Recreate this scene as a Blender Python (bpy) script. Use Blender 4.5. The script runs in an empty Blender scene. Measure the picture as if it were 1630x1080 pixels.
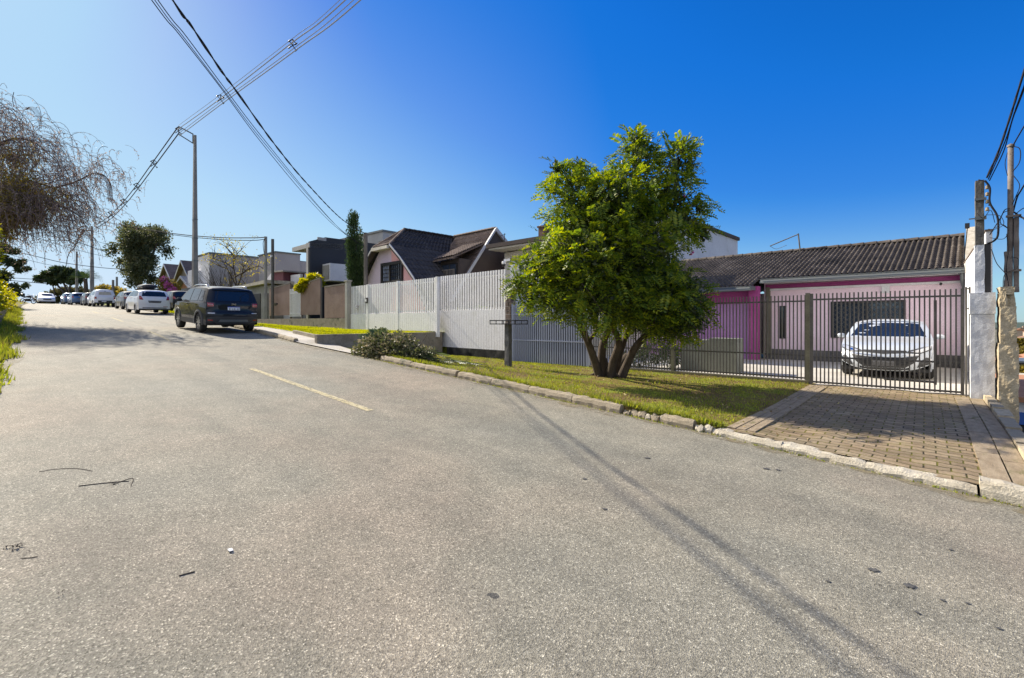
import bpy, bmesh, math, random
import numpy as np
from mathutils import Vector, Matrix
from mathutils.bvhtree import BVHTree
random.seed(7); RNG = np.random.default_rng(7)
SC = bpy.context.scene
C = SC.collection
R = math.radians

# ------------------------------------------------------------------ camera
EYE = 1.5
FPX = 750.0
YAW = math.atan2(855, 750)                 # road runs 48.7 degrees left of the view
FX, FY = -math.sin(YAW), math.cos(YAW)
FX, FY = -0.6594, 0.7518
RX, RY = 0.7518, 0.6594
cam = bpy.data.cameras.new('camera'); cam_o = bpy.data.objects.new('camera', cam); C.objects.link(cam_o)
cam.sensor_width = 36; cam.lens = FPX / 1630 * 36; cam.clip_start = 0.05; cam.clip_end = 9000
cam.shift_y = -28 / 1630
cam_o.location = (0, 0, EYE)
cam_o.rotation_euler = (R(90), 0, math.atan2(-FX, FY))
SC.camera = cam_o

# ------------------------------------------------------------------ sky, sun, exposure
SUN_EL, SUN_DX, SUN_DY = R(34.5), -1.0, -0.035     # direction towards the sun
w = bpy.data.worlds.new('World'); SC.world = w; w.use_nodes = True
nt = w.node_tree; bg = nt.nodes['Background']
sky = nt.nodes.new('ShaderNodeTexSky'); sky.sky_type = 'NISHITA'; sky.sun_disc = False
sky.sun_elevation = SUN_EL; sky.sun_rotation = math.atan2(SUN_DX, SUN_DY) % (2 * math.pi)
sky.altitude = 900; sky.air_density = 1.0; sky.dust_density = 0.6; sky.ozone_density = 2.5
hs = nt.nodes.new('ShaderNodeHueSaturation'); hs.inputs['Saturation'].default_value = 1.35
nt.links.new(sky.outputs[0], hs.inputs['Color'])
sp_ = nt.nodes.new('ShaderNodeSeparateColor'); cb_ = nt.nodes.new('ShaderNodeCombineColor'); nt.links.new(hs.outputs[0], sp_.inputs[0])
SKC = {0: [(0, 0), (.053, .008), (.15, .045), (.36, .225), (.54, .34), (.9, .43), (1.6, .58), (3, .68)], 1: [(0, 0), (.26, .175), (.43, .25), (.7, .47), (.98, .66), (1.5, .76), (3, .84)], 2: [(0, 0), (.67, .70), (.95, .80), (1.5, .93), (3, 1.0)]}
for i_ in range(3):      # camera-like colour response of the sky
    m1 = nt.nodes.new('ShaderNodeMath'); m1.operation = 'MULTIPLY'; m1.inputs[1].default_value = .1866 / 3; nt.links.new(sp_.outputs[i_], m1.inputs[0])
    fc = nt.nodes.new('ShaderNodeFloatCurve'); cv = fc.mapping.curves[0]; pts_ = SKC[i_]
    while len(cv.points) < len(pts_): cv.points.new(.5, .5)
    for q_, (a_, b_) in zip(cv.points, pts_): q_.location = (a_ / 3, b_); q_.handle_type = 'VECTOR'
    fc.mapping.update(); nt.links.new(m1.outputs[0], fc.inputs['Value'])
    m2 = nt.nodes.new('ShaderNodeMath'); m2.operation = 'MULTIPLY'; m2.inputs[1].default_value = 5.0; nt.links.new(fc.outputs[0], m2.inputs[0]); nt.links.new(m2.outputs[0], cb_.inputs[i_])
tc_ = nt.nodes.new('ShaderNodeTexCoord'); sx_ = nt.nodes.new('ShaderNodeSeparateXYZ'); nt.links.new(tc_.outputs['Generated'], sx_.inputs[0])
def mr_(src, a, b):
    n = nt.nodes.new('ShaderNodeMapRange'); n.inputs[1].default_value = a; n.inputs[2].default_value = b; nt.links.new(src, n.inputs[0]); return n.outputs[0]
def mu_(a, b, op='MULTIPLY'):
    n = nt.nodes.new('ShaderNodeMath'); n.operation = op; nt.links.new(a, n.inputs[0]); nt.links.new(b, n.inputs[1]); return n.outputs[0]
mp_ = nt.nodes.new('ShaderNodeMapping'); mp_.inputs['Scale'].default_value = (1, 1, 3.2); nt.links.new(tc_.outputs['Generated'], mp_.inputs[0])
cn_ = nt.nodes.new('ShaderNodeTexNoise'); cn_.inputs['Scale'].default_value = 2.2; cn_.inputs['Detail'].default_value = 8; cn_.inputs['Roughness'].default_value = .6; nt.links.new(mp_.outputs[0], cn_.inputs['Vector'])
# unseen cloud added behind the camera to light facades; visible cloud low at right
back_fill_ = mu_(mu_(mr_(sx_.outputs[1], -.08, -.35), mr_(sx_.outputs[2], .0, .08)), mr_(cn_.outputs['Fac'], .36, .52))
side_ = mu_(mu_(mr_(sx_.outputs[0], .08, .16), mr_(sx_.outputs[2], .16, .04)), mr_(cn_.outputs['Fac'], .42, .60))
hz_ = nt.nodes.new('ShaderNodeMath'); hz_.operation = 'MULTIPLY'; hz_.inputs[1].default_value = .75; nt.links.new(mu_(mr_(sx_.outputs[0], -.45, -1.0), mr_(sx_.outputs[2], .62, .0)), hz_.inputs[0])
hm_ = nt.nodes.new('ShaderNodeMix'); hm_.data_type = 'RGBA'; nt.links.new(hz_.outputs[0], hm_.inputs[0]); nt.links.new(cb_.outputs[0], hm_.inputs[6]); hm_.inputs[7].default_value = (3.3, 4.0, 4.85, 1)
mk_ = mu_(back_fill_, side_, 'MAXIMUM'); mc_ = nt.nodes.new('ShaderNodeMix'); mc_.data_type = 'RGBA'; nt.links.new(mk_, mc_.inputs[0]); nt.links.new(hm_.outputs[2], mc_.inputs[6]); mc_.inputs[7].default_value = (5.0, 5.15, 5.6, 1)
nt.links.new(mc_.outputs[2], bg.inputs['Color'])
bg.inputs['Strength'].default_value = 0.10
sl = bpy.data.lights.new('sun', 'SUN'); sl.energy = 4.8; sl.angle = R(0.5); sl.color = (1, 0.905, 0.75)
so = bpy.data.objects.new('sun', sl); C.objects.link(so)
sd = Vector((SUN_DX, SUN_DY, 0)).normalized() * math.cos(SUN_EL) + Vector((0, 0, math.sin(SUN_EL)))
so.rotation_euler = sd.to_track_quat('Z', 'Y').to_euler()
SC.view_settings.view_transform = 'Standard'; SC.view_settings.look = 'None'
SC.view_settings.exposure = 1.0; SC.view_settings.gamma = 1.0

# ------------------------------------------------------------------ helpers
def ray(px, py):
    r = (px - 815) / FPX
    return (FX + RX * r, FY + RY * r, (512 - py) / FPX)
def at(px, py, Y=None, X=None, t=None):
    """a pixel of the photograph turned into a point at a known depth plane"""
    d = ray(px, py)
    if Y is not None: t = Y / d[1]
    elif X is not None: t = X / d[0]
    return Vector((d[0] * t, d[1] * t, EYE + d[2] * t))
def lerp(a, b, t): return a + (b - a) * t
def itp(tab, x): return float(np.interp(x, [p[0] for p in tab], [p[1] for p in tab]))
_ZD = [(-60, -3.6), (0, 0), (10, .6), (19, 1.12), (28, 1.57), (36, 1.95), (48, 2.44), (60, 2.88), (80, 3.58), (97, 4.14), (112, 4.5), (122, 4.55), (135, 4.2), (160, 3.0), (400, -9)]
_zx = np.arange(-200, 401, 1.0)
_zy = np.interp(_zx, [p[0] for p in _ZD], [p[1] for p in _ZD])
for _ in range(3): _zy = np.convolve(np.pad(_zy, 3, mode='edge'), np.ones(7) / 7, 'valid')
_zy -= np.interp(0, _zx, _zy)
def ZR(x): return float(np.interp(-x, _zx, _zy))
_K = sorted([(60, 2.9), (10, 5.45), (.6, 5.72), (-2, 5.95), (-5, 6.1), (-9.5, 6.3), (-14.5, 6.42), (-18.1, 6.85), (-28, 7.5), (-36, 8.0), (-50, 9.0), (-60, 9.6), (-80, 10.1), (-110, 10.6), (-200, 12)])
_L = sorted([(60, -4), (10, -1.6), (0, -.6), (-6, -.15), (-10.8, .22), (-16.6, .62), (-25, 1.0), (-38, 1.55), (-60, 2.7), (-90, 4.6), (-110, 6), (-200, 9)])
def KY(x): return itp(_K, x)
def LY(x): return itp(_L, x)

class MB:
    def __init__(s): s.v = []; s.f = []; s.m = []
    def add(s, vs, fs, m=0):
        n = len(s.v); s.v += [tuple(v) for v in vs]; s.f += [tuple(n + i for i in f) for f in fs]; s.m += [m] * len(fs); return s
    def box(s, a, b, m=0):
        x0, y0, z0 = [min(a[i], b[i]) for i in range(3)]; x1, y1, z1 = [max(a[i], b[i]) for i in range(3)]
        vs = [(x0, y0, z0), (x1, y0, z0), (x1, y1, z0), (x0, y1, z0), (x0, y0, z1), (x1, y0, z1), (x1, y1, z1), (x0, y1, z1)]
        return s.add(vs, [(0, 3, 2, 1), (4, 5, 6, 7), (0, 1, 5, 4), (1, 2, 6, 5), (2, 3, 7, 6), (3, 0, 4, 7)], m)
    def obox(s, c, ex, ey, ez, m=0):
        c = Vector(c); ex = Vector(ex); ey = Vector(ey); ez = Vector(ez)
        vs = [c - ex - ey - ez, c + ex - ey - ez, c + ex + ey - ez, c - ex + ey - ez, c - ex - ey + ez, c + ex - ey + ez, c + ex + ey + ez, c - ex + ey + ez]
        return s.add(vs, [(0, 3, 2, 1), (4, 5, 6, 7), (0, 1, 5, 4), (1, 2, 6, 5), (2, 3, 7, 6), (3, 0, 4, 7)], m)
    def tube(s, pts, r, n=6, m=0, caps=True):
        pts = [Vector(p) for p in pts]; k = len(pts)
        rr = r if hasattr(r, '__len__') else [r] * k
        rings = []; up = Vector((0, 0, 1)); prev = None
        for i, p in enumerate(pts):
            d = (pts[min(i + 1, k - 1)] - pts[max(i - 1, 0)])
            if d.length < 1e-9: d = Vector((0, 0, 1))
            d.normalize()
            a = prev - d * prev.dot(d) if prev is not None else d.cross(up if abs(d.z) < .95 else Vector((1, 0, 0)))
            if a.length < 1e-6: a = d.cross(Vector((1, 0, 0)))
            a.normalize(); prev = a; b = d.cross(a)
            rings.append([p + (a * math.cos(2 * math.pi * j / n) + b * math.sin(2 * math.pi * j / n)) * rr[i] for j in range(n)])
        vs = [q for g in rings for q in g]
        fs = [(i * n + j, i * n + (j + 1) % n, (i + 1) * n + (j + 1) % n, (i + 1) * n + j) for i in range(k - 1) for j in range(n)]
        if caps: fs += [tuple(range(n))[::-1], tuple((k - 1) * n + j for j in range(n))]
        return s.add(vs, fs, m)
    def prism(s, poly, off, m=0):
        """poly: list of 3D points, extruded by vector off"""
        n = len(poly); off = Vector(off)
        vs = [Vector(p) for p in poly] + [Vector(p) + off for p in poly]
        return s.add(vs, [tuple(range(n))[::-1], tuple(range(n, 2 * n))] + [(i, (i + 1) % n, n + (i + 1) % n, n + i) for i in range(n)], m)
    def grid(s, fn, nu, nv, m=0):
        vs = [fn(i / nu, j / nv) for i in range(nu + 1) for j in range(nv + 1)]
        fs = [(i * (nv + 1) + j, (i + 1) * (nv + 1) + j, (i + 1) * (nv + 1) + j + 1, i * (nv + 1) + j + 1) for i in range(nu) for j in range(nv)]
        return s.add(vs, fs, m)
    def lathe(s, c, axis, prof, n=24, m=0):
        """prof: list of (distance along axis, radius)"""
        c = Vector(c); ax = Vector(axis).normalized(); a = ax.cross(Vector((0, 0, 1)) if abs(ax.z) < .9 else Vector((1, 0, 0))).normalized(); b = ax.cross(a)
        vs = [c + ax * h + (a * math.cos(2 * math.pi * j / n) + b * math.sin(2 * math.pi * j / n)) * r for h, r in prof for j in range(n)]
        k = len(prof)
        return s.add(vs, [(i * n + j, i * n + (j + 1) % n, (i + 1) * n + (j + 1) % n, (i + 1) * n + j) for i in range(k - 1) for j in range(n)], m)
    def build(s, name, mats, parent=None, smooth=False, local=False):
        o = mesh_obj(name, s.v, s.f, mats, parent, smooth, local, s.m); return o

def mesh_obj(name, verts, faces, mats, parent=None, smooth=False, local=False, mi=None):
    me = bpy.data.meshes.new(name)
    off = Vector((0, 0, 0))
    if parent is not None and not local:
        p = parent
        while p is not None: off += p.location; p = p.parent
    if isinstance(verts, np.ndarray): vv = (verts - np.array(off)).tolist() if off.length else verts.tolist()
    else: vv = [(v[0] - off.x, v[1] - off.y, v[2] - off.z) for v in verts]
    me.from_pydata(vv, [], faces if not isinstance(faces, np.ndarray) else faces.tolist())
    for mt in (mats if isinstance(mats, (list, tuple)) else [mats]): me.materials.append(mt)
    if mi is not None and any(mi): me.polygons.foreach_set('material_index', mi)
    if smooth: me.polygons.foreach_set('use_smooth', [True] * len(me.polygons))
    me.update()
    o = bpy.data.objects.new(name, me); C.objects.link(o)
    if parent is not None: o.parent = parent
    return o
def quads(name, pts, mats, parent=None):
    """pts: numpy (n,k,3) separate faces, fast"""
    n, k = pts.shape[:2]
    off = Vector((0, 0, 0)); p = parent
    while p is not None: off += p.location; p = p.parent
    co = (pts.reshape(-1, 3) - np.array(off)).astype(np.float32)
    me = bpy.data.meshes.new(name)
    me.vertices.add(n * k); me.vertices.foreach_set('co', co.ravel())
    me.loops.add(n * k); me.loops.foreach_set('vertex_index', np.arange(n * k, dtype=np.int32))
    me.polygons.add(n); me.polygons.foreach_set('loop_start', np.arange(0, n * k, k, dtype=np.int32))
    me.polygons.foreach_set('loop_total', np.full(n, k, dtype=np.int32))
    for mt in (mats if isinstance(mats, (list, tuple)) else [mats]): me.materials.append(mt)
    me.update(calc_edges=True)
    o = bpy.data.objects.new(name, me); C.objects.link(o)
    if parent is not None: o.parent = parent
    return o
def tag(o, label, cat, group=None, kind=None):
    if label: o['label'] = label
    if cat: o['category'] = cat
    if group: o['group'] = group
    if kind: o['kind'] = kind
    return o
def struct(o): o['kind'] = 'structure'; return o
def empty(name, loc, label, cat, group=None, rz=0):
    o = bpy.data.objects.new(name, None); C.objects.link(o); o.location = loc; o.rotation_euler = (0, 0, rz); o.empty_display_size = .3
    return tag(o, label, cat, group)
def kids(o): return [c for c in bpy.data.objects if c.parent == o]
def copy_tree(o, parent=None):
    c = o.copy(); C.objects.link(c); c.parent = parent
    for ch in kids(o): copy_tree(ch, c)
    return c
def smooth_path(pts, n=8):
    P = [Vector(p) for p in pts]; P = [P[0] * 2 - P[1]] + P + [P[-1] * 2 - P[-2]]; out = []
    for i in range(1, len(P) - 2):
        for k in range(n):
            t = k / n; a, b, c, d = P[i - 1:i + 3]
            out.append(.5 * ((2 * b) + (c - a) * t + (2 * a - 5 * b + 4 * c - d) * t * t + (3 * b - a - 3 * c + d) * t ** 3))
    out.append(P[-2]); return out

# ------------------------------------------------------------------ materials
def nodes(name):
    m = bpy.data.materials.new(name); m.use_nodes = True; t = m.node_tree; b = t.nodes['Principled BSDF']
    return m, t, b
def N(t, kind, **kw):
    n = t.nodes.new('ShaderNode' + kind)
    for k, v in kw.items():
        if k in n.inputs.keys(): n.inputs[k].default_value = v
        else: setattr(n, k, v)
    return n
def plain(name, col, rough=.6, metal=0, spec=.5, coat=0):
    m, t, b = nodes(name); b.inputs['Base Color'].default_value = (*col, 1); b.inputs['Roughness'].default_value = rough
    b.inputs['Metallic'].default_value = metal; b.inputs['Specular IOR Level'].default_value = spec; b.inputs['Coat Weight'].default_value = coat; b.inputs['Coat Roughness'].default_value = .04
    return m
def ramp(t, fac, stops):
    r = t.nodes.new('ShaderNodeValToRGB'); e = r.color_ramp.elements
    while len(e) < len(stops): e.new(.5)
    for i, (p, c) in enumerate(stops): e[i].position = p; e[i].color = (*c, 1)
    t.links.new(fac, r.inputs[0]); return r.outputs[0]
def mixc(t, fac, a, b, mode='MIX'):
    n = t.nodes.new('ShaderNodeMix'); n.data_type = 'RGBA'; n.blend_type = mode
    if isinstance(fac, (int, float)): n.inputs[0].default_value = fac
    else: t.links.new(fac, n.inputs[0])
    for i, q in ((6, a), (7, b)):
        if isinstance(q, tuple): n.inputs[i].default_value = (*q, 1)
        else: t.links.new(q, n.inputs[i])
    return n.outputs[2]
def pos(t, scale=(1, 1, 1)):
    g = t.nodes.new('ShaderNodeNewGeometry'); m = t.nodes.new('ShaderNodeMapping'); m.inputs['Scale'].default_value = scale
    t.links.new(g.outputs['Position'], m.inputs['Vector']); return m.outputs[0]
def objc(t, scale=(1, 1, 1)):
    g = t.nodes.new('ShaderNodeTexCoord'); m = t.nodes.new('ShaderNodeMapping'); m.inputs['Scale'].default_value = scale
    t.links.new(g.outputs['Object'], m.inputs['Vector']); return m.outputs[0]
def noise(t, vec, scale, detail=4, rough=.6):
    n = N(t, 'TexNoise', Scale=scale, Detail=detail, Roughness=rough); t.links.new(vec, n.inputs['Vector']); return n.outputs['Fac']
def bump(t, b, h, strength, dist=.01):
    n = N(t, 'Bump', Strength=strength, Distance=dist); t.links.new(h, n.inputs['Height']); t.links.new(n.outputs[0], b.inputs['Normal']); return n
def mth(t, op, a, b=None, clamp=False):
    n = t.nodes.new('ShaderNodeMath'); n.operation = op; n.use_clamp = clamp
    for i, q in ((0, a), (1, b)):
        if q is None: continue
        if isinstance(q, (int, float)): n.inputs[i].default_value = q
        else: t.links.new(q, n.inputs[i])
    return n.outputs[0]
def noisy(name, c1, c2, scale=3, rough=.8, bmp=.15, fine=40, c3=None, metal=0, stretch=(1, 1, 1), spec=.4):
    m, t, b = nodes(name); v = pos(t, stretch)
    n1 = noise(t, v, scale, 6, .65); col = ramp(t, n1, [(.35, c1), (.65, c2)])
    n2 = noise(t, v, fine, 3, .6)
    col = mixc(t, .5, col, ramp(t, n2, [(.3, (.55,) * 3), (.7, (1.2,) * 3)]), 'MULTIPLY')
    if c3 is not None:
        n3 = noise(t, v, scale * .45 + .2, 5, .7); f = ramp(t, n3, [(.56, (0,) * 3), (.66, (1,) * 3)]); col = mixc(t, f, col, c3)
    t.links.new(col, b.inputs['Base Color']); b.inputs['Roughness'].default_value = rough; b.inputs['Metallic'].default_value = metal
    b.inputs['Specular IOR Level'].default_value = spec
    if bmp: bump(t, b, n2, bmp, .02)
    return m

def m_asphalt():
    m, t, b = nodes('asphalt'); v = pos(t)
    vo = N(t, 'TexVoronoi', Scale=150.0); t.links.new(v, vo.inputs['Vector'])
    sep = N(t, 'SeparateColor'); t.links.new(vo.outputs['Color'], sep.inputs[0])
    grain = ramp(t, sep.outputs[0], [(.0, (.12, .116, .103)), (.3, (.20, .194, .173)), (.72, (.24, .232, .206)), (.92, (.31, .30, .262)), (1, (.52, .505, .45))])
    vo2 = N(t, 'TexVoronoi', Scale=62.0); t.links.new(v, vo2.inputs['Vector'])
    sep2 = N(t, 'SeparateColor'); t.links.new(vo2.outputs['Color'], sep2.inputs[0])
    big = ramp(t, sep2.outputs[1], [(.0, (.6,) * 3), (.06, (.95,) * 3), (.9, (1.02,) * 3), (.97, (1.3,) * 3)])
    col = mixc(t, .75, grain, big, 'MULTIPLY')
    n1 = noise(t, v, .33, 5, .6)
    col = mixc(t, 1, col, ramp(t, n1, [(.3, (.95, .97, .93)), (.5, (1.02, .99, .91)), (.7, (1.12, 1.0, .90))]), 'MULTIPLY')
    n2 = noise(t, v, 2.6, 5, .7)
    col = mixc(t, 1, col, ramp(t, n2, [(.3, (.86,) * 3), (.7, (1.12,) * 3)]), 'MULTIPLY')
    # wheel tracks worn along the road
    wv = pos(t, (.05, 1, 0)); n4 = noise(t, wv, 1.3, 3, .5)
    col = mixc(t, 1, col, ramp(t, n4, [(.35, (.9,) * 3), (.6, (1.08, 1.07, 1.05))]), 'MULTIPLY')
    # old stains, patches of lost fines, faint lengthwise dirt
    n5 = noise(t, pos(t, (.25, 1.0, 1)), .9, 7, .72); col = mixc(t, ramp(t, n5, [(.55, (0,) * 3), (.72, (.55,) * 3)]), col, (.15, .135, .115))
    n6 = noise(t, v, 7.5, 6, .75); col = mixc(t, ramp(t, n6, [(.60, (0,) * 3), (.70, (.45,) * 3)]), col, (.12, .11, .095))
    # small tar and oil spots
    vo3 = N(t, 'TexVoronoi', Scale=1.9); dv = noise(t, v, 9, 3)
    vm = t.nodes.new('ShaderNodeVectorMath'); vm.operation = 'ADD'; t.links.new(pos(t, (1, 1.6, 1)), vm.inputs[0])
    cb = N(t, 'CombineXYZ'); t.links.new(mth(t, 'MULTIPLY', dv, .12), cb.inputs[0]); t.links.new(mth(t, 'MULTIPLY', dv, .1), cb.inputs[1]); t.links.new(cb.outputs[0], vm.inputs[1])
    t.links.new(vm.outputs[0], vo3.inputs['Vector']); s3 = N(t, 'SeparateColor'); t.links.new(vo3.outputs['Color'], s3.inputs[0])
    rad = mth(t, 'MULTIPLY', mth(t, 'POWER', s3.outputs[0], 7), .10)
    spot = mth(t, 'LESS_THAN', vo3.outputs['Distance'], rad)
    col = mixc(t, mth(t, 'MULTIPLY', spot, .75), col, (.03, .033, .04))
    t.links.new(col, b.inputs['Base Color'])
    b.inputs['Roughness'].default_value = .8; b.inputs['Specular IOR Level'].default_value = .12
    h = mth(t, 'ADD', mth(t, 'MULTIPLY', vo.outputs['Distance'], 1.2), mth(t, 'MULTIPLY', vo2.outputs['Distance'], .9))
    h = mth(t, 'ADD', h, noise(t, v, 160, 2))
    bump(t, b, h, .38, .009); return m
def m_grass(name='grass_soil', lush=0):
    m, t, b = nodes(name); v = pos(t)
    n1 = noise(t, v, 1.1, 6, .7); n2 = noise(t, v, 22, 4, .7)
    a = (.10, .15, .018); bb = (.20, .225, .03); br = (.17, .12, .05)
    col = ramp(t, n1, [(.43, br), (.50, (.21, .16, .05)), (.58, bb), (.74, a)] if not lush else [(.3, a), (.5, bb), (.7, (.24, .27, .03))])
    col = mixc(t, .9, col, ramp(t, n2, [(.3, (.35,) * 3), (.7, (1.35,) * 3)]), 'MULTIPLY')
    t.links.new(col, b.inputs['Base Color']); b.inputs['Roughness'].default_value = .95; b.inputs['Specular IOR Level'].default_value = .1
    bump(t, b, n2, .8, .03); return m
def m_leaf(name, c1, c2, c3, trans=.45, rough=.5, ns=1.5):
    """leaf: hue varies leaf by leaf and bough by bough, lets light through"""
    m, t, b = nodes(name)
    g = N(t, 'NewGeometry'); rnd = g.outputs['Random Per Island']
    n1 = noise(t, pos(t), ns, 3)
    f = mth(t, 'ADD', mth(t, 'MULTIPLY', rnd, .55), mth(t, 'MULTIPLY', n1, .6))
    col = ramp(t, f, [(.25, c1), (.55, c2), (.9, c3)])
    t.links.new(col, b.inputs['Base Color']); b.inputs['Roughness'].default_value = rough; b.inputs['Specular IOR Level'].default_value = .35
    tr = N(t, 'BsdfTranslucent'); hh = N(t, 'HueSaturation', Value=1.7, Saturation=1.1, Hue=.485); t.links.new(col, hh.inputs['Color']); t.links.new(hh.outputs[0], tr.inputs['Color'])
    mx = N(t, 'MixShader'); mx.inputs[0].default_value = trans
    t.links.new(b.outputs[0], mx.inputs[1]); t.links.new(tr.outputs[0], mx.inputs[2]); t.links.new(mx.outputs[0], t.nodes['Material Output'].inputs[0])
    return m
def m_pavers():
    m, t, b = nodes('pavers'); v = pos(t)
    dn = noise(t, v, 3.0, 3); off = N(t, 'CombineXYZ'); t.links.new(mth(t, 'MULTIPLY', dn, .025), off.inputs[0]); t.links.new(mth(t, 'MULTIPLY', dn, .05), off.inputs[1])
    va = N(t, 'VectorMath', operation='ADD'); t.links.new(v, va.inputs[0]); t.links.new(off.outputs[0], va.inputs[1])
    def brick(wd, ht, mo, sm):
        q = t.nodes.new('ShaderNodeTexBrick'); q.offset = .0; q.squash = 1
        q.inputs['Scale'].default_value = 1; q.inputs['Mortar Size'].default_value = mo; q.inputs['Mortar Smooth'].default_value = sm
        q.inputs['Brick Width'].default_value = wd; q.inputs['Row Height'].default_value = ht; q.inputs['Bias'].default_value = 0
        q.inputs['Color1'].default_value = (1, 1, 1, 1); q.inputs['Color2'].default_value = (.0, .0, .0, 1); q.inputs['Mortar'].default_value = (.5, .5, .5, 1)
        t.links.new(va.outputs[0], q.inputs['Vector']); return q
    q1 = brick(.20, .125, .008, .25); q1.offset = .5
    n1 = noise(t, v, 1.6, 5, .7); n2 = noise(t, v, 35, 4, .7)
    base = ramp(t, n1, [(.3, (.22, .16, .10)), (.5, (.285, .22, .14)), (.7, (.335, .28, .19))])
    var = ramp(t, q1.outputs['Color'], [(0, (.62, .60, .58)), (1, (1.15, 1.12, 1.1))])
    col = mixc(t, .8, base, var, 'MULTIPLY')
    str_n = noise(t, pos(t, (1.2, 14, 1)), 4, 4, .7)
    col = mixc(t, .8, col, ramp(t, str_n, [(.3, (.6,) * 3), (.6, (1.15,) * 3)]), 'MULTIPLY')
    col = mixc(t, .6, col, ramp(t, n2, [(.3, (.6,) * 3), (.7, (1.2,) * 3)]), 'MULTIPLY')
    nm = noise(t, v, 5, 3); moss = mixc(t, ramp(t, nm, [(.42, (0,) * 3), (.55, (1,) * 3)]), (.035, .028, .018), (.12, .11, .015))
    col = mixc(t, q1.outputs['Fac'], col, moss)
    # mossy dirt near the gate and in blotches
    nb = noise(t, v, .9, 5, .75); col = mixc(t, ramp(t, nb, [(.55, (0,) * 3), (.75, (.6,) * 3)]), col, (.16, .14, .05))
    t.links.new(col, b.inputs['Base Color']); b.inputs['Roughness'].default_value = .85; b.inputs['Specular IOR Level'].default_value = .25
    h = mth(t, 'ADD', mth(t, 'MULTIPLY', q1.outputs['Fac'], -1.0), mth(t, 'MULTIPLY', n2, .3)); h = mth(t, 'ADD', h, mth(t, 'MULTIPLY', str_n, .35))
    bump(t, b, h, .8, .015); return m
def m_tile(name, c1, c2, c3):
    m, t, b = nodes(name); v = pos(t)
    n1 = noise(t, v, 1.4, 5, .7); n2 = noise(t, v, 14, 4, .7)
    col = ramp(t, n1, [(.3, c1), (.55, c2), (.75, c3)]); col = mixc(t, .9, col, ramp(t, n2, [(.3, (.45,) * 3), (.7, (1.3,) * 3)]), 'MULTIPLY')
    t.links.new(col, b.inputs['Base Color']); b.inputs['Roughness'].default_value = .85; b.inputs['Specular IOR Level'].default_value = .25; bump(t, b, n2, .3, .02); return m
def m_paint(name, col, metal=0.0):
    m, t, b = nodes(name); n = noise(t, objc(t), 3.0, 4); c = mixc(t, 1, (*col,), ramp(t, n, [(.3, (.94,) * 3), (.7, (1.04,) * 3)]), 'MULTIPLY')
    t.links.new(c, b.inputs['Base Color']); b.inputs['Roughness'].default_value = .28; b.inputs['Metallic'].default_value = metal
    b.inputs['Coat Weight'].default_value = .8; b.inputs['Coat Roughness'].default_value = .03
    if max(col) < .2: b.inputs['Roughness'].default_value = .7; b.inputs['Specular IOR Level'].default_value = .2; b.inputs['Coat Weight'].default_value = .55
    return m

M = {}
M['asphalt'] = m_asphalt(); M['grass'] = m_grass(); M['lawn'] = m_grass('lawn_soil', 1)
M['pavers'] = m_pavers()
M['concrete'] = noisy('concrete', (.26, .25, .23), (.36, .35, .32), 1.5, .9, .3, 45, (.2, .19, .17))
M['sidewalk'] = noisy('sidewalk', (.36, .33, .28), (.48, .45, .40), .9, .9, .3, 50, (.30, .27, .22))
M['kerb'] = noisy('kerb_stone', (.27, .225, .155), (.38, .32, .23), 4, .92, .6, 60, (.12, .115, .08))
M['kerb_white'] = noisy('kerb_worn', (.42, .37, .28), (.58, .53, .43), 5, .92, .6, 60, (.25, .22, .17))
def alpha_mat(name, c1, c2, lo, hi, sc=14, amt=1.0):
    m = noisy(name, c1, c2, 6, .85, .2, 90); t = m.node_tree; n = noise(t, pos(t), sc, 6, .75); f = ramp(t, n, [(lo, (0,) * 3), (hi, (amt,) * 3)])
    tr = N(t, 'BsdfTransparent'); mx = N(t, 'MixShader'); t.links.new(f, mx.inputs[0]); t.links.new(tr.outputs[0], mx.inputs[1]); t.links.new(t.nodes['Principled BSDF'].outputs[0], mx.inputs[2]); t.links.new(mx.outputs[0], t.nodes['Material Output'].inputs[0]); return m
M['yellow'] = alpha_mat('yellow_paint', (.50, .43, .24), (.56, .49, .31), .36, .52, 22, .85)
M['gutter_dirt'] = alpha_mat('gutter_dirt', (.20, .165, .10), (.27, .23, .15), .44, .60, 5, .9)
M['white_fence'] = noisy('white_fence_paint', (.80, .79, .79), (.86, .85, .85), 1.6, .55, .03, 30, (.70, .69, .66))
M['dark_base'] = noisy('stained_concrete', (.035, .035, .032), (.10, .10, .09), 2.5, .95, .4, 30, (.16, .155, .14))
M['stone_wall'] = noisy('old_masonry', (.24, .205, .15), (.36, .315, .245), 3, .95, .5, 22, (.10, .10, .06))
M['blue_gate'] = plain('blue_grey_slats', (.30, .33, .43), .5)
M['blue_gate_dark'] = plain('blue_grey_backing', (.10, .115, .17), .6)
M['bar'] = noisy('brown_grey_bars', (.075, .068, .058), (.12, .11, .095), 3, .5, .05, 30)
M['bar_post'] = noisy('olive_post', (.13, .12, .08), (.18, .17, .12), 3, .6, .1, 30)
M['pink'] = noisy('pink_wall', (.84, .64, .70), (.89, .72, .79), .7, .9, .12, 60, (.76, .60, .64))
M['white_wall'] = noisy('white_wall', (.66, .65, .66), (.76, .75, .75), .8, .9, .1, 50, (.58, .57, .55))
M['magenta'] = noisy('magenta_wall', (.36, .06, .22), (.42, .08, .27), 1, .8, .08, 50)
M['purple'] = noisy('purple_wall', (.42, .20, .42), (.5, .27, .5), 1, .85, .08, 50)
M['tile'] = m_tile('roof_tile', (.05, .043, .038), (.125, .105, .09), (.27, .235, .20))
M['tile_dark'] = m_tile('dark_roof_tile', (.035, .034, .040), (.055, .052, .056), (.085, .08, .08))
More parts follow.
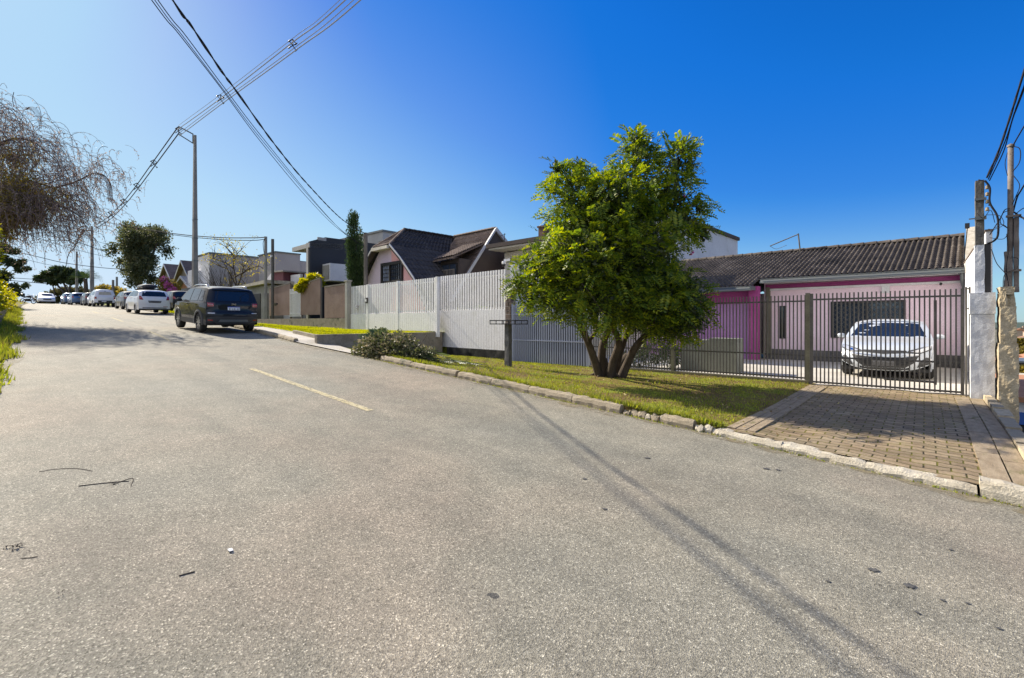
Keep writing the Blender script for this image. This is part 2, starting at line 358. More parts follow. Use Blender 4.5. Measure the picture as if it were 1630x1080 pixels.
M['tile_brown'] = m_tile('brown_roof_tile', (.12, .085, .065), (.20, .15, .12), (.26, .20, .16))
M['gutter'] = plain('grey_gutter', (.12, .13, .13), .45)
M['dark_trim'] = plain('dark_trim', (.02, .018, .018), .5)
M['floor'] = noisy('yard_floor', (.44, .41, .36), (.56, .53, .47), 1.1, .8, .1, 40)
M['glass'] = plain('dark_glass', (.012, .016, .022), .04, 0, .8)
M['glass_blue'] = plain('window_glass', (.04, .055, .08), .05, 0, .9)
M['interior'] = noisy('curtain', (.05, .045, .045), (.16, .15, .15), 6, .9, 0, 20, stretch=(4, 4, .1))
M['plaster'] = noisy('blue_grey_plaster', (.56, .58, .62), (.66, .68, .72), 4, .95, .35, 60, (.50, .51, .52))
M['crumble'] = noisy('crumbling_render', (.42, .34, .22), (.55, .47, .33), 6, .97, .8, 32, (.30, .24, .16))
M['pole'] = noisy('pole_concrete', (.20, .19, .18), (.29, .28, .26), 1.4, .9, .3, 40)
M['rustpole'] = noisy('rusty_pipe', (.12, .10, .085), (.21, .18, .16), 4, .7, .2, 60)
M['cable'] = plain('cable', (.03, .03, .035), .95, 0, .05)
M['wire_light'] = plain('bare_wire', (.42, .43, .46), .9, 0, .1)
M['wood'] = noisy('old_wood', (.13, .11, .095), (.22, .19, .16), 5, .9, .4, 60, stretch=(1, 1, .15))
M['brown_panel'] = noisy('brown_boards', (.25, .165, .135), (.31, .215, .18), 1.5, .7, .1, 30)
M['black_panel'] = noisy('charcoal_wall', (.028, .03, .036), (.036, .038, .045), .7, .7, .05, 40)
M['grey_canopy'] = noisy('grey_canopy', (.34, .33, .32), (.42, .41, .39), 1, .7, .1, 40)
M['beige'] = noisy('beige_wall', (.66, .61, .52), (.74, .69, .60), .8, .9, .1, 50)
M['chalet_wall'] = noisy('salmon_wall', (.88, .46, .43), (.92, .53, .50), .7, .9, .1, 50)
M['chalet_lit_half'] = noisy('lilac_lit_tone', (.78, .64, .74), (.84, .70, .80), .7, .9, .1, 50)  # same salmon gable where light falls differently, put into the colour
M['brown_wall'] = noisy('dark_brown_wall', (.075, .055, .048), (.10, .08, .068), .8, .85, .1, 50)
M['barge'] = plain('white_barge_board', (.52, .52, .53), .6)
M['grey_wall'] = noisy('mauve_grey_wall', (.36, .33, .33), (.43, .40, .395), .25, .9, .05, 20)
M['red_wall'] = plain('maroon_wall', (.11, .035, .045), .8)
M['brick'] = noisy('orange_brick', (.36, .17, .09), (.45, .23, .13), 2, .9, .2, 30)
M['rubber'] = noisy('rubber', (.018, .018, .018), (.03, .03, .03), 8, .8, .1, 60)
M['alloy'] = plain('alloy_rim', (.45, .45, .47), .3, .9)
M['black_plastic'] = plain('black_plastic', (.03, .031, .034), .55)
M['red_lens'] = plain('red_lens', (.30, .01, .015), .12, 0, .6, 1)
M['clear_lens'] = plain('clear_lens', (.55, .56, .58), .1, .3, .6, 1)
M['chrome'] = plain('chrome', (.7, .7, .72), .15, 1)
M['plate'] = plain('number_plate', (.75, .77, .8), .4)
M['plate_blue'] = plain('plate_blue', (.02, .06, .35), .4)
M['plate_grey'] = plain('covered_plate', (.10, .10, .105), .7)
M['car_navy'] = m_paint('dark_blue_car_paint', (.009, .012, .020), .0)
M['car_white'] = m_paint('white_car_paint', (.74, .74, .75))
M['car_pearl'] = m_paint('pearl_white_car_paint', (.50, .54, .59))
M['car_blue'] = m_paint('blue_car_paint', (.06, .13, .27), .3)
M['car_black'] = m_paint('black_car_paint', (.012, .013, .018), .2)
M['car_grey'] = m_paint('grey_car_paint', (.16, .17, .18), .5)
M['car_silver'] = m_paint('silver_car_paint', (.45, .47, .5), .6)
M['bark'] = noisy('bark', (.045, .033, .024), (.11, .083, .06), 9, .95, 1.0, 70, stretch=(1, 1, .3))
M['bark_dark'] = noisy('dark_bark', (.05, .04, .033), (.10, .08, .065), 6, .95, .5, 50)
M['leaf'] = m_leaf('tree_leaf', (.045, .085, .016), (.11, .175, .02), (.28, .31, .025), .42)
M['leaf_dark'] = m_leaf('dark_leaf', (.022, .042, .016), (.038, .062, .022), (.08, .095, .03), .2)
M['leaf_yellow'] = m_leaf('yellow_leaf', (.16, .18, .01), (.26, .27, .015), (.38, .34, .03), .5)
M['leaf_olive'] = m_leaf('olive_leaf', (.09, .08, .02), (.17, .145, .03), (.30, .24, .05), .5)
M['leaf_cypress'] = m_leaf('cypress_leaf', (.02, .045, .015), (.04, .075, .022), (.07, .11, .03), .2)
M['leaf_cut'] = m_leaf('cut_leaf', (.05, .07, .02), (.09, .10, .04), (.24, .21, .14), .3)
M['twig'] = noisy('willow_twig', (.12, .08, .07), (.22, .155, .13), 2, .8, 0, 20)
M['flower'] = plain('pink_flower', (.55, .12, .36), .6)
M['blade'] = m_leaf('grass_blade', (.16, .125, .04), (.17, .22, .022), (.33, .35, .05), .35, .7, 1.1)
M['blade_lush'] = m_leaf('lush_grass_blade', (.16, .19, .012), (.26, .29, .015), (.36, .37, .03), .45, .7, 1.1)
M['hill'] = noisy('hill_green', (.035, .06, .04), (.08, .10, .07), .01, .95, 0, .06)
M['far_ground'] = noisy('far_ground', (.10, .10, .06), (.17, .155, .11), .06, .95, .2, 3)

# ================================================================== SETTING
def strip(name, xs, ya, yb, za, zb, mat, ny=6, jit=0, zf=None):
    mb = MB(); vs = []
    for x in xs:
        a, b = ya(x), yb(x)
        for j in range(ny + 1):
            t = j / ny; y = lerp(a, b, t)
            z = zf(x, y) if zf else lerp(za(x), zb(x), t)
            if jit and 0 < j < ny: z += random.uniform(-jit, jit)
            vs.append((x, y, z))
    n = ny + 1
    fs = [(i * n + j, (i + 1) * n + j, (i + 1) * n + j + 1, i * n + j + 1) for i in range(len(xs) - 1) for j in range(ny)]
    mb.add(vs, fs); return struct(mb.build(name, mat, smooth=True))
def rng(a, b, st): 
    n = max(1, int(round((b - a) / st))); return [a + (b - a) * i / n for i in range(n + 1)]
xs_road = rng(-200, -30, 2.5) + rng(-29, 14, .5) + rng(16, 60, 4)
strip('road', xs_road, lambda x: LY(x) - .05, lambda x: KY(x) + .05, ZR, ZR, M['asphalt'], 8)
mb = MB(); xx = rng(-21, 14, .25); vs = []
for x in xx:
    wd = .16 + .10 * math.sin(x * 2.1) * math.sin(x * .7 + 1) + .05 * math.sin(x * 9); vs += [(x, KY(x) - wd, ZR(x) + .004), (x, KY(x) + .02, ZR(x) + .004)]
mb.add(vs, [(2 * i, 2 * i + 2, 2 * i + 3, 2 * i + 1) for i in range(len(xx) - 1)])
xx = rng(-60, -9.5, .5); vs = []
for x in xx: vs += [(x, LY(x) - .05, ZR(x) + .004), (x, LY(x) + .12 + .14 * math.sin(x * 1.3), ZR(x) + .004)]
mb.add(vs, [(2 * i, 2 * i + 2, 2 * i + 3, 2 * i + 1) for i in range(len(xx) - 1)]); struct(mb.build('gutter_dirt', M['gutter_dirt']))
# yellow centre dashes
mb = MB()
for xa, xb in ((-9.78, -5.47), (-20.2, -16.0), (-30.6, -26.4), (-41, -37), (-52, -48)):
    cy = lambda x: 3.42 + (-x - 5.5) * .024 if x > -12 else (KY(x) + LY(x)) / 2 + .05
    xx = rng(xa, xb, .35); vs = []
    for x in xx:
        for s in (-1, 1): vs.append((x, cy(x) + s * .052, ZR(x) + .005))
    mb.add(vs, [(2 * i, 2 * i + 2, 2 * i + 3, 2 * i + 1) for i in range(len(xx) - 1)])
struct(mb.build('road_marking', M['yellow']))

def ground_z(x, y):
    z = ZR(x) - .35
    d = max(0, x - .9)
    if y > 4: z -= min(1, d / 1.5) * 2.6 * min(1, max(0, (y - 5.6) / .6)) + min(6, max(0, y - 12) * .06) * min(1, d / 1.5)
    if x > -60 and y > 13 and x < 1: z = min(z, -.3 if x > -21.5 else 1.0)
    if -21.5 < x < 1 and y >= 8: z = min(z, -.3)
    if y > 32: z -= min((y - 32) * .02, 2)
    if y < -8: z -= 0
    return z
gx = [-4000, -1500, -600, -300] + rng(-200, 60, 4) + [.9, 1.6, 2.4, 1.2] + [100, 200, 400, 900, 2500, 5000]; gx = sorted(set(gx))
gy = [-3000, -800, -200, -60, -30, -12, -6, 0, 4, 5.6, 6.2, 8, 10, 12, 14, 18, 24, 32, 45, 70, 110, 170, 260, 500, 900, 1500, 3000, 6000]
mb = MB(); vs = [(x, y, ground_z(max(-200, min(60, x)), y) - (0 if -200 <= x <= 60 else 0)) for x in gx for y in gy]; n = len(gy)
mb.add(vs, [(i * n + j, (i + 1) * n + j, (i + 1) * n + j + 1, i * n + j + 1) for i in range(len(gx) - 1) for j in range(n - 1)])
struct(mb.build('ground', M['far_ground'], smooth=True))

# verge heights
GATE = 0.14
def drive_z(x, y): return lerp(ZR(x) + .075, GATE, min(1, max(0, (y - KY(x) - .1) / 2.2)))
def verge_z(x, y):
    if x > -1.9: return drive_z(x, y) - .012
    if x > -2.6: return lerp(drive_z(x, y) + .012, verge_z0(x, y), min(1, (-1.9 - x) / .7))
    return verge_z0(x, y)
def verge_z0(x, y):
    k = KY(x) + .15; z0 = ZR(x) + .10
    if x > -10.7: z1 = GATE
    elif x > -14.2: z1 = .2
    elif x > -21.3: z1 = 1.08
    else: z1 = 1.12 if x > -33 else ZR(x)
    t = max(0, min(1, (y - k) / (12 - k)))
    if x > -14.2:
        if x < -10.7: z0 = ZR(x) + .0
        t2 = t ** .85
        return lerp(z0, z1, t2)
    return lerp(max(z0, 1.02) if x > -21.3 else z0, z1, t)
strip('grass_verge', rng(-14.15, -1.79, .25), lambda x: KY(x) + .01, lambda x: 12.3, None, None, M['grass'], 24, 0, lambda x, y: (ZR(x) - .02 if y < KY(x) + .05 and x < -1.95 else verge_z(x, y)) + .012 * math.sin(x * 5.1 + y * 3.3) * math.sin(y * 4.7))
strip('upper_lawn', rng(-21.3, -14.25, .35), lambda x: max(7.05, KY(x) + .95) if x > -17.5 else KY(x) + 1.25, lambda x: 12.3, None, None, M['lawn'], 14, 0, verge_z)
strip('far_verge', rng(-40, -21.3, .8), lambda x: KY(x) + .12, lambda x: 12.0, None, None, M['lawn'], 8, 0, verge_z)
strip('street_verge', rng(-150, -40, 3), lambda x: KY(x) + .1, lambda x: KY(x) + 9, None, None, M['lawn'], 5, 0, lambda x, y: ZR(x) + .08 + .15 * (y > KY(x) + 3))
strip('sidewalk', rng(-21.3, -10.9, .3), lambda x: KY(x) + .02, lambda x: (max(7.03, KY(x) + .93) if x > -17.5 else KY(x) + 1.22) if x < -14.2 else lerp(7.6, KY(x) + .3, (x + 14.2) / 3.3), None, None, M['sidewalk'], 6, 0,
      lambda x, y: (ZR(x) + .045 if x < -14.2 else max(verge_z(x, y), lerp(ZR(x), .25, max(0, (y - KY(x)) / 6))) + .03))
# driveway of old pavers, from the worn kerb lip to the gate
strip('driveway', rng(-1.86, .78, .12), lambda x: KY(x) + .1, lambda x: 12.1, None, None, M['pavers'], 26, .006,
      lambda x, y: lerp(ZR(x) + .075, GATE, min(1, max(0, (y - KY(x) - .1) / 2.2))) + .008 * math.sin(7 * x + 3 * y))
# long border slabs at its right edge
mb = MB()
for xa, xb in ((.40, .575), (.59, .74)):
    y = 6.02
    while y < 11.5:
        L_ = random.uniform(.8, 1.1); y1 = min(y + L_, 11.55); zz = lambda yy, x=xa: lerp(ZR(x) + .075, GATE, min(1, max(0, (yy - KY(x) - .1) / 2.2))) + .012
        vs = [(xa, y, zz(y)), (xb, y, zz(y)), (xb, y1 - .015, zz(y1)), (xa, y1 - .015, zz(y1))]
        mb.prism(vs[::-1], (0, 0, -.05)); y = y1
for x in (-1.85, -1.74, -1.63):
    y = 6.15
    while y < 11.7:
        y1 = min(y + random.uniform(.8, 1.0), 11.75); z0 = lerp(ZR(x) + .075, GATE, min(1, (y - KY(x) - .1) / 2.2)) + .012; z1 = lerp(ZR(x) + .075, GATE, min(1, (y1 - KY(x) - .1) / 2.2)) + .012
        mb.prism([(x, y, z0), (x, y1 - .012, z1), (x + .1, y1 - .012, z1), (x + .1, y, z0)], (0, 0, -.05)); y = y1
struct(mb.build('driveway_border', noisy('border_slabs', (.26, .20, .13), (.38, .305, .21), 5, .9, .7, 60, (.17, .15, .07), stretch=(3, 1, 1))))
struct(MB().box((-10.6, 12.12, -.3), (.95, 19.2, GATE - .01)).build('yard_floor', M['floor']))
struct(MB().box((-21.2, 12.3, .2), (-14.2, 16, 1.05)).build('upper_yard', M['lawn']))
struct(MB().box((-60, 12.25, .6), (-21.3, 26, 1.66)).build('terrace', M['lawn']))

# kerbs
def kerb_stone(mb, xa, xb, h, wd, m=0, rough=.012, dy=0, seed=0):
    rr = random.Random(seed); n = max(3, int((xb - xa) / .07)); prof = [(0, -.12), (-.01, .45 * h), (.012, h * .86), (.045, h), (wd * .6, h), (wd, h * .97), (wd + .02, -.12)]
    ph = rr.uniform(0, 9)
    def fn(u, v):
        x = lerp(xa, xb, u); k = v * (len(prof) - 1); i = min(int(k), len(prof) - 2); py_, pz = [lerp(prof[i][q], prof[i + 1][q], k - i) for q in (0, 1)]
        e = .5 * max(0, 1 - min(u, 1 - u) * n / 1.2); 
        nz = rough * (math.sin(x * 31 + ph) * .5 + math.sin(x * 77 + v * 9 + ph) * .5) + rr.uniform(-rough, rough) * .5
        return (x, KY(x) + dy + py_ + (.01 * e if v < .5 else -.01 * e) + nz * .7, ZR(x) + pz * (1 - .10 * e) + (nz if pz > 0 else 0))
    mb.grid(fn, n, len(prof) - 1, m)
    for u in (0, 1):
        pts = [fn(u, k / (len(prof) - 1)) for k in range(len(prof))]; mb.add(pts, [tuple(range(len(pts)))] if u == 1 else [tuple(range(len(pts)))[::-1]], m)
mb = MB(); k = 0
for a, b, h, wd, m_ in [(-9.65, -8.45, .12, .13, 0), (-8.44, -7.9, .11, .13, 0), (-7.89, -6.9, .12, .13, 0), (-6.82, -5.9, .12, .13, 0), (-5.89, -5.0, .115, .13, 0), (-4.99, -4.1, .12, .13, 0), (-4.09, -3.25, .12, .13, 0),
                         (-2.62, -2.2, .11, .14, 0), (.36, 1.35, .15, .17, 1), (1.37, 2.4, .15, .17, 1), (2.42, 3.5, .15, .17, 1), (3.52, 4.6, .15, .17, 0), (4.62, 5.7, .15, .17, 0), (5.72, 7, .15, .17, 0), (7.02, 10, .15, .17, 0)]:
    k += 1; kerb_stone(mb, a, b, h, wd, m_, .010, 0, k)
a = -3.2
while a < -2.66:
    b = a + random.uniform(.06, .13); kerb_stone(mb, a, min(b, -2.64), random.uniform(.05, .09), random.uniform(.07, .13), random.choice((0, 1)), .02, random.uniform(.0, .05), k); a = b + .01; k += 1
a = -2.17
while a < -1.9:
    b = a + random.uniform(.05, .1); kerb_stone(mb, a, b, random.uniform(.04, .08), random.uniform(.06, .12), 1, .02, random.uniform(.0, .05), k); a = b + .01; k += 1
for a, b in ((-1.88, -1.2), (-1.198, -.45), (-.448, .34)): k += 1; kerb_stone(mb, a, b, .075, .15, 1, .012, 0, k)
for a in rng(-21.5, -14.5, 1.0)[:-1]: k += 1; kerb_stone(mb, a, a + .98, .12, .14, 0, .008, 0, k)
for a in rng(-150, -22.5, 2.5)[:-1]: k += 1; kerb_stone(mb, a, a + 2.48, .11, .14, 0, .004, 0, k)
struct(mb.build('kerb', [M['kerb'], M['kerb_white']]))
# thin kerb of the upper lawn and the retaining wall between the lots
mb = MB()
pp = [(-14.22, 12.0), (-14.22, 7.6)] + [(-14.24 - .75 * math.sin(a), 7.6 - .55 * (1 - math.cos(a)) ) for a in (0, .5, 1.0, 1.57)] 
mb = MB()
mb.box((-14.3, 6.98, .3), (-14.16, 12.02, 1.09)); 
xx = rng(-17.4, -14.3, .4)
for i in range(len(xx) - 1):
    x0, x1 = xx[i], xx[i + 1]; f = lambda x: max(7.0, KY(x) + .90); g = lambda x: max(ZR(x) + .16, 1.07)
    mb.prism([(x0, f(x0), .4), (x1, f(x1), .4), (x1, f(x1), g(x1)), (x0, f(x0), g(x0))], (0, .1, 0))
tag(mb.build('retaining_wall', M['stone_wall']), 'low concrete retaining wall holding up the lawn beside the cut branches', 'wall')

# left side of the street
def left_z(x, y):
    d = LY(x) - y; return ZR(x) + .03 + min(.55, d * .28) + (.04 * math.sin(x * 3) if d > .3 else 0)
strip('left_verge', rng(-120, -8, .6), lambda x: LY(x) - 4.2, lambda x: LY(x) + .09 * math.sin(x * 1.7) + .05 * math.sin(x * 5), None, None, M['grass'], 9, 0, left_z)
strip('left_shoulder', rng(-8, 30, 1), lambda x: LY(x) - 5, lambda x: LY(x) - .02, None, None, M['asphalt'], 3, 0, lambda x, y: ZR(x) - .01)
mb = MB()
for a in rng(-34, -17.4, 1.1)[:-1]:
    y = LY(a) - .35; mb.box((a, y - .14, ZR(a) - .1), (a + 1.04, y, ZR(a) + random.uniform(.22, .34)))
tag(mb.build('stone_edging', M['kerb']), 'weathered grey stone edging along the left grass bank', 'edging')

# grass blades
def blades(name, mat, n, xr, yf0, yf1, zf, h=(.03, .07), wd=.006, dens=None, lean=.5):
    x = RNG.uniform(xr[0], xr[1], n); t = RNG.random(n)
    ya = np.array([yf0(a) for a in x]); yb = np.array([yf1(a) for a in x]); y = ya + (yb - ya) * t
    if dens is not None:
        keep = RNG.random(n) < np.array([dens(a, b) for a, b in zip(x, y)]); x, y = x[keep], y[keep]; n = len(x)
    z = np.array([zf(a, b) for a, b in zip(x, y)]) - .004
    a = RNG.uniform(0, 2 * np.pi, n); hh = RNG.uniform(h[0], h[1], n); ww = wd * RNG.uniform(.6, 1.6, n); l = RNG.uniform(0, lean, n) * hh; b = RNG.uniform(0, 2 * np.pi, n)
    P = np.zeros((n, 3, 3)); P[:, 0] = np.stack([x - np.cos(a) * ww, y - np.sin(a) * ww, z], 1); P[:, 1] = np.stack([x + np.cos(a) * ww, y + np.sin(a) * ww, z], 1)
    P[:, 2] = np.stack([x + np.cos(b) * l, y + np.sin(b) * l, z + hh], 1)
    o = quads(name, P, mat); o['kind'] = 'stuff'; return o
def patchy(x, y):
    v = math.sin(x * 1.3 + 1) * math.sin(y * 1.7 + x * .6) + .5 * math.sin(x * 3.1 + y * 2.3); 
    r = math.hypot(x + 5.5, y - 9.5); return max(.12, min(1, .62 + .45 * v)) * (1 if r > 1.2 else .35) * (.55 if 8.2 < y < 11 and x < -3 else 1)
tag(blades('grass', M['blade'], 60000, (-14, -1.86), lambda x: KY(x) + .13, lambda x: 12, verge_z, (.02, .055), .007, patchy, .9), 'short patchy yellow green grass of the verge around the tree', 'grass')
tag(blades('grass', M['blade_lush'], 16000, (-21.2, -14.3), lambda x: max(7.2, KY(x) + 1.0), lambda x: 11.9, verge_z, (.03, .07), .012), 'bright mown lawn in front of the long white fence', 'grass')
tag(blades('grass', M['blade_lush'], 14000, (-40, -21.4), lambda x: KY(x) + .25, lambda x: 12, verge_z, (.04, .1), .02), 'sunny grass strip beside the parked cars', 'grass')
tag(blades('grass', M['blade'], 34000, (-45, -9.0), lambda x: LY(x) - 1.9, lambda x: LY(x) + .06 + .14 * math.sin(x * 1.7) + .08 * math.sin(x * 6), left_z, (.04, .2), .012, lambda x, y: .45 + .5 * (math.sin(x * 2.3) * math.sin(x * .9 + y * 3) > -.2), .9), 'long bright grass on the bank at the left edge of the road', 'grass')
tag(blades('weeds', M['blade'], 2600, (-10, 1.5), lambda x: KY(x) - .05, lambda x: KY(x) + .02, lambda x, y: ZR(x), (.01, .035), .008, lambda x, y: .35 + .6 * (math.sin(x * 4) > .2), .9), 'dry weeds growing in the gutter along the kerb', 'weeds')

tag(blades('weeds', M['blade'], 5200, (-9.6, -1.9), lambda x: KY(x) + .10, lambda x: KY(x) + .26, verge_z, (.03, .10), .008, lambda x, y: .2 + .8 * (math.sin(x * 3.3) * math.sin(x * 1.1) > -.1), .9), 'taller ragged grass hanging over the kerb stones', 'weeds')
# ================================================================== FENCES AND GATES
def slats(mb, x0, x1, y, zb, zt, pitch, wdt, th=.02, m=0, round_top=False):
    n = int(round((x1 - x0) / pitch)); p = (x1 - x0) / n
    for i in range(n):
        c = x0 + p * (i + .5); mb.box((c - wdt / 2, y - th / 2, zb), (c + wdt / 2, y + th / 2, zt), m)
# long white fence, left section (with its small entrance gate) and right section
WF = M['white_fence']
f = empty('slatted_fence', (-17.6, 11.9, 1.05), 'long white slatted fence standing on the raised lawn', 'fence', 'white slatted fence sections')
mb = MB(); slats(mb, -19.45, -14.2, 11.9, 1.86, 3.2, .156, .092); mb.build('slats', WF, f)
mb = MB(); slats(mb, -19.45, -14.2, 11.885, 1.12, 1.86, .156, .142, .03); mb.box((-19.45, 11.905, 1.12), (-14.2, 11.93, 1.86)); mb.build('solid_panel', WF, f)
for z_ in (3.02, 1.9): MB().box((-19.45, 11.93, z_), (-14.2, 11.96, z_ + .05)).build('rail', WF, f)
for x in (-19.5, -16.9, -14.12): MB().box((x - .06, 11.86, .9), (x + .06, 11.99, 3.22)).build('post', WF, f)
f = empty('entrance_gate', (-20.3, 11.9, 1.05), 'narrow white slatted entrance gate at the left end of the long fence', 'gate')
mb = MB(); slats(mb, -21.15, -19.58, 11.9, 1.86, 3.2, .156, .092); slats(mb, -21.15, -19.58, 11.885, 1.12, 1.86, .156, .142, .03); mb.box((-21.15, 11.905, 1.12), (-19.58, 11.93, 1.86)); mb.build('gate_leaf', WF, f)
MB().box((-20.45, 11.78, 2.2), (-20.38, 11.88, 2.26)).box((-20.5, 11.8, 2.08), (-20.4, 11.86, 2.15)).build('handle', M['chrome'], f)
o = MB().box((-19.56, 11.80, 2.35), (-19.42, 11.86, 2.6)).build('intercom', M['black_plastic']); tag(o, 'small intercom box mounted on the white fence post', 'intercom')
MB().box((-19.54, 11.785, 2.42), (-19.44, 11.8, 2.53)).build('cover_plate', WF, o)
f = empty('slatted_fence', (-12.4, 12.15, .2), 'tall white slatted fence on a dark base beside the stone pillar', 'fence', 'white slatted fence sections')
mb = MB(); slats(mb, -14.6, -10.85, 12.15, 1.93, 3.3, .137, .082); mb.build('slats', WF, f)
mb = MB(); slats(mb, -14.6, -10.85, 12.135, .5, 1.93, .137, .126, .03); mb.box((-14.6, 12.155, .5), (-10.85, 12.18, 1.93)); mb.build('solid_panel', WF, f)
M['cream'] = noisy('cream_rail', (.5, .47, .38), (.6, .57, .48), 2, .6, .1)
for z_ in (3.1, 1.95): MB().box((-14.6, 12.18, z_), (-10.85, 12.21, z_ + .05)).build('rail', M['cream'], f)
o = MB().grid(lambda u, v: (lerp(-14.1, -10.8, u), 12.1, lerp(0, .48, v) - .1 * 0), 1, 1).box((-14.1, 12.1, -.2), (-10.8, 12.35, .495)).build('fence_base', M['dark_base'], f)
# return of the white fence along the lot boundary
f = empty('slatted_fence', (-10.62, 14, 0), 'white fence wing running back from the road behind the tree', 'fence', 'white slatted fence sections')
mb = MB()
for i in range(38):
    y = 12.35 + i * .15; mb.box((-10.66, y, 2.5), (-10.64, y + .09, 3.25))
mb.build('slats', WF, f); MB().box((-10.68, 12.3, 0), (-10.6, 18.2, 2.5)).build('boundary_wall', M['white_wall'], f); MB().box((-10.64, 12.3, 2.98), (-10.61, 18, 3.03)).build('rail', WF, f)

# masonry pillar and camera pipe
mb = MB(); z = .05
while z < 2.5:
    h = random.uniform(.10, .17)
    for s in (0, 1):
        d = random.uniform(-.012, .012); mb.box((-10.80 + s * .12 + d, 11.98 + d, z), (-10.69 + s * .12 + d, 12.2, z + h - .012))
    z += h
tag(mb.build('stone_pillar', noisy('brown_stone', (.10, .07, .055), (.26, .2, .16), 5, .95, .6, 30, (.08, .06, .05))), 'narrow pillar of rough brown stones between white fence and blue gate', 'pillar')
f = empty('camera_pole', (-10.72, 12.25, 2.5), 'white square pipe carrying a dome camera above the stone pillar', 'camera pole')
MB().box((-10.80, 12.22, .3), (-10.68, 12.34, 3.68)).box((-11.1, 12.22, 3.60), (-10.68, 12.34, 3.68)).build('pipe', WF, f)
MB().lathe((-11.08, 12.2, 3.6), (0, 0, -1), [(0, .06), (.03, .07), (.08, .07), (.12, .05)], 14).build('camera_housing', WF, f, True)
MB().lathe((-11.08, 12.2, 3.5), (0, 0, -1), [(0, .065), (.04, .06), (.08, .035), (.1, .001)], 14).build('camera_dome', M['dark_trim'], f, True)

# blue grey gate
f = empty('slatted_gate', (-9, 12.05, .1), 'blue grey gate of narrow vertical slats behind the tree', 'gate')
mb = MB(); slats(mb, -10.45, -7.55, 12.03, .16, 2.03, .088, .045, .03); mb.build('slats', M['blue_gate'], f)
MB().box((-10.45, 12.06, .16), (-7.55, 12.08, 1.95)).build('backing_panel', M['blue_gate_dark'], f)
for z_ in (1.72, .86): MB().box((-10.45, 12.0, z_), (-7.55, 12.014, z_ + .035)).build('rail', M['blue_gate'], f)
for x in (-10.5, -7.5): MB().box((x - .05, 12.0, .0), (x + .05, 12.1, 2.08)).build('post', M['blue_gate'], f)

# dark bar fence and sliding gate
def bars(mb, x0, x1, y, zb, zt, pitch, r):
    n = int(round((x1 - x0) / pitch))
    for i in range(n + 1):
        c = x0 + (x1 - x0) * i / n; mb.box((c - r, y - r, zb), (c + r, y + r, zt))
f = empty('bar_fence', (-4.6, 12, .1), 'dark fence of thin vertical bars between the tree and the gate', 'fence')
mb = MB(); bars(mb, -7.40, -1.98, 12.0, .22, 2.08, .0745, .011); mb.build('bars', M['bar'], f)
for z_ in (1.93, .74, .24): MB().box((-7.4, 12.013, z_), (-1.98, 12.04, z_ + .033)).build('rail', M['bar'], f)
for x in (-4.95, -1.93): MB().box((x - .04, 11.97, 0), (x + .04, 12.07, 2.12)).build('post', M['bar_post'], f)
MB().box((-7.45, 11.93, -.1), (-1.9, 12.09, .205)).build('footing', noisy('mossy_footing', (.10, .09, .05), (.17, .15, .09), 4, .95, .5, 40), f)
f = empty('sliding_gate', (-.6, 11.95, .14), 'dark barred sliding gate in front of the white car', 'gate')
mb = MB(); bars(mb, -1.83, .5, 11.93, .17, 2.10, .0735, .012); mb.build('bars', M['bar'], f)
for z_ in (1.955, .72, .18): MB().box((-1.86, 11.944, z_), (.52, 11.975, z_ + .034)).build('rail', M['bar'], f)
MB().box((.12, 11.98, .3), (.165, 12.01, 1.9)).box((-.62, 11.98, .33), (.125, 12.008, .365)).build('inner_frame', M['bar'], f)
for x_, z_ in ((-1.88, 2.1), (.5, 2.12)): MB().box((x_, 11.92, .14), (x_ + .037, 11.98, z_)).build('gate_stile', M['bar'], f)
f = empty('guide_post', (.58, 12.2, .14), 'thin twin pipe guide post where the barred gate meets the plastered pillar', 'post')
mb = MB()
for x in (.555, .60): mb.tube([(x, 11.78, .14), (x, 11.78, 2.12)], .014, 8)
mb.box((.55, 11.77, 1.72), (.605, 11.79, 1.74)).box((.55, 11.77, 2.08), (.605, 11.79, 2.1)); mb.build('pipes', M['bar'], f)

# plastered gate pillar, upper column, crumbling pillar, service poles
def rough_box(mb, a, b, n=(4, 4, 14), amp=.008, m=0):
    x0, y0, z0 = a; x1, y1, z1 = b; rr = random.Random(int(x0 * 1000 + z1 * 77))
    ph = [rr.uniform(0, 6) for _ in range(6)]
    def dsp(p, nx, ny):
        e = amp * (math.sin(p[0] * 37 + ph[0] + p[2] * 9) + math.sin(p[2] * 23 + ph[1]) + math.sin(p[1] * 41 + ph[2] + p[2] * 13) * .7) / 2 + rr.uniform(-amp, amp) * .4
        return (p[0] + nx * e, p[1] + ny * e, p[2])
    L_ = []
    per = [(x0, y0, x1, y0, 0, -1, n[0]), (x1, y0, x1, y1, 1, 0, n[1]), (x1, y1, x0, y1, 0, 1, n[0]), (x0, y1, x0, y0, -1, 0, n[1])]
    cols = []
    for xa, ya, xb, yb, nx, ny, k in per:
        for i in range(k): cols.append((lerp(xa, xb, i / k), lerp(ya, yb, i / k), nx, ny))
    vs = [dsp((c[0], c[1], lerp(z0, z1, j / n[2])), c[2], c[3]) for c in cols for j in range(n[2] + 1)]; q = n[2] + 1; k = len(cols)
    mb.add(vs, [(i * q + j, ((i + 1) % k) * q + j, ((i + 1) % k) * q + j + 1, i * q + j + 1) for i in range(k) for j in range(n[2])] + [tuple(i * q + n[2] for i in range(k))], m)
mb = MB(); rough_box(mb, (.60, 11.55, .0), (.90, 11.95, 1.62), (6, 6, 30), .0025); rough_box(mb, (.59, 11.54, 1.63), (.91, 11.96, 2.0), (6, 6, 8), .0025); mb.box((.605, 11.556, 1.5), (.895, 11.94, 1.7))
f = mb.build('gate_pillar', M['plaster']); tag(f, 'thick rough plastered blue grey pillar at the right end of the barred gate', 'pillar')
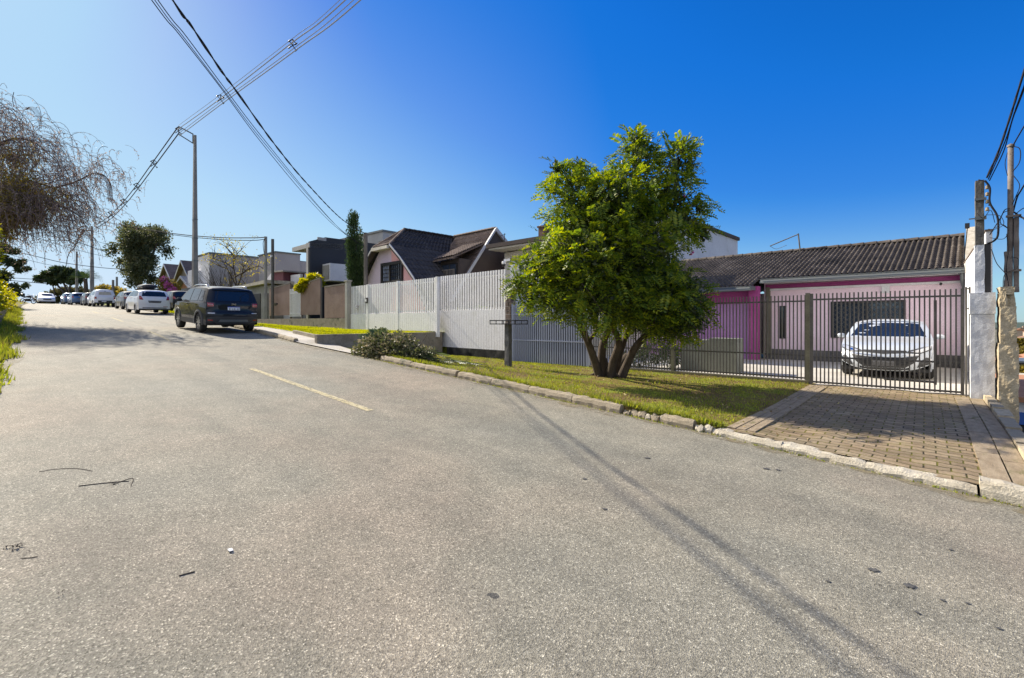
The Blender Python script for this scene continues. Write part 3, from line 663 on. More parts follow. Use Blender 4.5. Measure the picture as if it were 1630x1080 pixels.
f = empty('service_pole', (.74, 11.8, 2.0), 'stout concrete entry pole with tangled wires on top of the grey pillar', 'pole', 'electric entry poles')
mb = MB(); rough_box(mb, (.655, 11.62, 2.0), (.78, 11.8, 2.84), (3, 3, 14), .005); mb.build('plastered_base', M['plaster'], f)
mb = MB(); rough_box(mb, (.665, 11.63, 2.84), (.775, 11.79, 3.98), (3, 3, 16), .003)
for z in (3.0, 3.25, 3.5, 3.75): mb.box((.70, 11.624, z), (.74, 11.63, z + .09))
mb.build('shaft', noisy('dark_pole_concrete', (.10, .095, .085), (.17, .16, .145), 5, .9, .4, 50), f)
MB().box((.785, 11.66, 2.0), (.86, 11.84, 2.86)).build('conduit_box', M['dark_trim'], f)
MB().box((.655, 11.58, 3.28), (.80, 11.63, 3.34)).box((.58, 11.6, 3.30), (.66, 11.62, 3.32)).build('bracket', M['gutter'], f); MB().box((.655, 11.58, 3.62), (.80, 11.63, 3.66)).build('bracket', M['gutter'], f)
mb = MB()
for z in (3.42, 3.55, 3.68, 3.8): MB().lathe((.81, 11.6, z), (0, 0, 1), [(0, .001), (.0, .022), (.02, .03), (.035, .018), (.05, .028), (.07, .001)], 10).build('insulator', M['kerb'], f, True)
MB().box((.53, 11.58, 3.15), (.59, 11.64, 3.24)).build('junction_box', M['black_plastic'], f)
def loop(pts, r, parent, name='wire'): 
    return MB().tube(smooth_path(pts, 6), r, 5).build(name, M['cable'], parent, True)
loop([(.56, 11.6, 3.15), (.55, 11.6, 3.0), (.53, 11.6, 2.75), (.52, 11.6, 2.62)], .007, f)
loop([(.78, 11.58, 3.95), (.84, 11.56, 3.8), (.84, 11.56, 3.55), (.93, 11.56, 3.3), (.94, 11.58, 3.0), (.90, 11.62, 2.9), (.82, 11.66, 2.86)], .016, f)
loop([(.70, 11.58, 3.98), (.8, 11.56, 3.9), (.84, 11.57, 3.7), (.83, 11.57, 3.5)], .009, f)
loop([(.80, 11.58, 3.35), (.95, 11.5, 3.3), (1.0, 11.5, 3.15), (.9, 11.52, 3.08), (.82, 11.58, 3.1)], .005, f)
loop([(.86, 11.6, 2.75), (.92, 11.56, 2.5), (1.02, 11.56, 2.32), (1.05, 11.58, 2.2)], .006, f)
loop([(.68, 11.6, 3.4), (.76, 11.57, 3.3), (.85, 11.57, 3.42), (.9, 11.57, 3.2)], .005, f)
loop([(.84, 11.6, 3.0), (.96, 11.56, 3.25), (1.02, 11.58, 3.4), (1.08, 11.62, 3.42)], .008, f)
loop([(.84, 11.6, 2.95), (1.0, 11.5, 2.9), (1.05, 11.5, 3.05), (.98, 11.52, 3.15), (.9, 11.55, 3.1)], .005, f)

def crumbly(x0, x1, z0, z1, amp):
    mb = MB(); rough_box(mb, (x0, 11.38, z0), (x1, 11.85, z1), (7, 6, max(6, int((z1 - z0) / .04))), amp); return mb
f = empty('ruined_pillar', (1.03, 11.8, 0), 'crumbling brown pillar of peeling render right of the grey pillar', 'pillar')
mb = crumbly(.93, 1.165, -.9, 1.13, .008); mb.build('lower_block', M['crumble'], f); mb = crumbly(.95, 1.14, 1.13, 1.75, .007); mb.build('middle_block', M['crumble'], f)
mb = crumbly(.94, 1.02, 1.75, 1.98, .012); v2 = crumbly(.95, 1.12, 1.95, 2.08, .016); mb.add(v2.v, v2.f); rough_box(mb, (1.0, 11.5, 1.7), (1.13, 11.8, 1.97), (3, 3, 6), .01); mb.build('broken_top', M['crumble'], f)
f = empty('pipe_pole', (1.09, 11.75, 2.0), 'slim rusty pipe pole rising above the crumbling pillar', 'pole', 'electric entry poles')
MB().tube([(1.09, 11.74, 1.98), (1.10, 11.74, 3.3), (1.105, 11.74, 4.5)], .038, 12).lathe((1.105, 11.74, 4.5), (0, 0, 1), [(0, .05), (.03, .05), (.05, .02), (.06, .001)], 10).build('pipe', M['rustpole'], f, True)
mb = MB(); rough_box(mb, (1.03, 11.66, 2.0), (1.115, 11.8, 2.7), (3, 3, 14), .008); rough_box(mb, (1.14, 11.7, 2.0), (1.2, 11.8, 3.28), (2, 2, 12), .003); mb.build('old_shaft', M['rustpole'], f)
for z_ in (2.35, 3.28): MB().box((1.04, 11.64, z_), (1.22, 11.69, z_ + .035)).build('bracket', M['rustpole'], f)
loop([(1.1, 11.7, 4.5), (1.2, 11.65, 4.42), (1.2, 11.65, 4.2), (1.12, 11.68, 4.05)], .007, f)
loop([(1.06, 11.7, 4.4), (1.03, 11.66, 4.2), (1.06, 11.68, 4.0)], .005, f)
loop([(1.13, 11.7, 4.0), (1.2, 11.65, 3.8), (1.15, 11.68, 3.6), (1.12, 11.68, 3.5)], .006, f)
loop([(1.08, 11.66, 3.4), (1.0, 11.62, 3.35), (.97, 11.62, 3.2), (1.05, 11.64, 3.1)], .006, f)
loop([(1.05, 11.66, 3.0), (1.06, 11.6, 2.7), (1.04, 11.62, 2.4), (1.07, 11.62, 2.1)], .007, f)
loop([(1.0, 11.62, 2.05), (1.02, 11.6, 2.3), (1.16, 11.6, 2.4), (1.18, 11.62, 2.55), (1.1, 11.62, 2.6)], .005, f)
loop([(1.15, 11.64, 3.32), (1.25, 11.6, 3.4), (1.32, 11.56, 3.3), (1.5, 11.5, 3.36)], .007, f)
loop([(1.2, 11.64, 3.3), (1.3, 11.6, 3.15), (1.42, 11.52, 3.2), (1.55, 11.5, 3.05)], .006, f)
# stepped stones along the low edge of the driveway
for i, (y0, y1, w0, h) in enumerate([(11.25, 11.52, .10, .20), (10.75, 11.2, .12, .2), (10.1, 10.7, .14, .19), (9.35, 10.05, .17, .17), (8.5, 9.3, .14, .16), (7.6, 8.45, .12, .15), (6.7, 7.55, .11, .15), (5.95, 6.65, .11, .14)]):
    mb = MB(); rough_box(mb, (.755, y0, -.6), (.755 + w0, y1, ZR(.8) * max(0, (9 - y0) / 3) * .5 + .03 + h), (3, 5, 8), .012)
    o = mb.build('edging_stone', M['kerb'] if i % 3 else M['crumble']); tag(o, ['mossy edging stone against the foot of the crumbling pillar', 'mossy edging stone, second from the crumbling pillar along the driveway', 'mossy edging stone, third from the crumbling pillar along the driveway', 'wide edging stone midway along the right edge of the driveway', 'pale edging stone just below the widest stone of the driveway edge', 'edging stone beside the long border slabs, third from the kerb', 'edging stone beside the long border slabs, second from the kerb', 'edging stone at the corner of driveway and street kerb'][i], 'stone', 'stones edging the driveway')

# litter tray on a post in the verge
px = at(809, 587, Y=9.0)
f = empty('litter_stand', (px.x, 9.0, verge_z(px.x, 9)), 'short grey post with a slatted metal litter tray on the grass', 'litter stand')
bz = verge_z(px.x, 9)
mb = MB(); rough_box(mb, (px.x - .075, 8.94, bz - .1), (px.x + .065, 9.07, 1.42), (2, 2, 14), .004); mb.build('post', noisy('grey_post', (.10, .10, .10), (.17, .165, .16), 4, .95, .5, 40), f)
mb = MB()
for i in range(5): mb.box((px.x - .42, 8.78 + i * .1, 1.42 + .003), (px.x + .42, 8.865 + i * .1, 1.445))
for z in (1.51,):
    mb.box((px.x - .42, 8.76, z), (px.x + .42, 8.775, z + .025)).box((px.x - .42, 9.25, z), (px.x + .42, 9.265, z + .025)).box((px.x - .435, 8.76, z), (px.x - .42, 9.265, z + .025)).box((px.x + .42, 8.76, z), (px.x + .435, 9.265, z + .025))
for x in (-.42, -.21, 0, .21, .405): mb.box((px.x + x, 8.752, 1.42), (px.x + x + .015, 8.767, 1.53)).box((px.x + x, 9.265, 1.42), (px.x + x + .015, 9.28, 1.53))
mb.build('tray', M['dark_trim'], f)

# ================================================================== PINK HOUSE
def tile_roof(mb, c00, c10, c01, c11, nu, nv, amp=.045, step=.03, su=8, m=0):
    """c00-c10 eave, c01-c11 ridge; nu barrel rows, nv courses"""
    c00, c10, c01, c11 = map(Vector, (c00, c10, c01, c11)); nrm = (c10 - c00).cross(c01 - c00).normalized()
    if nrm.z < 0: nrm = -nrm
    vv = []
    for k in range(nv): vv += [k / nv, (k + .93) / nv]
    vv += [1.0]
    def P(u, v, kk):
        p = c00.lerp(c10, u).lerp(c01.lerp(c11, u), v); fu = (u * nu) % 1.0
        h = amp * (math.sin(math.pi * min(1, fu / .6)) if fu < .6 else -.45 * math.sin(math.pi * (fu - .6) / .4))
        fr = (v * nv) % 1.0 if kk % 2 == 0 or True else 0
        st = step * (1 - ((v * nv + 1e-6) % 1.0))
        return p + nrm * (h + st)
    U = nu * su; vs = [P(i / U, v, k) for i in range(U + 1) for k, v in enumerate(vv)]; n = len(vv)
    mb.add(vs, [(i * n + j, (i + 1) * n + j, (i + 1) * n + j + 1, i * n + j + 1) for i in range(U) for j in range(n - 1)], m)
def ridge_tiles(mb, a, b, n, r=.09, m=0):
    a, b = Vector(a), Vector(b); d = (b - a) / n; dn = d.normalized(); s = dn.cross(Vector((0, 0, 1))).normalized(); up = s.cross(dn)
    for i in range(n):
        p = a + d * i; q = p + d * 1.06
        vs = []
        for k, (c, rr) in enumerate(((p, r * 1.12), (q, r * .92))):
            for j in range(7):
                t = math.pi * j / 6; vs.append(c + s * math.cos(t) * rr * 1.3 + up * math.sin(t) * rr)
        mb.add(vs, [(j, j + 1, 8 + j, 7 + j) for j in range(6)] + [tuple(range(7)), tuple(range(13, 6, -1))], m)
PX0, PX1 = -8.9, .83
h = empty('pink_house', (-4, 19, GATE), 'single storey pink house with brown tiled roof behind the barred gate', 'house')
EV = lambda y: 2.99 + (y - 18.4) * .349
mb = MB(); mb.box((-4.5, 19, GATE - .3), (-2.42, 19.25, 2.95)).box((-.46, 19, GATE - .3), (PX1, 19.25, 2.95)).box((-2.42, 19, 2.17), (-.46, 19.25, 2.95)).box((-2.42, 19, GATE - .3), (-.46, 19.25, .95))
mb.box((PX0, 18.3, GATE - .3), (PX0 + .2, 26, 2.9)).box((PX0, 25.8, GATE - .3), (PX1, 26, 2.9))
mb.build('wall', M['pink'], h)
MB().box((-8.9, 18.28, GATE - .3), (-4.72, 18.5, 2.85)).build('wall', M['purple'], h)['label'] = 'purple side wall under the lower eave'
MB().box((-8.9, 18.262, 2.15), (-4.8, 18.278, 2.6)).box((-4.72, 18.0, 0), (-4.42, 18.3, 2.75)).build('painted_band', M['magenta'], h)
MB().box((-4.40, 18.88, .3), (-4.28, 18.99, 2.75)).build('downpipe', M['bar_post'], h)
MB().box((-4.39, 18.55, .0), (-4.33, 18.6, 2.2)).build('timber_post', M['wood'], h)
MB().box((-4.42, 18.90, 2.70), (PX1, 18.99, 2.84)).build('eave_band', noisy('plum_band', (.20, .03, .12), (.25, .04, .15), 1, .8, .05), h)
MB().box((-4.42, 18.93, 2.62), (PX1, 18.985, 2.69)).box((-1.05, 18.94, 2.4), (-.85, 18.99, 2.62)).build('moulding', M['white_wall'], h)
MB().box((-4.42, 18.5, 2.87), (PX1, 19.0, 2.9)).build('soffit', M['white_wall'], h)
MB().box((-4.42, 18.97, GATE - .2), (-.0, 18.995, .5)).box((0, 18.97, GATE - .2), (PX1, 18.995, .5)).build('plinth', noisy('dark_plinth', (.10, .095, .09), (.16, .15, .145), 2, .8, .1, 20), h)
mb = MB(); tile_roof(mb, (-4.5, 18.4, EV(18.4)), (PX1, 18.4, EV(18.4)), (-4.5, 22.5, 4.42), (PX1, 22.5, 4.42), 35, 17, .055, .035)
tile_roof(mb, (PX0 - .3, 17.6, EV(17.6)), (-4.5, 17.6, EV(17.6)), (PX0 - .3, 22.5, 4.42), (-4.5, 22.5, 4.42), 31, 20, .055, .035)
tile_roof(mb, (PX1, 26.6, 2.99), (PX0 - .3, 26.6, 2.99), (PX1, 22.5, 4.42), (PX0 - .3, 22.5, 4.42), 40, 8, su=4)
ridge_tiles(mb, (PX1, 22.5, 4.45), (PX0 - .3, 22.5, 4.45), 25, .10)
rf = mb.build('roof', M['tile'], h)
mb = MB()
def gut(x0, x1, y, z): mb.grid(lambda u, v: (lerp(x0, x1, u), y - .13 * math.sin(v * math.pi / 2 + .0) * (1) - .0, z + .06 - .14 * (v)), 1, 6).box((x0, y - .14, z + .05), (x1, y - .11, z + .07)).box((x0, y - .12, z - .09), (x1, y, z - .08))
gut(-4.45, PX1 + .03, 18.42, 2.95); gut(PX0 - .3, -4.5, 17.62, 2.67); mb.box((-4.53, 17.5, 2.60), (-4.49, 18.4, 2.74))
mb.build('gutter', M['gutter'], h)
mb = MB(); mb.prism([(PX1 + .04, 18.15, 2.85), (PX1 + .04, 22.6, 4.4), (PX1 + .04, 22.6, 4.75), (PX1 + .04, 18.15, 3.2)], (.22, 0, 0)); mb.build('gable_coping', M['kerb_white'], h)
mb = MB(); mb.tube([(PX1 - .02, 18.35, 2.95), (PX1 - .02, 18.38, 2.7), (PX1 + .02, 18.8, 2.4), (PX1 + .02, 18.88, .2)], .045, 8); mb.build('downpipe', M['gutter'], h, True)
# barred window with curtain
wn = MB().box((-2.42, 18.96, 2.11), (-.46, 19.06, 2.17)).box((-2.42, 18.96, .95), (-.46, 19.06, 1.0)).box((-2.42, 18.961, 1.0), (-2.36, 19.06, 2.11)).box((-.52, 18.961, 1.0), (-.46, 19.06, 2.11)).box((-1.47, 18.97, 1.0), (-1.41, 19.05, 2.11)).build('window', M['dark_trim'], h)
MB().box((-2.36, 19.10, 1.0), (-.52, 19.105, 2.11)).build('pane', M['glass_blue'], wn)
mb = MB()
for i in range(34): x = -2.34 + i * .055; mb.box((x, 19.14 + .015 * (i % 2), 1.0), (x + .053, 19.15 + .015 * (i % 2), 2.11))
mb.build('curtain', M['interior'], wn)
mb = MB(); st = .16; x0, x1, z0, z1 = -2.36, -.52, 1.0, 2.11
k = -8
while x0 + k * st < x1:
    for s in (1, -1):
        a = x0 + k * st; L_ = z1 - z0; pts = [(a, z0 if s > 0 else z1), (a + L_, z1 if s > 0 else z0)]
        (ax, az), (bx, bz_) = pts
        if ax < x0: t = (x0 - ax) / (bx - ax); az = lerp(az, bz_, t); ax = x0
        if bx > x1: t = (x1 - ax) / (bx - ax); bz_ = lerp(az, bz_, t); bx = x1
        if bx > ax + .01: mb.tube([(ax, 18.99, az), (bx, 18.99, bz_)], .0055, 4)
    k += 1
for i in range(13): z = 1.04 + i * .085; mb.tube([(-.5, 18.95, z), (-.46, 18.945, z + .04), (-.5, 18.95, z + .08)], .006, 4)
mb.build('grille', M['bar'], wn)
wn = MB().box((-3.98, 18.97, .88), (-3.80, 19.0, 2.06)).build('window', M['dark_trim'], h); wn['label'] = 'tall slit window'
MB().box((-3.95, 18.962, .92), (-3.83, 18.969, 2.02)).build('pane', M['glass'], wn)
MB().lathe((.35, 18.85, 2.62), (0, -1, -.3), [(0, .001), (0, .035), (.08, .035), (.1, .02), (.1, .001)], 10).build('camera', M['dark_trim'], h)
# roof antenna
b0 = at(1264, 404, Y=22.3); 
f = empty('roof_antenna', (b0.x, 22.3, b0.z), 'thin bent antenna mast on the ridge of the pink house', 'antenna')
MB().tube([b0, (b0.x - .08, 22.3, b0.z + .85)], .028, 6).build('mast', M['bar'], f)
MB().tube([(b0.x - .08, 22.3, b0.z + .82), (b0.x - 1.15, 22.3, b0.z + .45)], .022, 6).tube(smooth_path([(b0.x - 1.15, 22.3, b0.z + .45), (b0.x - .9, 22.3, b0.z + .3), (b0.x - .5, 22.3, b0.z + .42)]), .008, 4).build('boom', M['bar'], f)
# boundary wall at the right
o = MB().box((.845, 12.35, -2), (.93, 26.5, 3.17)).build('boundary_wall', M['white_wall']); tag(o, 'tall white boundary wall running back beside the barred gate', 'wall')
MB().box((.83, 12.33, 3.17), (.945, 26.5, 3.2)).build('coping', M['tile_brown'], o)
# low wall, step and shrub behind the bars
mb = MB().box((-5.3, 13.4, GATE - .1), (-4.5, 13.9, .98)).box((-4.47, 13.3, GATE - .1), (-3.75, 13.9, 1.04))
tag(mb.build('planter', noisy('grey_green_cement', (.17, .18, .15), (.23, .24, .20), 1.5, .9, .1, 40)), 'plain grey cement planter behind the barred fence', 'planter')

# ================================================================== LEAF TOOLS
def frame(d):
    d = d / (np.linalg.norm(d, axis=-1, keepdims=True) + 1e-9); up = np.zeros_like(d); up[..., 2] = 1
    s = np.cross(d, up); s /= (np.linalg.norm(s, axis=-1, keepdims=True) + 1e-9); return d, s, np.cross(s, d)
def sample_lobes(lobes, n, shell=.55):
    """lobes: (center, (rx,ry,rz), weight); returns points and outward directions"""
    wts = np.array([l[2] * (l[1][0] * l[1][1] * l[1][2]) ** (2 / 3) for l in lobes]); wts /= wts.sum()
    idx = RNG.choice(len(lobes), n, p=wts); c = np.array([tuple(l[0]) for l in lobes])[idx]; r = np.array([l[1] for l in lobes])[idx]
    d = RNG.normal(size=(n, 3)); d /= np.linalg.norm(d, axis=1, keepdims=True)
    rad = 1 - shell * RNG.random(n) ** 1.6; rad *= 1 + .12 * RNG.normal(size=n)
    return c + d * r * rad[:, None], d
def pinnate(points, dirs, length=(.22, .36), pairs=7, lw=.34, droop=.5, leafw=.42):
    """feather-like compound leaves: one blade pair after another along a drooping rib"""
    n = len(points); d = dirs + RNG.normal(size=(n, 3)) * .55; d[:, 2] -= droop * RNG.random(n); D, S, U = frame(d)
    L_ = RNG.uniform(length[0], length[1], n)[:, None]; out = []
    roll = RNG.uniform(-.9, .9, n)[:, None]; S2 = S * np.cos(roll) + U * np.sin(roll); U2 = np.cross(S2, D)
    for k in range(pairs):
        t = (k + .8) / pairs; base = points + D * L_ * t - U2 * 0 + np.array([0, 0, -1]) * L_ * (t ** 2) * .25
        for sg in (-1, 1):
            ll = L_ * lw * (1 - .55 * abs(t - .45)); tip = base + (S2 * sg * .9 + D * .45) * ll + U2 * ll * RNG.uniform(-.25, .25, (n, 1))
            mid = (base + tip) / 2; wv = D * ll * leafw * .5
            out.append(np.stack([base, mid + wv, tip, mid - wv], 1))
    return np.concatenate(out)
def leaf_quads(points, dirs, size=(.05, .1), aspect=.45, spread=1.0):
    n = len(points); d = dirs + RNG.normal(size=(n, 3)) * spread; D, S, U = frame(d); a = RNG.uniform(0, 2 * np.pi, n)[:, None]
    S2 = S * np.cos(a) + U * np.sin(a); L_ = RNG.uniform(size[0], size[1], n)[:, None]
    tip = points + D * L_; mid = points + D * L_ * .45; wv = S2 * L_ * aspect * .5
    return np.stack([points, mid + wv, tip, mid - wv], 1)
def limb(mb, pts, r0, r1, n=8, m=0):
    P = smooth_path(pts, 5); k = len(P); mb.tube(P, [lerp(r0, r1, (i / (k - 1)) ** .8) for i in range(k)], n, m)

# ================================================================== THE TREE IN THE VERGE
TX, TY = -5.5, 9.5; T0 = (ray(965, 600)[1]); TT = TY / T0
CS = 0
def tp(px, py, dt=0): return at(px, py, t=TT + dt + CS)
tree = empty('verge_tree', (TX, TY, verge_z(TX, TY)), 'bushy green tree with several stems standing on the verge', 'tree')
mb = MB()
stems = [[(958, 612, 0), (950, 585, -.05), (936, 545, -.1), (921, 512, -.2), (912, 470, -.4), (900, 430, -.6)],
         [(962, 612, 0), (958, 575, .1), (962, 540, .2), (980, 500, .3), (985, 440, .3), (990, 360, .2), (1015, 270, 0)],
         [(972, 612, -.1), (975, 580, -.15), (985, 545, -.2), (972, 515, -.25), (950, 460, -.3), (930, 400, -.2), (925, 330, 0)],
         [(985, 612, -.05), (996, 585, -.1), (1012, 552, -.2), (1040, 520, -.3), (1055, 470, -.4), (1060, 420, -.2)],
         [(990, 608, .1), (1008, 580, .3), (1030, 550, .5), (1062, 520, .6), (1085, 490, .6)],
         [(978, 606, .1), (988, 560, .3), (1010, 500, .5), (1040, 430, .5), (1070, 340, .3), (1080, 250, .1)],
         [(936, 545, -.1), (950, 520, .2), (935, 480, .4), (895, 440, .3), (855, 440, .1)]]
rad = [(.12, .03), (.12, .035), (.115, .025), (.12, .03), (.08, .02), (.09, .02), (.05, .015)]
for s, (a, b) in [(p_, q_) for i_, (p_, q_) in enumerate(zip(stems, rad)) if i_ != 4]: limb(mb, [tp(p[0], p[1], p[2] - .75 * min(1, max(0, (600 - p[1]) / 150))) for p in s], a, b, 9)
limb(mb, [tp(966, 618, .9), tp(966, 603, .9), tp(962, 588, .88), tp(958, 572, .86)], .22, .12, 12); limb(mb, [tp(980, 618, .9), tp(983, 600, .88), tp(990, 582, .8), tp(1000, 566, .7)], .20, .10, 12)
for k in range(7):
    a = k * .9 + .2; limb(mb, [(TX + .02, TY, verge_z(TX, TY) + .16), (TX + .22 * math.cos(a), TY + .2 * math.sin(a), verge_z(TX, TY) + .06), (TX + .42 * math.cos(a), TY + .38 * math.sin(a), verge_z(TX, TY) - .03)], .07, .02, 6)
mb.build('trunk', M['bark'], tree, True)
CS = -.9; pxm = (TT + CS) / FPX
def LB(px, py, rx, rz, dt=0, w_=1, ry=None): 
    return (tp(px, py, dt), (rx * pxm, (ry or (rx + rz) / 2 * 1.2) * pxm, rz * pxm), w_)
lobes = [LB(930, 330, 52, 58, 0), LB(905, 300, 28, 32, .1, .7), LB(1012, 262, 30, 46, 0, .8), LB(1030, 245, 20, 26, .2, .5), LB(1078, 262, 24, 40, .1, .7), LB(1060, 310, 45, 45, 0), LB(985, 330, 60, 60, -.3), LB(985, 350, 80, 75, .4),
         LB(1085, 355, 34, 38, 0), LB(910, 400, 48, 50, -.3), LB(868, 432, 42, 38, -.2), LB(845, 455, 28, 26, 0, .6), LB(950, 410, 70, 65, -.6), LB(1020, 400, 66, 62, -.5), LB(1000, 430, 80, 60, .4), LB(915, 460, 50, 45, -.5), LB(965, 480, 55, 40, -.7), LB(880, 480, 32, 28, -.4, .7),
         LB(1030, 470, 60, 48, -.3), LB(1078, 475, 44, 50, 0), LB(1085, 510, 38, 32, .1), LB(1045, 500, 48, 34, .3)]
lobes += [LB(1013, 224, 12, 14, 0, 2), LB(1088, 240, 14, 14, 0, 1.6), LB(1098, 262, 10, 14, .1, 1.5), LB(1120, 372, 12, 10, 0, 1.6), LB(1112, 330, 12, 14, 0, 1.3), LB(886, 268, 12, 12, 0, 1.6), LB(878, 300, 9, 9, 0, 1.5), LB(826, 452, 14, 10, -.1, 1.6), LB(846, 478, 12, 12, 0, 1.4), LB(920, 262, 14, 9, 0, 1.3)]
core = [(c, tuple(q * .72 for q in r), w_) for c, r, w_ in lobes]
P1, D1 = sample_lobes(lobes, 5000, .5)
def carve(P, D=None):     # hold the bay of open sky and wall at the right of the crown
    t = (P[:, 0] * FX + P[:, 1] * FY); r = (P[:, 0] * RX + P[:, 1] * RY) / t * FPX + 815; q = 512 - (P[:, 2] - EYE) / t * FPX
    k = ~((np.abs(r - 1112) < 26) & (np.abs(q - 408) < 24) | (r > 1100) & (q > 385) & (q < 440)) & (q < 552) & ~((q > 520) & (r < 975))
    return k
k = carve(P1); P1, D1 = P1[k], D1[k]
D1[:, 2] = D1[:, 2] * .5 + .15
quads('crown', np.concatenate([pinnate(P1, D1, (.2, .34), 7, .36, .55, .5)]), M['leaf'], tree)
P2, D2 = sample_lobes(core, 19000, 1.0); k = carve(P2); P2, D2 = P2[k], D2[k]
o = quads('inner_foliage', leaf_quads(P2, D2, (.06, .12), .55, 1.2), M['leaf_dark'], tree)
# darker woody shrub grown into the lower right of the crown
low = [LB(1080, 470, 42, 50, -.1), LB(1100, 505, 26, 30, 0), LB(1050, 505, 50, 32, .1), LB(1000, 505, 40, 22, .4, .7)]
P3, D3 = sample_lobes(low, 9000, .9); k = carve(P3); P3, D3 = P3[k], D3[k]
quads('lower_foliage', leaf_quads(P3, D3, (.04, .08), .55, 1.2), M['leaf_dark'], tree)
# twigs inside the crown
mb = MB()
for k in range(150):
    a = random.choice(stems); i = random.randrange(2, len(a)); p0 = tp(a[i][0], a[i][1], a[i][2]); tgt, _, _ = random.choice(lobes); p1 = Vector(P1[random.randrange(len(P1))])
    if (p1 - p0).length > 1.6: continue
    mid = (p0 + p1) / 2 + Vector((random.uniform(-.15, .15), random.uniform(-.15, .15), random.uniform(0, .2))); limb(mb, [p0, mid, p1], .018, .005, 4)
mb.build('twigs', M['bark_dark'], tree, True)
mb = MB()
for px_, py_ in ((1089, 312), (1091, 314), (1103, 402), (1100, 405)):
    c = tp(px_, py_, -.1); mb.lathe(c, (0, 0, 1), [(-.03, .001), (0, .035), (.03, .001)], 6)
mb.build('blossom', M['flower'], tree)

# heap of cut branches and palm fronds at the kerb
heap = empty('cut_branches', (-10, 6.8, ZR(-10)), 'heap of cut leafy branches and palm fronds dumped at the kerb', 'branch heap')
hl = [((-10.75, 6.62, .66), (.38, .34, .34), 1), ((-10.3, 6.75, .78), (.5, .45, .45), 1.2), ((-9.7, 6.85, .78), (.55, .45, .42), 1.2), ((-9.1, 6.95, .62), (.5, .42, .30), 1), ((-10.45, 6.7, .55), (.6, .4, .2), 1)]
P, D = sample_lobes([(Vector(c), r, q) for c, r, q in hl], 15000, .9); k = P[:, 2] > .38 + P[:, 0] * 0; P, D = P[k], D[k]
quads('leaves', leaf_quads(P, D, (.05, .11), .5, 1.0), M['leaf_cut'], heap)
def frond(base, dirv, L_, n=22, w_=.22, droop=.5):
    base = Vector(base); d = Vector(dirv).normalized(); s = d.cross(Vector((0, 0, 1))).normalized(); qs = []; rib = []
    for i in range(n):
        t = i / (n - 1); p = base + d * L_ * t + Vector((0, 0, -droop * L_ * t * t)); rib.append(p)
        for sg in (-1, 1):
            l = w_ * math.sin(math.pi * min(1, .12 + t * .9)) + .05; tip = p + s * sg * l * .8 + d * l * .7 + Vector((0, 0, random.uniform(-.25, .05) * l)); m_ = (p + tip) / 2; wv = d * .012 + Vector((0, 0, .006))
            qs.append([p, m_ + wv, tip, m_ - wv])
    return np.array([[tuple(v) for v in q] for q in qs]), rib
fr = [((-10.5, 6.75, .7), (-.35, .1, 1.0), .75, .15), ((-10.4, 6.8, .7), (-.1, .1, 1), .7, .1), ((-10.55, 6.7, .8), (-.7, 0, .7), .7, .2), ((-10.3, 6.7, .75), (.2, .1, 1), .65, .1), ((-9.6, 6.8, .75), (1, .25, .25), 1.7, .35), ((-9.4, 6.9, .6), (1, .35, .1), 1.9, .15), ((-9.5, 6.8, .7), (1, .05, .25), 1.3, .4), ((-10.6, 6.6, .8), (-.9, .1, .3), .6, .5), ((-9.2, 7.1, .55), (1, .5, .05), 1.6, .08), ((-10.2, 6.7, 1.0), (-.6, .0, .8), .5, .3)]
mb = MB(); pml = m_leaf('palm_leaf', (.04, .07, .03), (.08, .12, .05), (.15, .18, .09), .25)
for b_, d_, l_, dr in fr:
    q, rb = frond(b_, d_, l_, 30, .26, dr); quads('palm_frond', q, pml, heap); mb.tube(rb, .009, 4)
for k in range(26):
    a = Vector((random.uniform(-10.9, -9), random.uniform(6.5, 7.1), random.uniform(.5, .9))); mb.tube([a, a + Vector((random.uniform(-.5, .5), random.uniform(-.2, .2), random.uniform(-.05, .35)))], .008, 4)
mb.build('branch', M['bark_dark'], heap)

# ================================================================== CHALET
S_ = .85
def cs(x, y, zr): return Vector((x * S_, y * S_, EYE + zr * S_))
ch = empty('chalet', cs(-23, 18, -1), 'dark steep roofed chalet with a salmon gable and bay window', 'house')
CX = -24.05; GY = 16.0
prof = [(.92, 4.42), (2.12, 3.5), (3.4, 2.33), (4.9, .3), (5.2, -.8)]
mb = MB()
for sg in (1, -1):
    pts = [(0, 5.6)] + prof
    for i in range(len(prof) - 1):
        (a0, z0), (a1, z1) = prof[i], prof[i + 1]
        c = [cs(CX + sg * a1, GY - .25, z1), cs(CX + sg * a1, 25, z1), cs(CX + sg * a0, GY - .25, z0), cs(CX + sg * a0, 25, z0)]
        tile_roof(mb, *(c if sg > 0 else [c[1], c[0], c[3], c[2]]), 34, [3, 4, 6, 3][i], .035, .03, 4)
    c = [cs(CX + sg * .92, GY - .25, 4.42), cs(CX + sg * .92, 25, 4.42), cs(CX, GY + 1.3, 5.6), cs(CX, 25, 5.6)]
    tile_roof(mb, *c, 34, 4, .035, .03, 4)
ridge_tiles(mb, cs(CX, GY + 1.3, 5.64), cs(CX, 25, 5.64), 22, .08)
rf = mb.build('roof', M['tile_dark'], ch)
mb = MB(); tile_roof(mb, cs(CX - .92, GY - .25, 4.42), cs(CX + .92, GY - .25, 4.42), cs(CX - .05, GY + 1.3, 5.6), cs(CX + .05, GY + 1.3, 5.6), 9, 5, .035, .03, 4)
ridge_tiles(mb, cs(CX - .92, GY - .25, 4.46), cs(CX, GY + 1.3, 5.64), 5, .06); ridge_tiles(mb, cs(CX + .92, GY - .25, 4.46), cs(CX, GY + 1.3, 5.64), 5, .06)
mb.build('hip_roof', M['tile_brown'], ch)
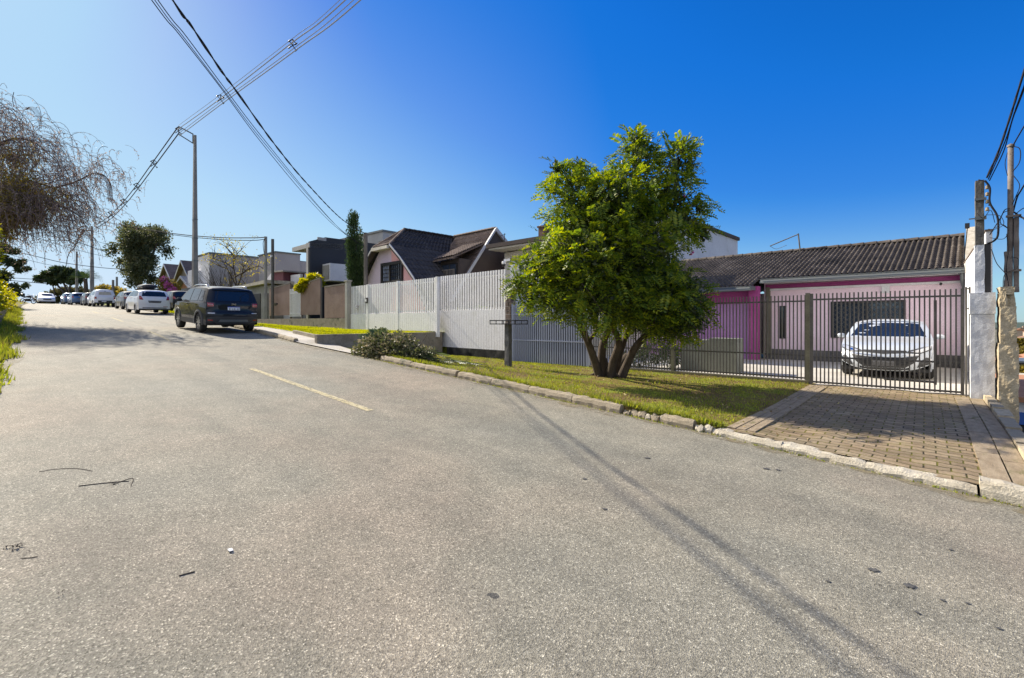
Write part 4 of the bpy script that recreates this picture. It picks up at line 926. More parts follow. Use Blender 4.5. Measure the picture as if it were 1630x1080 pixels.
# gable wall: salmon half, and a set back half with its light painted lilac
def gz(a):
    a = abs(a)
    pr = [(0, 4.42)] + prof
    return float(np.interp(a, [p[0] for p in pr], [p[1] for p in pr]))
mb = MB(); a0 = .72
pl = [(a0, -1), (4.6, -1), (4.6, gz(4.6) - .12), (3.4, 2.2), (2.12, 3.36), (.92, 4.28), (a0, 4.28)]
mb.prism([cs(CX + a, GY, z) for a, z in pl], (0, .2, 0)); mb.build('gable_wall', M['chalet_wall'], ch)
mb = MB(); pl = [(-4.6, -1), (a0, -1), (a0, 4.28), (-.92, 4.28), (-2.12, 3.36), (-3.4, 2.2), (-4.6, gz(4.6) - .12)]
mb.prism([cs(CX + a, GY + (.55 * (a0 - a) / 5.3), z) for a, z in pl], (0, .2, 0)); mb.build('gable_wall', M['chalet_lit_half'], ch)['label'] = 'set back half of the gable wall, its light painted lilac'
MB().box(cs(CX - .9, GY - .42, 4.2), cs(CX + .9, GY - .02, 4.38)).build('gutter_board', M['beige'], ch)
for sg in (1, -1):
    mb = MB()
    for i in range(len(prof) - 1):
        (a, z), (b_, z2) = prof[i], prof[i + 1]
        mb.prism([cs(CX + sg * a, GY - .3, z - .02), cs(CX + sg * b_, GY - .3, z2 - .02), cs(CX + sg * (b_ + .03), GY - .3, z2 + .07), cs(CX + sg * (a + .03), GY - .3, z + .07)], (0, .04, 0), 0)
        mb.prism([cs(CX + sg * (a - .02), GY - .29, z - .12), cs(CX + sg * (b_ - .02), GY - .29, z2 - .12), cs(CX + sg * b_, GY - .29, z2 - .03), cs(CX + sg * a, GY - .29, z - .03)], (0, .25, 0), 1)
    mb.build('barge_board', [M['barge'], M['brown_wall']], ch)
wn = MB().box(cs(CX - .35, GY - .1, 3.28), cs(CX + 2.0, GY + .05, 3.45)).box(cs(CX - .35, GY - .1, 2.2), cs(CX + 2.0, GY + .05, 2.38)).box(cs(CX - .35, GY - .1, 2.38), cs(CX - .15, GY + .3, 3.28)).box(cs(CX + 1.85, GY - .1, 2.38), cs(CX + 2.0, GY + .05, 3.28)).box(cs(CX + .62, GY - .12, 2.38), cs(CX + .72, GY + .05, 3.28)).build('bay_window', M['dark_trim'], ch)
MB().box(cs(CX - .15, GY - .02, 2.38), cs(CX + .62, GY - .0, 3.28)).build('pane', plain('bright_pane', (.35, .4, .5), .1), wn); MB().box(cs(CX + .72, GY - .02, 2.38), cs(CX + 1.85, GY, 3.28)).build('pane', M['glass_blue'], wn)
mb = MB()
for i in range(1, 9): a = lerp(-.15, 1.85, i / 9.0); mb.box(cs(CX + a - .015, GY - .06, 2.38), cs(CX + a + .015, GY - .03, 3.28))
for z in (2.6, 2.83, 3.05): mb.box(cs(CX - .15, GY - .061, z - .012), cs(CX + 1.85, GY - .035, z + .012))
mb.build('glazing_bars', M['dark_trim'], wn)
# right wing with dormer and steep roof
WE = -19.8; 
mb = MB(); tile_roof(mb, cs(CX + .5, 17.1, .45), cs(WE, 17.1, .45), cs(CX + .5, 21, 5.6), cs(WE, 21, 5.6), 22, 16, .035, .03, 4)
tile_roof(mb, cs(WE, 26, 1.5), cs(CX, 26, 1.5), cs(WE, 21, 5.6), cs(CX, 21, 5.6), 22, 10, .035, .03, 3); ridge_tiles(mb, cs(CX + .3, 21, 5.64), cs(WE, 21, 5.64), 13, .08)
mb.build('wing_roof', M['tile_brown'], ch)
mb = MB(); mb.prism([cs(WE, 17.1, .3), cs(WE, 17.1, -1), cs(WE, 26, -1), cs(WE, 26, 1.4), cs(WE, 21, 5.45)], (-.2, 0, 0)); mb.build('wing_wall', M['brown_wall'], ch)
mb = MB(); mb.prism([cs(WE + .02, 16.9, .35), cs(WE + .02, 20.95, 5.68), cs(WE + .02, 20.95, 5.5), cs(WE + .02, 16.98, .25)], (.10, 0, 0)).prism([cs(WE + .02, 20.95, 5.68), cs(WE + .02, 23.5, 3.7), cs(WE + .02, 23.5, 3.5), cs(WE + .02, 20.95, 5.42)], (.12, 0, 0)); mb.build('barge_board', M['barge'], ch)
dm = MB(); tile_roof(dm, cs(-21.9, 17.9, 3.62), cs(-19.95, 17.9, 3.7), cs(-21.9, 20.2, 4.72), cs(-19.95, 20.2, 4.72), 9, 7, .03, .03, 4); dm.prism([cs(-21.9, 17.9, 3.58), cs(-19.95, 17.9, 3.66), cs(-19.95, 20.2, 4.68), cs(-21.9, 20.2, 4.68)], (0, 0, -.08))
dm = dm.build('dormer', M['tile_brown'], ch)
MB().box(cs(-21.8, 18.4, 1.9), cs(-20.05, 20.5, 3.6)).build('dormer_wall', M['brown_wall'], dm)
MB().box(cs(-21.6, 18.33, 2.55), cs(-20.2, 18.4, 3.35)).build('window_frame', M['dark_trim'], dm); MB().box(cs(-21.5, 18.3, 2.62), cs(-20.9, 18.33, 3.28)).box(cs(-20.8, 18.3, 2.62), cs(-20.3, 18.33, 3.28)).build('pane', M['glass_blue'], dm)
mb = MB()
for i in range(11): x = -21.6 + i * .14; mb.box(cs(x, 18.1, 2.5), cs(x + .04, 18.14, 2.95))
mb.box(cs(-21.65, 18.1, 2.93), cs(-20.15, 18.14, 2.99)); mb.build('balustrade', M['wood'], dm)
f = empty('roof_antenna', cs(-18, 21, 5), 'small television antenna right of the chalet ridge', 'antenna'); a_ = at(803, 378, Y=17.8)
MB().tube([a_ + Vector((0, 0, -1.0)), a_ + Vector((0, 0, .2))], .02, 5).build('mast', M['bar'], f); MB().tube([a_ + Vector((-.3, 0, .1)), a_ + Vector((.1, 0, .16))], .014, 4).build('boom', M['bar'], f)

# ================================================================== BEIGE HOUSE NEXT DOOR
b = empty('beige_house', (-12.5, 17.2, 0), 'beige house with flat dark eaves behind the white fence and tree', 'house')
MB().box((-15.7, 17.2, -.2), (-9.15, 19.5, 4.9)).build('wall', M['beige'], b)
MB().box((-16.4, 23.6, -.2), (-10.9, 36.5, 7.35)).build('rear_storey', M['white_wall'], b)
MB().box((-16.5, 23.5, 7.35), (-10.78, 36.6, 7.58)).build('roof_edge', M['brown_wall'], b)
MB().box((-15.9, 16.3, 4.95), (-9.1, 19.5, 5.02)).build('soffit', M['beige'], b)
MB().box((-16.0, 16.2, 5.03), (-9.05, 19.5, 5.22)).prism([(-15.9, 16.6, 5.22), (-15.9, 19.5, 5.22), (-15.9, 19.5, 5.75)], (6.8, 0, 0)).build('roof', M['brown_wall'], b)
wn = MB().box((-14.75, 17.1, 3.1), (-12.6, 17.2, 4.45)).build('window', WF, b); MB().box((-14.6, 17.08, 3.1), (-12.75, 17.1, 4.3)).build('pane', plain('green_glass', (.01, .035, .03), .1, 0, .6), wn)
cc = at(861, 372, Y=18)
ch2 = MB().box((cc.x - .25, 18, 5.3), (cc.x + .25, 18.5, 6.05)).box((cc.x - .3, 17.95, 6.05), (cc.x + .3, 18.55, 6.13)).build('chimney', noisy('chimney_brick', (.12, .07, .05), (.2, .13, .1), 8, .9, .3, 30), b)

# ================================================================== CHARCOAL HOUSE AND OTHERS UP THE STREET
b = empty('charcoal_house', (-31, 17, 1.6), 'modern charcoal house with cantilevered flat canopy and white side box', 'house')
MB().box((-33, 16.2, 1.2), (-29.6, 24.5, 6.95)).build('main_block', M['black_panel'], b)
MB().prism([(-29.75, 14.1, 1.2), (-29.75, 24.5, 1.2), (-29.75, 24.5, 7.0), (-29.75, 15.1, 7.0), (-29.75, 14.1, 6.62)], (.25, 0, 0)).build('side_wall', M['black_panel'], b)
MB().prism([(-32.3, 14.05, 6.22), (-32.3, 16.3, 6.3), (-32.3, 16.3, 6.72), (-32.3, 14.05, 6.5)], (2.8, 0, 0)).build('canopy', M['grey_canopy'], b)
MB().box((-29.98, 14.05, 1.2), (-29.7, 14.095, 6.55)).build('edge_column', M['grey_canopy'], b)
MB().box((-29.6, 14.6, 6.75), (-29.48, 15.15, 6.95)).build('parapet_panel', M['grey_canopy'], b)
MB().box((-29.49, 14.9, 4.1), (-28.4, 17.6, 5.2)).box((-29.49, 16.2, 1.2), (-28.5, 17.6, 4.1)).build('white_box', M['white_wall'], b)
MB().box((-29.4, 14.85, 4.2), (-28.5, 14.9, 5.1)).build('box_front', M['concrete'], b)
b = empty('concrete_block_building', (-34, 23, 1.6), 'plain grey concrete block building behind the charcoal house and cypress', 'building')
MB().box((-40, 21.7, 1), (-32.9, 26, 8.75)).build('wall', M['grey_canopy'], b); MB().box((-40.1, 21.6, 8.75), (-32.8, 26.1, 8.9)).build('parapet', M['gutter'], b)
MB().prism([(-33.6, 21.65, 8.0), (-33.6, 26, 8.0), (-33.6, 26, 8.9)], (.6, 0, 0)).build('side_fin', M['white_wall'], b)
b = empty('maroon_annex', (-37, 15.5, 1.6), 'low white annex with a maroon block beside the charcoal house', 'building')
MB().prism([(-38.6, 15.2, 3.0), (-37.6, 15.2, 3.0), (-38.2, 15.2, 5.3), (-39.0, 15.2, 4.9)], (0, 3, 0)).box((-36.2, 15.8, 3.0), (-34.6, 16.0, 5.0)).box((-38.5, 15.1, 1.5), (-34.6, 16.4, 3.9)).build('wall', M['white_wall'], b)
MB().prism([(-37.75, 15.3, 3.95), (-36.3, 15.3, 3.95), (-36.3, 15.3, 5.25), (-38.1, 15.3, 5.3)], (0, 1.6, 0)).build('maroon_block', M['red_wall'], b)
MB().prism([(-38.25, 15.1, 5.3), (-35.9, 15.1, 5.22), (-35.9, 15.1, 5.32), (-38.25, 15.1, 5.4)], (0, 2, 0)).build('roof_slab', M['concrete'], b)
b = empty('garage', (-38, 15, 1.6), 'low grey garage with pale flat roof edge behind the dark car', 'garage')
MB().box((-41.5, 14.2, 1.2), (-35.8, 19, 4.15)).build('wall', M['concrete'], b); MB().prism([(-41.7, 13.8, 4.1), (-35.6, 13.8, 4.25), (-35.6, 13.8, 4.5), (-41.7, 13.8, 4.3)], (0, 5.3, 0)).build('roof', M['kerb_white'], b)
MB().box((-40.5, 14.15, 1.6), (-37.6, 14.2, 3.6)).build('door', M['dark_trim'], b)
b = empty('grey_hall', (-52, 17, 1.6), 'long windowless mauve grey hall rising behind the yellow leaved tree', 'building')
MB().box((-56, 15, 1.2), (-52, 24.6, 8.05)).build('wall', M['grey_wall'], b); MB().box((-56.1, 14.9, 8.05), (-51.9, 24.7, 8.2)).build('parapet', M['gutter'], b)
MB().box((-55.9, 14.94, 2), (-52.05, 15.0, 8.0)).build('front_wall', M['white_wall'], b); MB().box((-56.05, 14.2, 2), (-54.6, 14.94, 6.6)).build('porch', M['white_wall'], b)
b = empty('grey_hall', (-46, 19, 1.6), 'shorter grey hall joined to the right of the long one', 'building')
MB().box((-50, 18.7, 1.2), (-46, 21, 8.0)).box((-50, 21, 1.2), (-46.2, 23.5, 7.4)).box((-50, 23.5, 1.2), (-46.4, 27, 6.4)).build('wall', M['grey_wall'], b); MB().box((-50.1, 18.6, 8.0), (-45.9, 21.05, 8.12)).build('parapet', M['gutter'], b)
b = empty('pink_backyard_house', (-44, 26, 1.6), 'small pink gabled house showing between grey hall and charcoal house', 'house')
c_ = at(485, 438, Y=27); MB().prism([(c_.x - 2, 27, 2), (c_.x + 2, 27, 2), (c_.x + 2, 27, c_.z - .5), (c_.x, 27, c_.z + 1.2), (c_.x - 2, 27, c_.z - .5)], (0, 3, 0)).build('wall', M['chalet_wall'], b)

def gable_house(name, label, x0, x1, y0, y1, z0, zw, zr, wall, roof, wins, parts=()):
    b = empty(name, ((x0 + x1) / 2, y0, z0), label, 'house'); MB().box((x0, y0, z0 - 1), (x1, y1, zw)).prism([(x0, y0, zw), (x1, y0, zw), ((x0 + x1) / 2, y0, zr - .1)], (0, y1 - y0, 0)).build('wall', wall, b)
    xm = (x0 + x1) / 2; mb = MB()
    for s, e in ((x0 - .4, 0), (x1 + .4, 1)):
        zz = zw - .4 * (zr - zw) / (xm - x0)
        mb.prism([(s, y0 - .5, zz), (xm, y0 - .5, zr), (xm, y0 - .5, zr + .18), (s, y0 - .5, zz + .18)], (0, y1 - y0 + 1, 0))
    mb.build('roof', roof, b)
    mb = MB()
    for s in (x0 - .42, x1 + .42):
        zz = zw - .4 * (zr - zw) / (xm - x0); mb.prism([(s, y0 - .56, zz - .05), (xm, y0 - .56, zr - .05), (xm, y0 - .56, zr + .2), (s, y0 - .56, zz + .2)], (0, .05, 0))
    mb.build('barge_board', M['barge'], b)
    for (wx0, wx1, wz0, wz1) in wins:
        w_ = MB().box((wx0 - .1, y0 - .05, wz0 - .1), (wx1 + .1, y0 + .02, wz1 + .1)).build('window', M['barge'], b); MB().box((wx0, y0 - .07, wz0), (wx1, y0 - .05, wz1)).build('pane', M['glass_blue'], w_)
        w_ = None
    return b
tw = noisy('taupe_wall', (.20, .165, .15), (.26, .22, .2), 1, .9, .05, 20)
A1 = at(268, 425, Y=17); A2 = at(288, 421, Y=17)
gable_house('gabled_house', 'left of two taupe gabled houses beyond the white hatchback', A1.x - 2.6, A1.x + 2.6, 17, 25, 2.5, A1.z - 1.6, A1.z + .2, tw, M['tile_brown'], [(A1.x - .6, A1.x + 1.0, A1.z - 4.2, A1.z - 2.2)])
gable_house('gabled_house', 'right of two taupe gabled houses, beside the utility pole', A2.x - 2.2, A2.x + 2.9, 17.4, 25, 2.5, A2.z - 1.6, A2.z + .3, tw, M['tile_brown'], [(A2.x - .8, A2.x + .8, A2.z - 3.9, A2.z - 2.2)])
g = at(294, 446, Y=15); gable_house('brick_house', 'low orange brick gable in front of the taupe houses', g.x - 3, g.x + 4, 15, 17, 2.0, g.z - 1.3, g.z + .2, M['brick'], M['concrete'], [])
g0, g1 = at(272, 463, Y=13.5), at(306, 476, Y=13.5)
f = empty('picket_fence', ((g0.x + g1.x) / 2, 13.5, 2.2), 'pale picket fence below the orange brick gable', 'fence'); mb = MB(); slats(mb, g0.x, g1.x + 1, 13.5, 1.8, g0.z, .3, .18, .05); mb.build('slats', M['concrete'], f); MB().box((g0.x, 13.54, g0.z - .3), (g1.x + 1, 13.6, g0.z - .2)).build('rail', M['concrete'], f)
# low wall base and brown board panels of the neighbour
o = MB().box((-33, 12.0, .8), (-21.25, 12.22, 1.66)).build('garden_wall', M['stone_wall']); tag(o, 'low rough grey garden wall under the brown board panels', 'wall')
def panel(x0, x1, y, z0, z1, dz, label):
    f = empty('board_panel', ((x0 + x1) / 2, y, z0), label, 'fence panel', 'brown board panels along the garden wall'); mb = MB(); n = max(3, int((x1 - x0) / .15))
    for i in range(n):
        a = lerp(x0, x1, i / n); b_ = lerp(x0, x1, (i + 1) / n) - .012; mb.box((a, y, z0), (b_, y + .03, z1 + dz * (i + .5) / n))
    mb.build('boards', M['brown_panel'], f); MB().prism([(x0, y - .02, z1 - .02), (x1, y - .02, z1 + dz - .02), (x1, y - .02, z1 + dz + .06), (x0, y - .02, z1 + .06)], (0, .08, 0)).build('cap_rail', M['wood'], f)
    MB().box((x0, y + .031, z0 - .4), (x0 + .1, y + .12, z1)).build('post', M['wood'], f); MB().box((x1 - .1, y + .031, z0 - .4), (x1, y + .12, z1 + dz)).build('post', M['wood'], f)
panel(-23.6, -21.45, 12.05, 1.68, 3.28, .05, 'brown board panel with a pale post next to the white fence')
panel(-29.3, -26.75, 13.4, 1.9, 3.75, .28, 'tilted brown board panel topped by yellow green shrub leaves')
panel(-34.3, -31, 13.5, 1.9, 3.75, .2, 'brown board panel by the two thin entry poles')
MB_ = MB().box((-21.42, 11.98, .8), (-21.22, 12.2, 3.45)).box((-21.46, 11.94, 3.45), (-21.18, 12.24, 3.53)); tag(MB_.build('fence_post', noisy('pale_post', (.40, .38, .34), (.5, .48, .44), 2, .9, .2)), 'square pale post with a cap between brown panel and white fence', 'post')
f = empty('barred_gate', (-30.2, 13.5, 1.9), 'white barred garden gate between two brown panels', 'gate'); mb = MB(); bars(mb, -31, -29.35, 13.5, 1.8, 3.6, .17, .02); mb.build('bars', WF, f); 
for z_ in (3.3, 2.0): MB().box((-31, 13.52, z_), (-29.35, 13.56, z_ + .06)).build('rail', WF, f)
f = empty('spotlight', (-32.9, 13.2, 2.6), 'small spotlight on a bracket at the brown panel', 'lamp')
MB().tube([(-33.4, 13.4, 2.65), (-32.4, 13.2, 2.65)], .03, 6).build('bracket', M['chrome'], f); MB().lathe((-32.4, 13.2, 2.65), (.5, -1, -.4), [(-.1, .001), (-.1, .06), (.1, .11), (.1, .001)], 10).build('lamp_head', M['bar'], f)

# lower neighbour at the right edge, far hills and town
b = empty('low_shed', (5, 23.2, -4), 'low shed with orange roof edge, white wall and blue band below the road', 'shed')
MB().box((2.25, 23.25, -1.56), (9, 28, -1.2)).build('wall', M['white_wall'], b); MB().prism([(2.1, 23.0, -1.2), (9.3, 23.0, -1.2), (9.3, 28.2, -.85), (2.1, 28.2, -.85)], (0, 0, .17)).build('roof', M['brick'], b); MB().box((2.22, 23.2, -1.97), (9.02, 28.02, -1.56)).build('band', plain('blue_band', (.03, .11, .42), .5), b); MB().box((2.3, 23.3, -4.5), (8.9, 27.9, -1.97)).build('base', M['dark_base'], b)
o = MB().box((4.8, 49, -9), (16, 56, -3.05)).build('low_house', M['concrete']); tag(o, 'dull grey flat roofed house down the slope', 'house'); MB().box((4.7, 48.9, -3.05), (16.1, 56.1, -2.7)).build('roof', M['kerb_white'], o)
o = MB().box((8.5, 87, -12), (11.6, 95, -3.75)).build('low_house', M['brown_wall']); tag(o, 'dark brown house beyond the grey flat roofed one', 'house'); MB().box((8.3, 86.8, -3.75), (11.8, 95.2, -3.5)).build('roof', M['gutter'], o)
mb = MB()
def hill(u, v):
    x = lerp(-3000, 5000, u); y = 1500 + v * 900; h_ = (13 + 6 * math.sin(u * 19 + 2) + 3 * math.sin(u * 47) + 1.5 * math.sin(u * 171)) * math.sin(v * math.pi / 1)
    return (x, y + 200 * math.sin(u * 30), -12.5 + h_ * 1.1)
mb.grid(hill, 160, 10); struct(mb.build('hills', M['hill'], smooth=True))
towns = []
hw = [noisy('town_wall_pale', (.5, .48, .45), (.6, .58, .55), 1, .9, 0), noisy('town_wall_tan', (.4, .3, .22), (.45, .36, .28), 1, .9, 0)]
ht = at(1622, 530, t=200)
for i in range(26):
    t = random.uniform(90, 700); pxx = random.uniform(1612, 1720); p = at(pxx, 0, t=t); zb = -11.3; s = random.uniform(3, 5.5); hh = random.uniform(3, 6)
    o = MB().box((p.x - s, p.y - s, zb - 4), (p.x + s, p.y + s, zb + hh)).build('town_house', hw[i % 2]); o['group'] = 'small houses of the town down the valley'; o['category'] = 'house'; o['label'] = 'small house in the distant town at the right edge'
    MB().prism([(p.x - s - .4, p.y - s - .4, zb + hh), (p.x + s + .4, p.y - s - .4, zb + hh), (p.x, p.y - s - .4, zb + hh + 1.6)], (0, 2 * s + .8, 0)).build('roof', M['brick'] if i % 3 else M['tile_brown'], o)

# ================================================================== OTHER TREES
def crown_tree(name, label, base, lobes, n, size, mat, trunk_r, limbs, cat='tree', inner=None, aspect=.5, shell=.6, group=None, spread=1.0):
    t = empty(name, base, label, cat, group); mb = MB()
    for pts, r0, r1 in limbs: limb(mb, pts, r0, r1, 7)
    if limbs: mb.build('trunk', M['bark_dark'], t, True)
    P, D = sample_lobes(lobes, n, shell); quads('crown', leaf_quads(P, D, size, aspect, spread), mat, t)
    if inner: P, D = sample_lobes([(c, tuple(q * .75 for q in r), w_) for c, r, w_ in lobes], inner[0], 1); quads('inner_foliage', leaf_quads(P, D, size, aspect, 1.3), inner[1], t)
    return t
def PL(px, py, t, rx, rz, w_=1, ry=None): k = t / FPX; return (at(px, py, t=t), (rx * k, (ry or (rx + rz) / 2) * k, rz * k), w_)
# big dense round tree beyond the cars
t = 52; g = at(222, 490, t=t); g.z = ZR(g.x)
lb = []
for k in range(54):
    a = random.uniform(0, 6.283); q = random.random() ** .5; lb.append(PL(223 + 43 * q * math.cos(a), 397 + 44 * q * math.sin(a), t + random.uniform(-3, 3), random.uniform(11, 18), random.uniform(8, 14), 1))
lb += [PL(228, 440, t, 18, 14), PL(190, 418, t, 9, 7), PL(212, 450, t, 12, 10), PL(244, 446, t, 12, 10)]
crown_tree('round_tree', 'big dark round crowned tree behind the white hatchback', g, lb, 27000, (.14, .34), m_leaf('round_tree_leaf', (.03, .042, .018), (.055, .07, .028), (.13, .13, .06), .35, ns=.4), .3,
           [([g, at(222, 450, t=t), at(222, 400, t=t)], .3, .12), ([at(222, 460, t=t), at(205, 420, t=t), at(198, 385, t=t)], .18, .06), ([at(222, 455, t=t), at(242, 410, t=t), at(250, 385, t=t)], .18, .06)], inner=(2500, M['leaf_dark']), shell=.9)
# spreading tree, palm and hedge mass at the crest
t = 88
def fl(px, py, rx, rz): return PL(px, py, t, rx, rz, 1, 8)
crown_tree('spreading_tree', 'flat layered tree at the crest behind the oncoming white car', at(112, 480, t=t),
           [fl(66, 444, 8, 3.2), fl(78, 438, 9, 4), fl(92, 432, 12, 4), fl(100, 443, 12, 4), fl(110, 434, 10, 5), fl(118, 446, 9, 5), fl(84, 448, 8, 3), fl(126, 440, 5, 4), fl(98, 430, 5, 3)], 3600, (.4, .9), M['leaf_dark'], .3,
           [([at(108, 482, t=t), at(100, 464, t=t), at(88, 452, t=t), at(74, 445, t=t)], .28, .08), ([at(108, 482, t=t), at(106, 462, t=t), at(98, 445, t=t), at(92, 434, t=t)], .26, .08), ([at(110, 482, t=t), at(111, 460, t=t), at(113, 440, t=t)], .25, .08), ([at(88, 470, t=t), at(84, 455, t=t), at(80, 442, t=t)], .14, .06)])
crown_tree('hedge', 'brown green hedge under the spreading tree at the crest', at(90, 482, t=t + 2), [PL(72, 477, t + 2, 14, 7), PL(90, 472, t + 2, 16, 10), PL(108, 470, t + 2, 16, 12), PL(128, 468, t + 2, 16, 10), PL(150, 470, t + 2, 16, 8)], 4200, (.35, .7), m_leaf('hedge_leaf', (.05, .06, .02), (.09, .09, .03), (.15, .13, .06), .2), 0, [], cat='hedge')
t = 74; pt = empty('palm_tree', at(136, 482, t=t), 'palm tree with drooping fronds beside the dark street pole', 'palm')
limb(mb := MB(), [at(137, 482, t=t), at(137, 460, t=t), at(136, 444, t=t)], .3, .24, 8); mb.build('trunk', M['bark'], pt, True)
Q = []
for i in range(34):
    a = i * 2.4; el = random.uniform(.0, 1.1); q, _ = frond(at(136, 443, t=t), (math.cos(a) * math.cos(el), math.sin(a) * math.cos(el), math.sin(el) + .2), random.uniform(2.0, 2.8), 16, .9, random.uniform(.35, .75)); Q.append(q)
Q = np.concatenate(Q); c = Q.mean(1, keepdims=True); 
quads('fronds', c + (Q - c) * np.array([1.0, 1.0, 1.0]), M['leaf_cypress'], pt)
crown_tree('garden_shrub', 'green shrubs behind the pickup truck', at(172, 480, t=62), [PL(165, 462, 62, 14, 7), PL(182, 466, 62, 12, 8), PL(196, 470, 60, 10, 8)], 2600, (.2, .4), M['leaf_olive'], 0, [], cat='shrub')
tb = crown_tree('bougainvillea', 'pink flowering bougainvillea between the round tree and the taupe houses', at(272, 490, t=44), [PL(262, 455, 44, 8, 12), PL(274, 462, 44, 10, 14), PL(262, 472, 44, 12, 12), PL(284, 474, 44, 6, 8)], 4200, (.12, .22), M['leaf_olive'], 0, [], cat='shrub')
P, D = sample_lobes([PL(262, 446, 44, 6, 5), PL(274, 463, 43.5, 7, 5), PL(268, 455, 43.6, 6, 5)], 700, .6); quads('flowers', leaf_quads(P, D, (.1, .2), .7, 1), M['flower'], tb)
# thin yellowing tree and bare shrub in front of the long hall
t = 40; yt = empty('yellowing_tree', at(376, 490, t=t), 'thin tree with sparse yellow leaves in front of the grey hall', 'tree')
mb = MB(); tips = []
br = [[(376, 480), (376, 450), (372, 425), (372, 400), (366, 392)], [(376, 462), (384, 440), (388, 425), (398, 412)], [(376, 455), (368, 440), (360, 425), (352, 412)], [(372, 415), (378, 404), (384, 398)], [(372, 428), (358, 418), (340, 412), (336, 410)], [(385, 436), (398, 428), (412, 424), (418, 428)], [(376, 440), (390, 432), (402, 418)], [(370, 405), (360, 394), (354, 390)], [(378, 470), (390, 455), (383, 443)], [(362, 428), (350, 424), (338, 418)]]
for q in br:
    pts = [at(a, b_, t=t + random.uniform(-.6, .6)) for a, b_ in q]; limb(mb, pts, .075, .018, 5); tips += pts[2:] + [(pts[-1] + pts[-2]) / 2]
    for k in range(7):
        a = random.choice(pts[1:]); e = a + Vector((random.uniform(-1, 1), random.uniform(-1, 1), random.uniform(.1, 1.1))); limb(mb, [a, (a + e) / 2 + Vector((0, 0, .1)), e], .02, .006, 4); tips.append(e)
mb.build('trunk', M['bark'], yt, True)
P = np.array([tuple(v) for v in tips for _ in range(26)]) + RNG.normal(size=(len(tips) * 26, 3)) * .26; D = RNG.normal(size=P.shape)
cnt = RNG.random(len(P)) < np.clip(.35 + .4 * np.sin(P[:, 0] * 2.3 + P[:, 2] * 2), .1, 1); quads('leaves', leaf_quads(P[cnt], D[cnt], (.08, .17), .6), m_leaf('autumn_leaf', (.16, .13, .03), (.28, .25, .03), (.42, .38, .05), .45), yt)
bs = empty('bare_shrub', at(350, 490, t=39), 'leafless grey twiggy shrub left of the thin yellow leaved tree', 'shrub'); mb = MB()
for k in range(60):
    b0 = at(random.uniform(345, 372), 490, t=39 + random.uniform(-.5, .5)); e = at(random.gauss(345, 22), random.uniform(418, 455), t=39 + random.uniform(-1, 1)); limb(mb, [b0, b0.lerp(e, .5) + Vector((random.uniform(-.2, .2), 0, .1)), e], .03, .007, 4)
    for j in range(4): a = b0.lerp(e, random.uniform(.5, 1)); mb.tube([a, a + Vector((random.uniform(-.5, .5), random.uniform(-.3, .3), random.uniform(.1, .6)))], .007, 3)
mb.build('twigs', M['bark'], bs)
# cypress
cy = empty('cypress', at(567, 470, Y=12.75), 'tall narrow cypress beside the wooden post', 'tree'); t = 12.75 / ray(567, 470)[1]
limb(mb := MB(), [at(568, 475, t=t), at(567, 400, t=t), at(562, 342, t=t)], .06, .015, 6); mb.build('trunk', M['bark_dark'], cy)
P, D = sample_lobes([PL(561.5, 354, t, 1.3, 18), PL(566, 350, t, 1.0, 12, .7), PL(565, 385, t, 2.4, 28), PL(562, 395, t, 2.3, 22), PL(568, 425, t, 3.8, 32), PL(567, 445, t, 4.2, 26)], 15000, .9); D = D * .35; D[:, 2] += 1
quads('foliage', leaf_quads(P, D, (.06, .13), .4, .2), M['leaf_cypress'], cy)
# shrubs in yards
crown_tree('yellow_shrub', 'yellow green leafy shrub above the tilted brown panel', at(492, 470, Y=14.3), [PL(500, 446, 29, 10, 8), PL(486, 452, 29, 12, 6), PL(478, 458, 29, 8, 5), PL(508, 450, 29, 6, 6)], 1500, (.16, .3), M['leaf_yellow'], 0, [], cat='shrub')
crown_tree('yard_shrub', 'dark glossy shrub growing behind the bars right of the tree trunk', at(1045, 590, Y=13.2), [PL(1040, 560, 13.9, 26, 22), PL(1070, 566, 13.9, 18, 18), PL(1010, 570, 14.2, 20, 16)], 1500, (.06, .12), M['leaf_dark'], 0, [], cat='shrub')
crown_tree('yard_shrub', 'small green garden behind the tall white fence', at(740, 560, Y=14), [PL(735, 500, 20, 20, 10), PL(765, 498, 19.5, 18, 9), PL(640, 490, 24, 20, 8), PL(790, 505, 19, 10, 10)], 1500, (.08, .18), M['leaf'], 0, [], cat='shrub')
# distant trees down the valley at the right
for i, (px_, py_, tt_, r_, lab) in enumerate([(1628, 590, 58, 9, 'dark round tree in the valley nearest the crumbling pillar'), (1622, 545, 160, 7, 'small tree among the distant houses, on the left'), (1634, 560, 110, 10, 'olive green tree further right in the valley'), (1622, 622, 28, 11, 'pale green shrub between the low shed and the grey flat roofed house')]):
    crown_tree('valley_tree', lab, at(px_, py_ + r_, t=tt_), [PL(px_, py_, tt_, r_, r_ * .7), PL(px_ + 5, py_ + 3, tt_, r_ * .7, r_ * .6)], 700, (tt_ * .004, tt_ * .009), M['leaf_olive'], 0, [], 'tree')

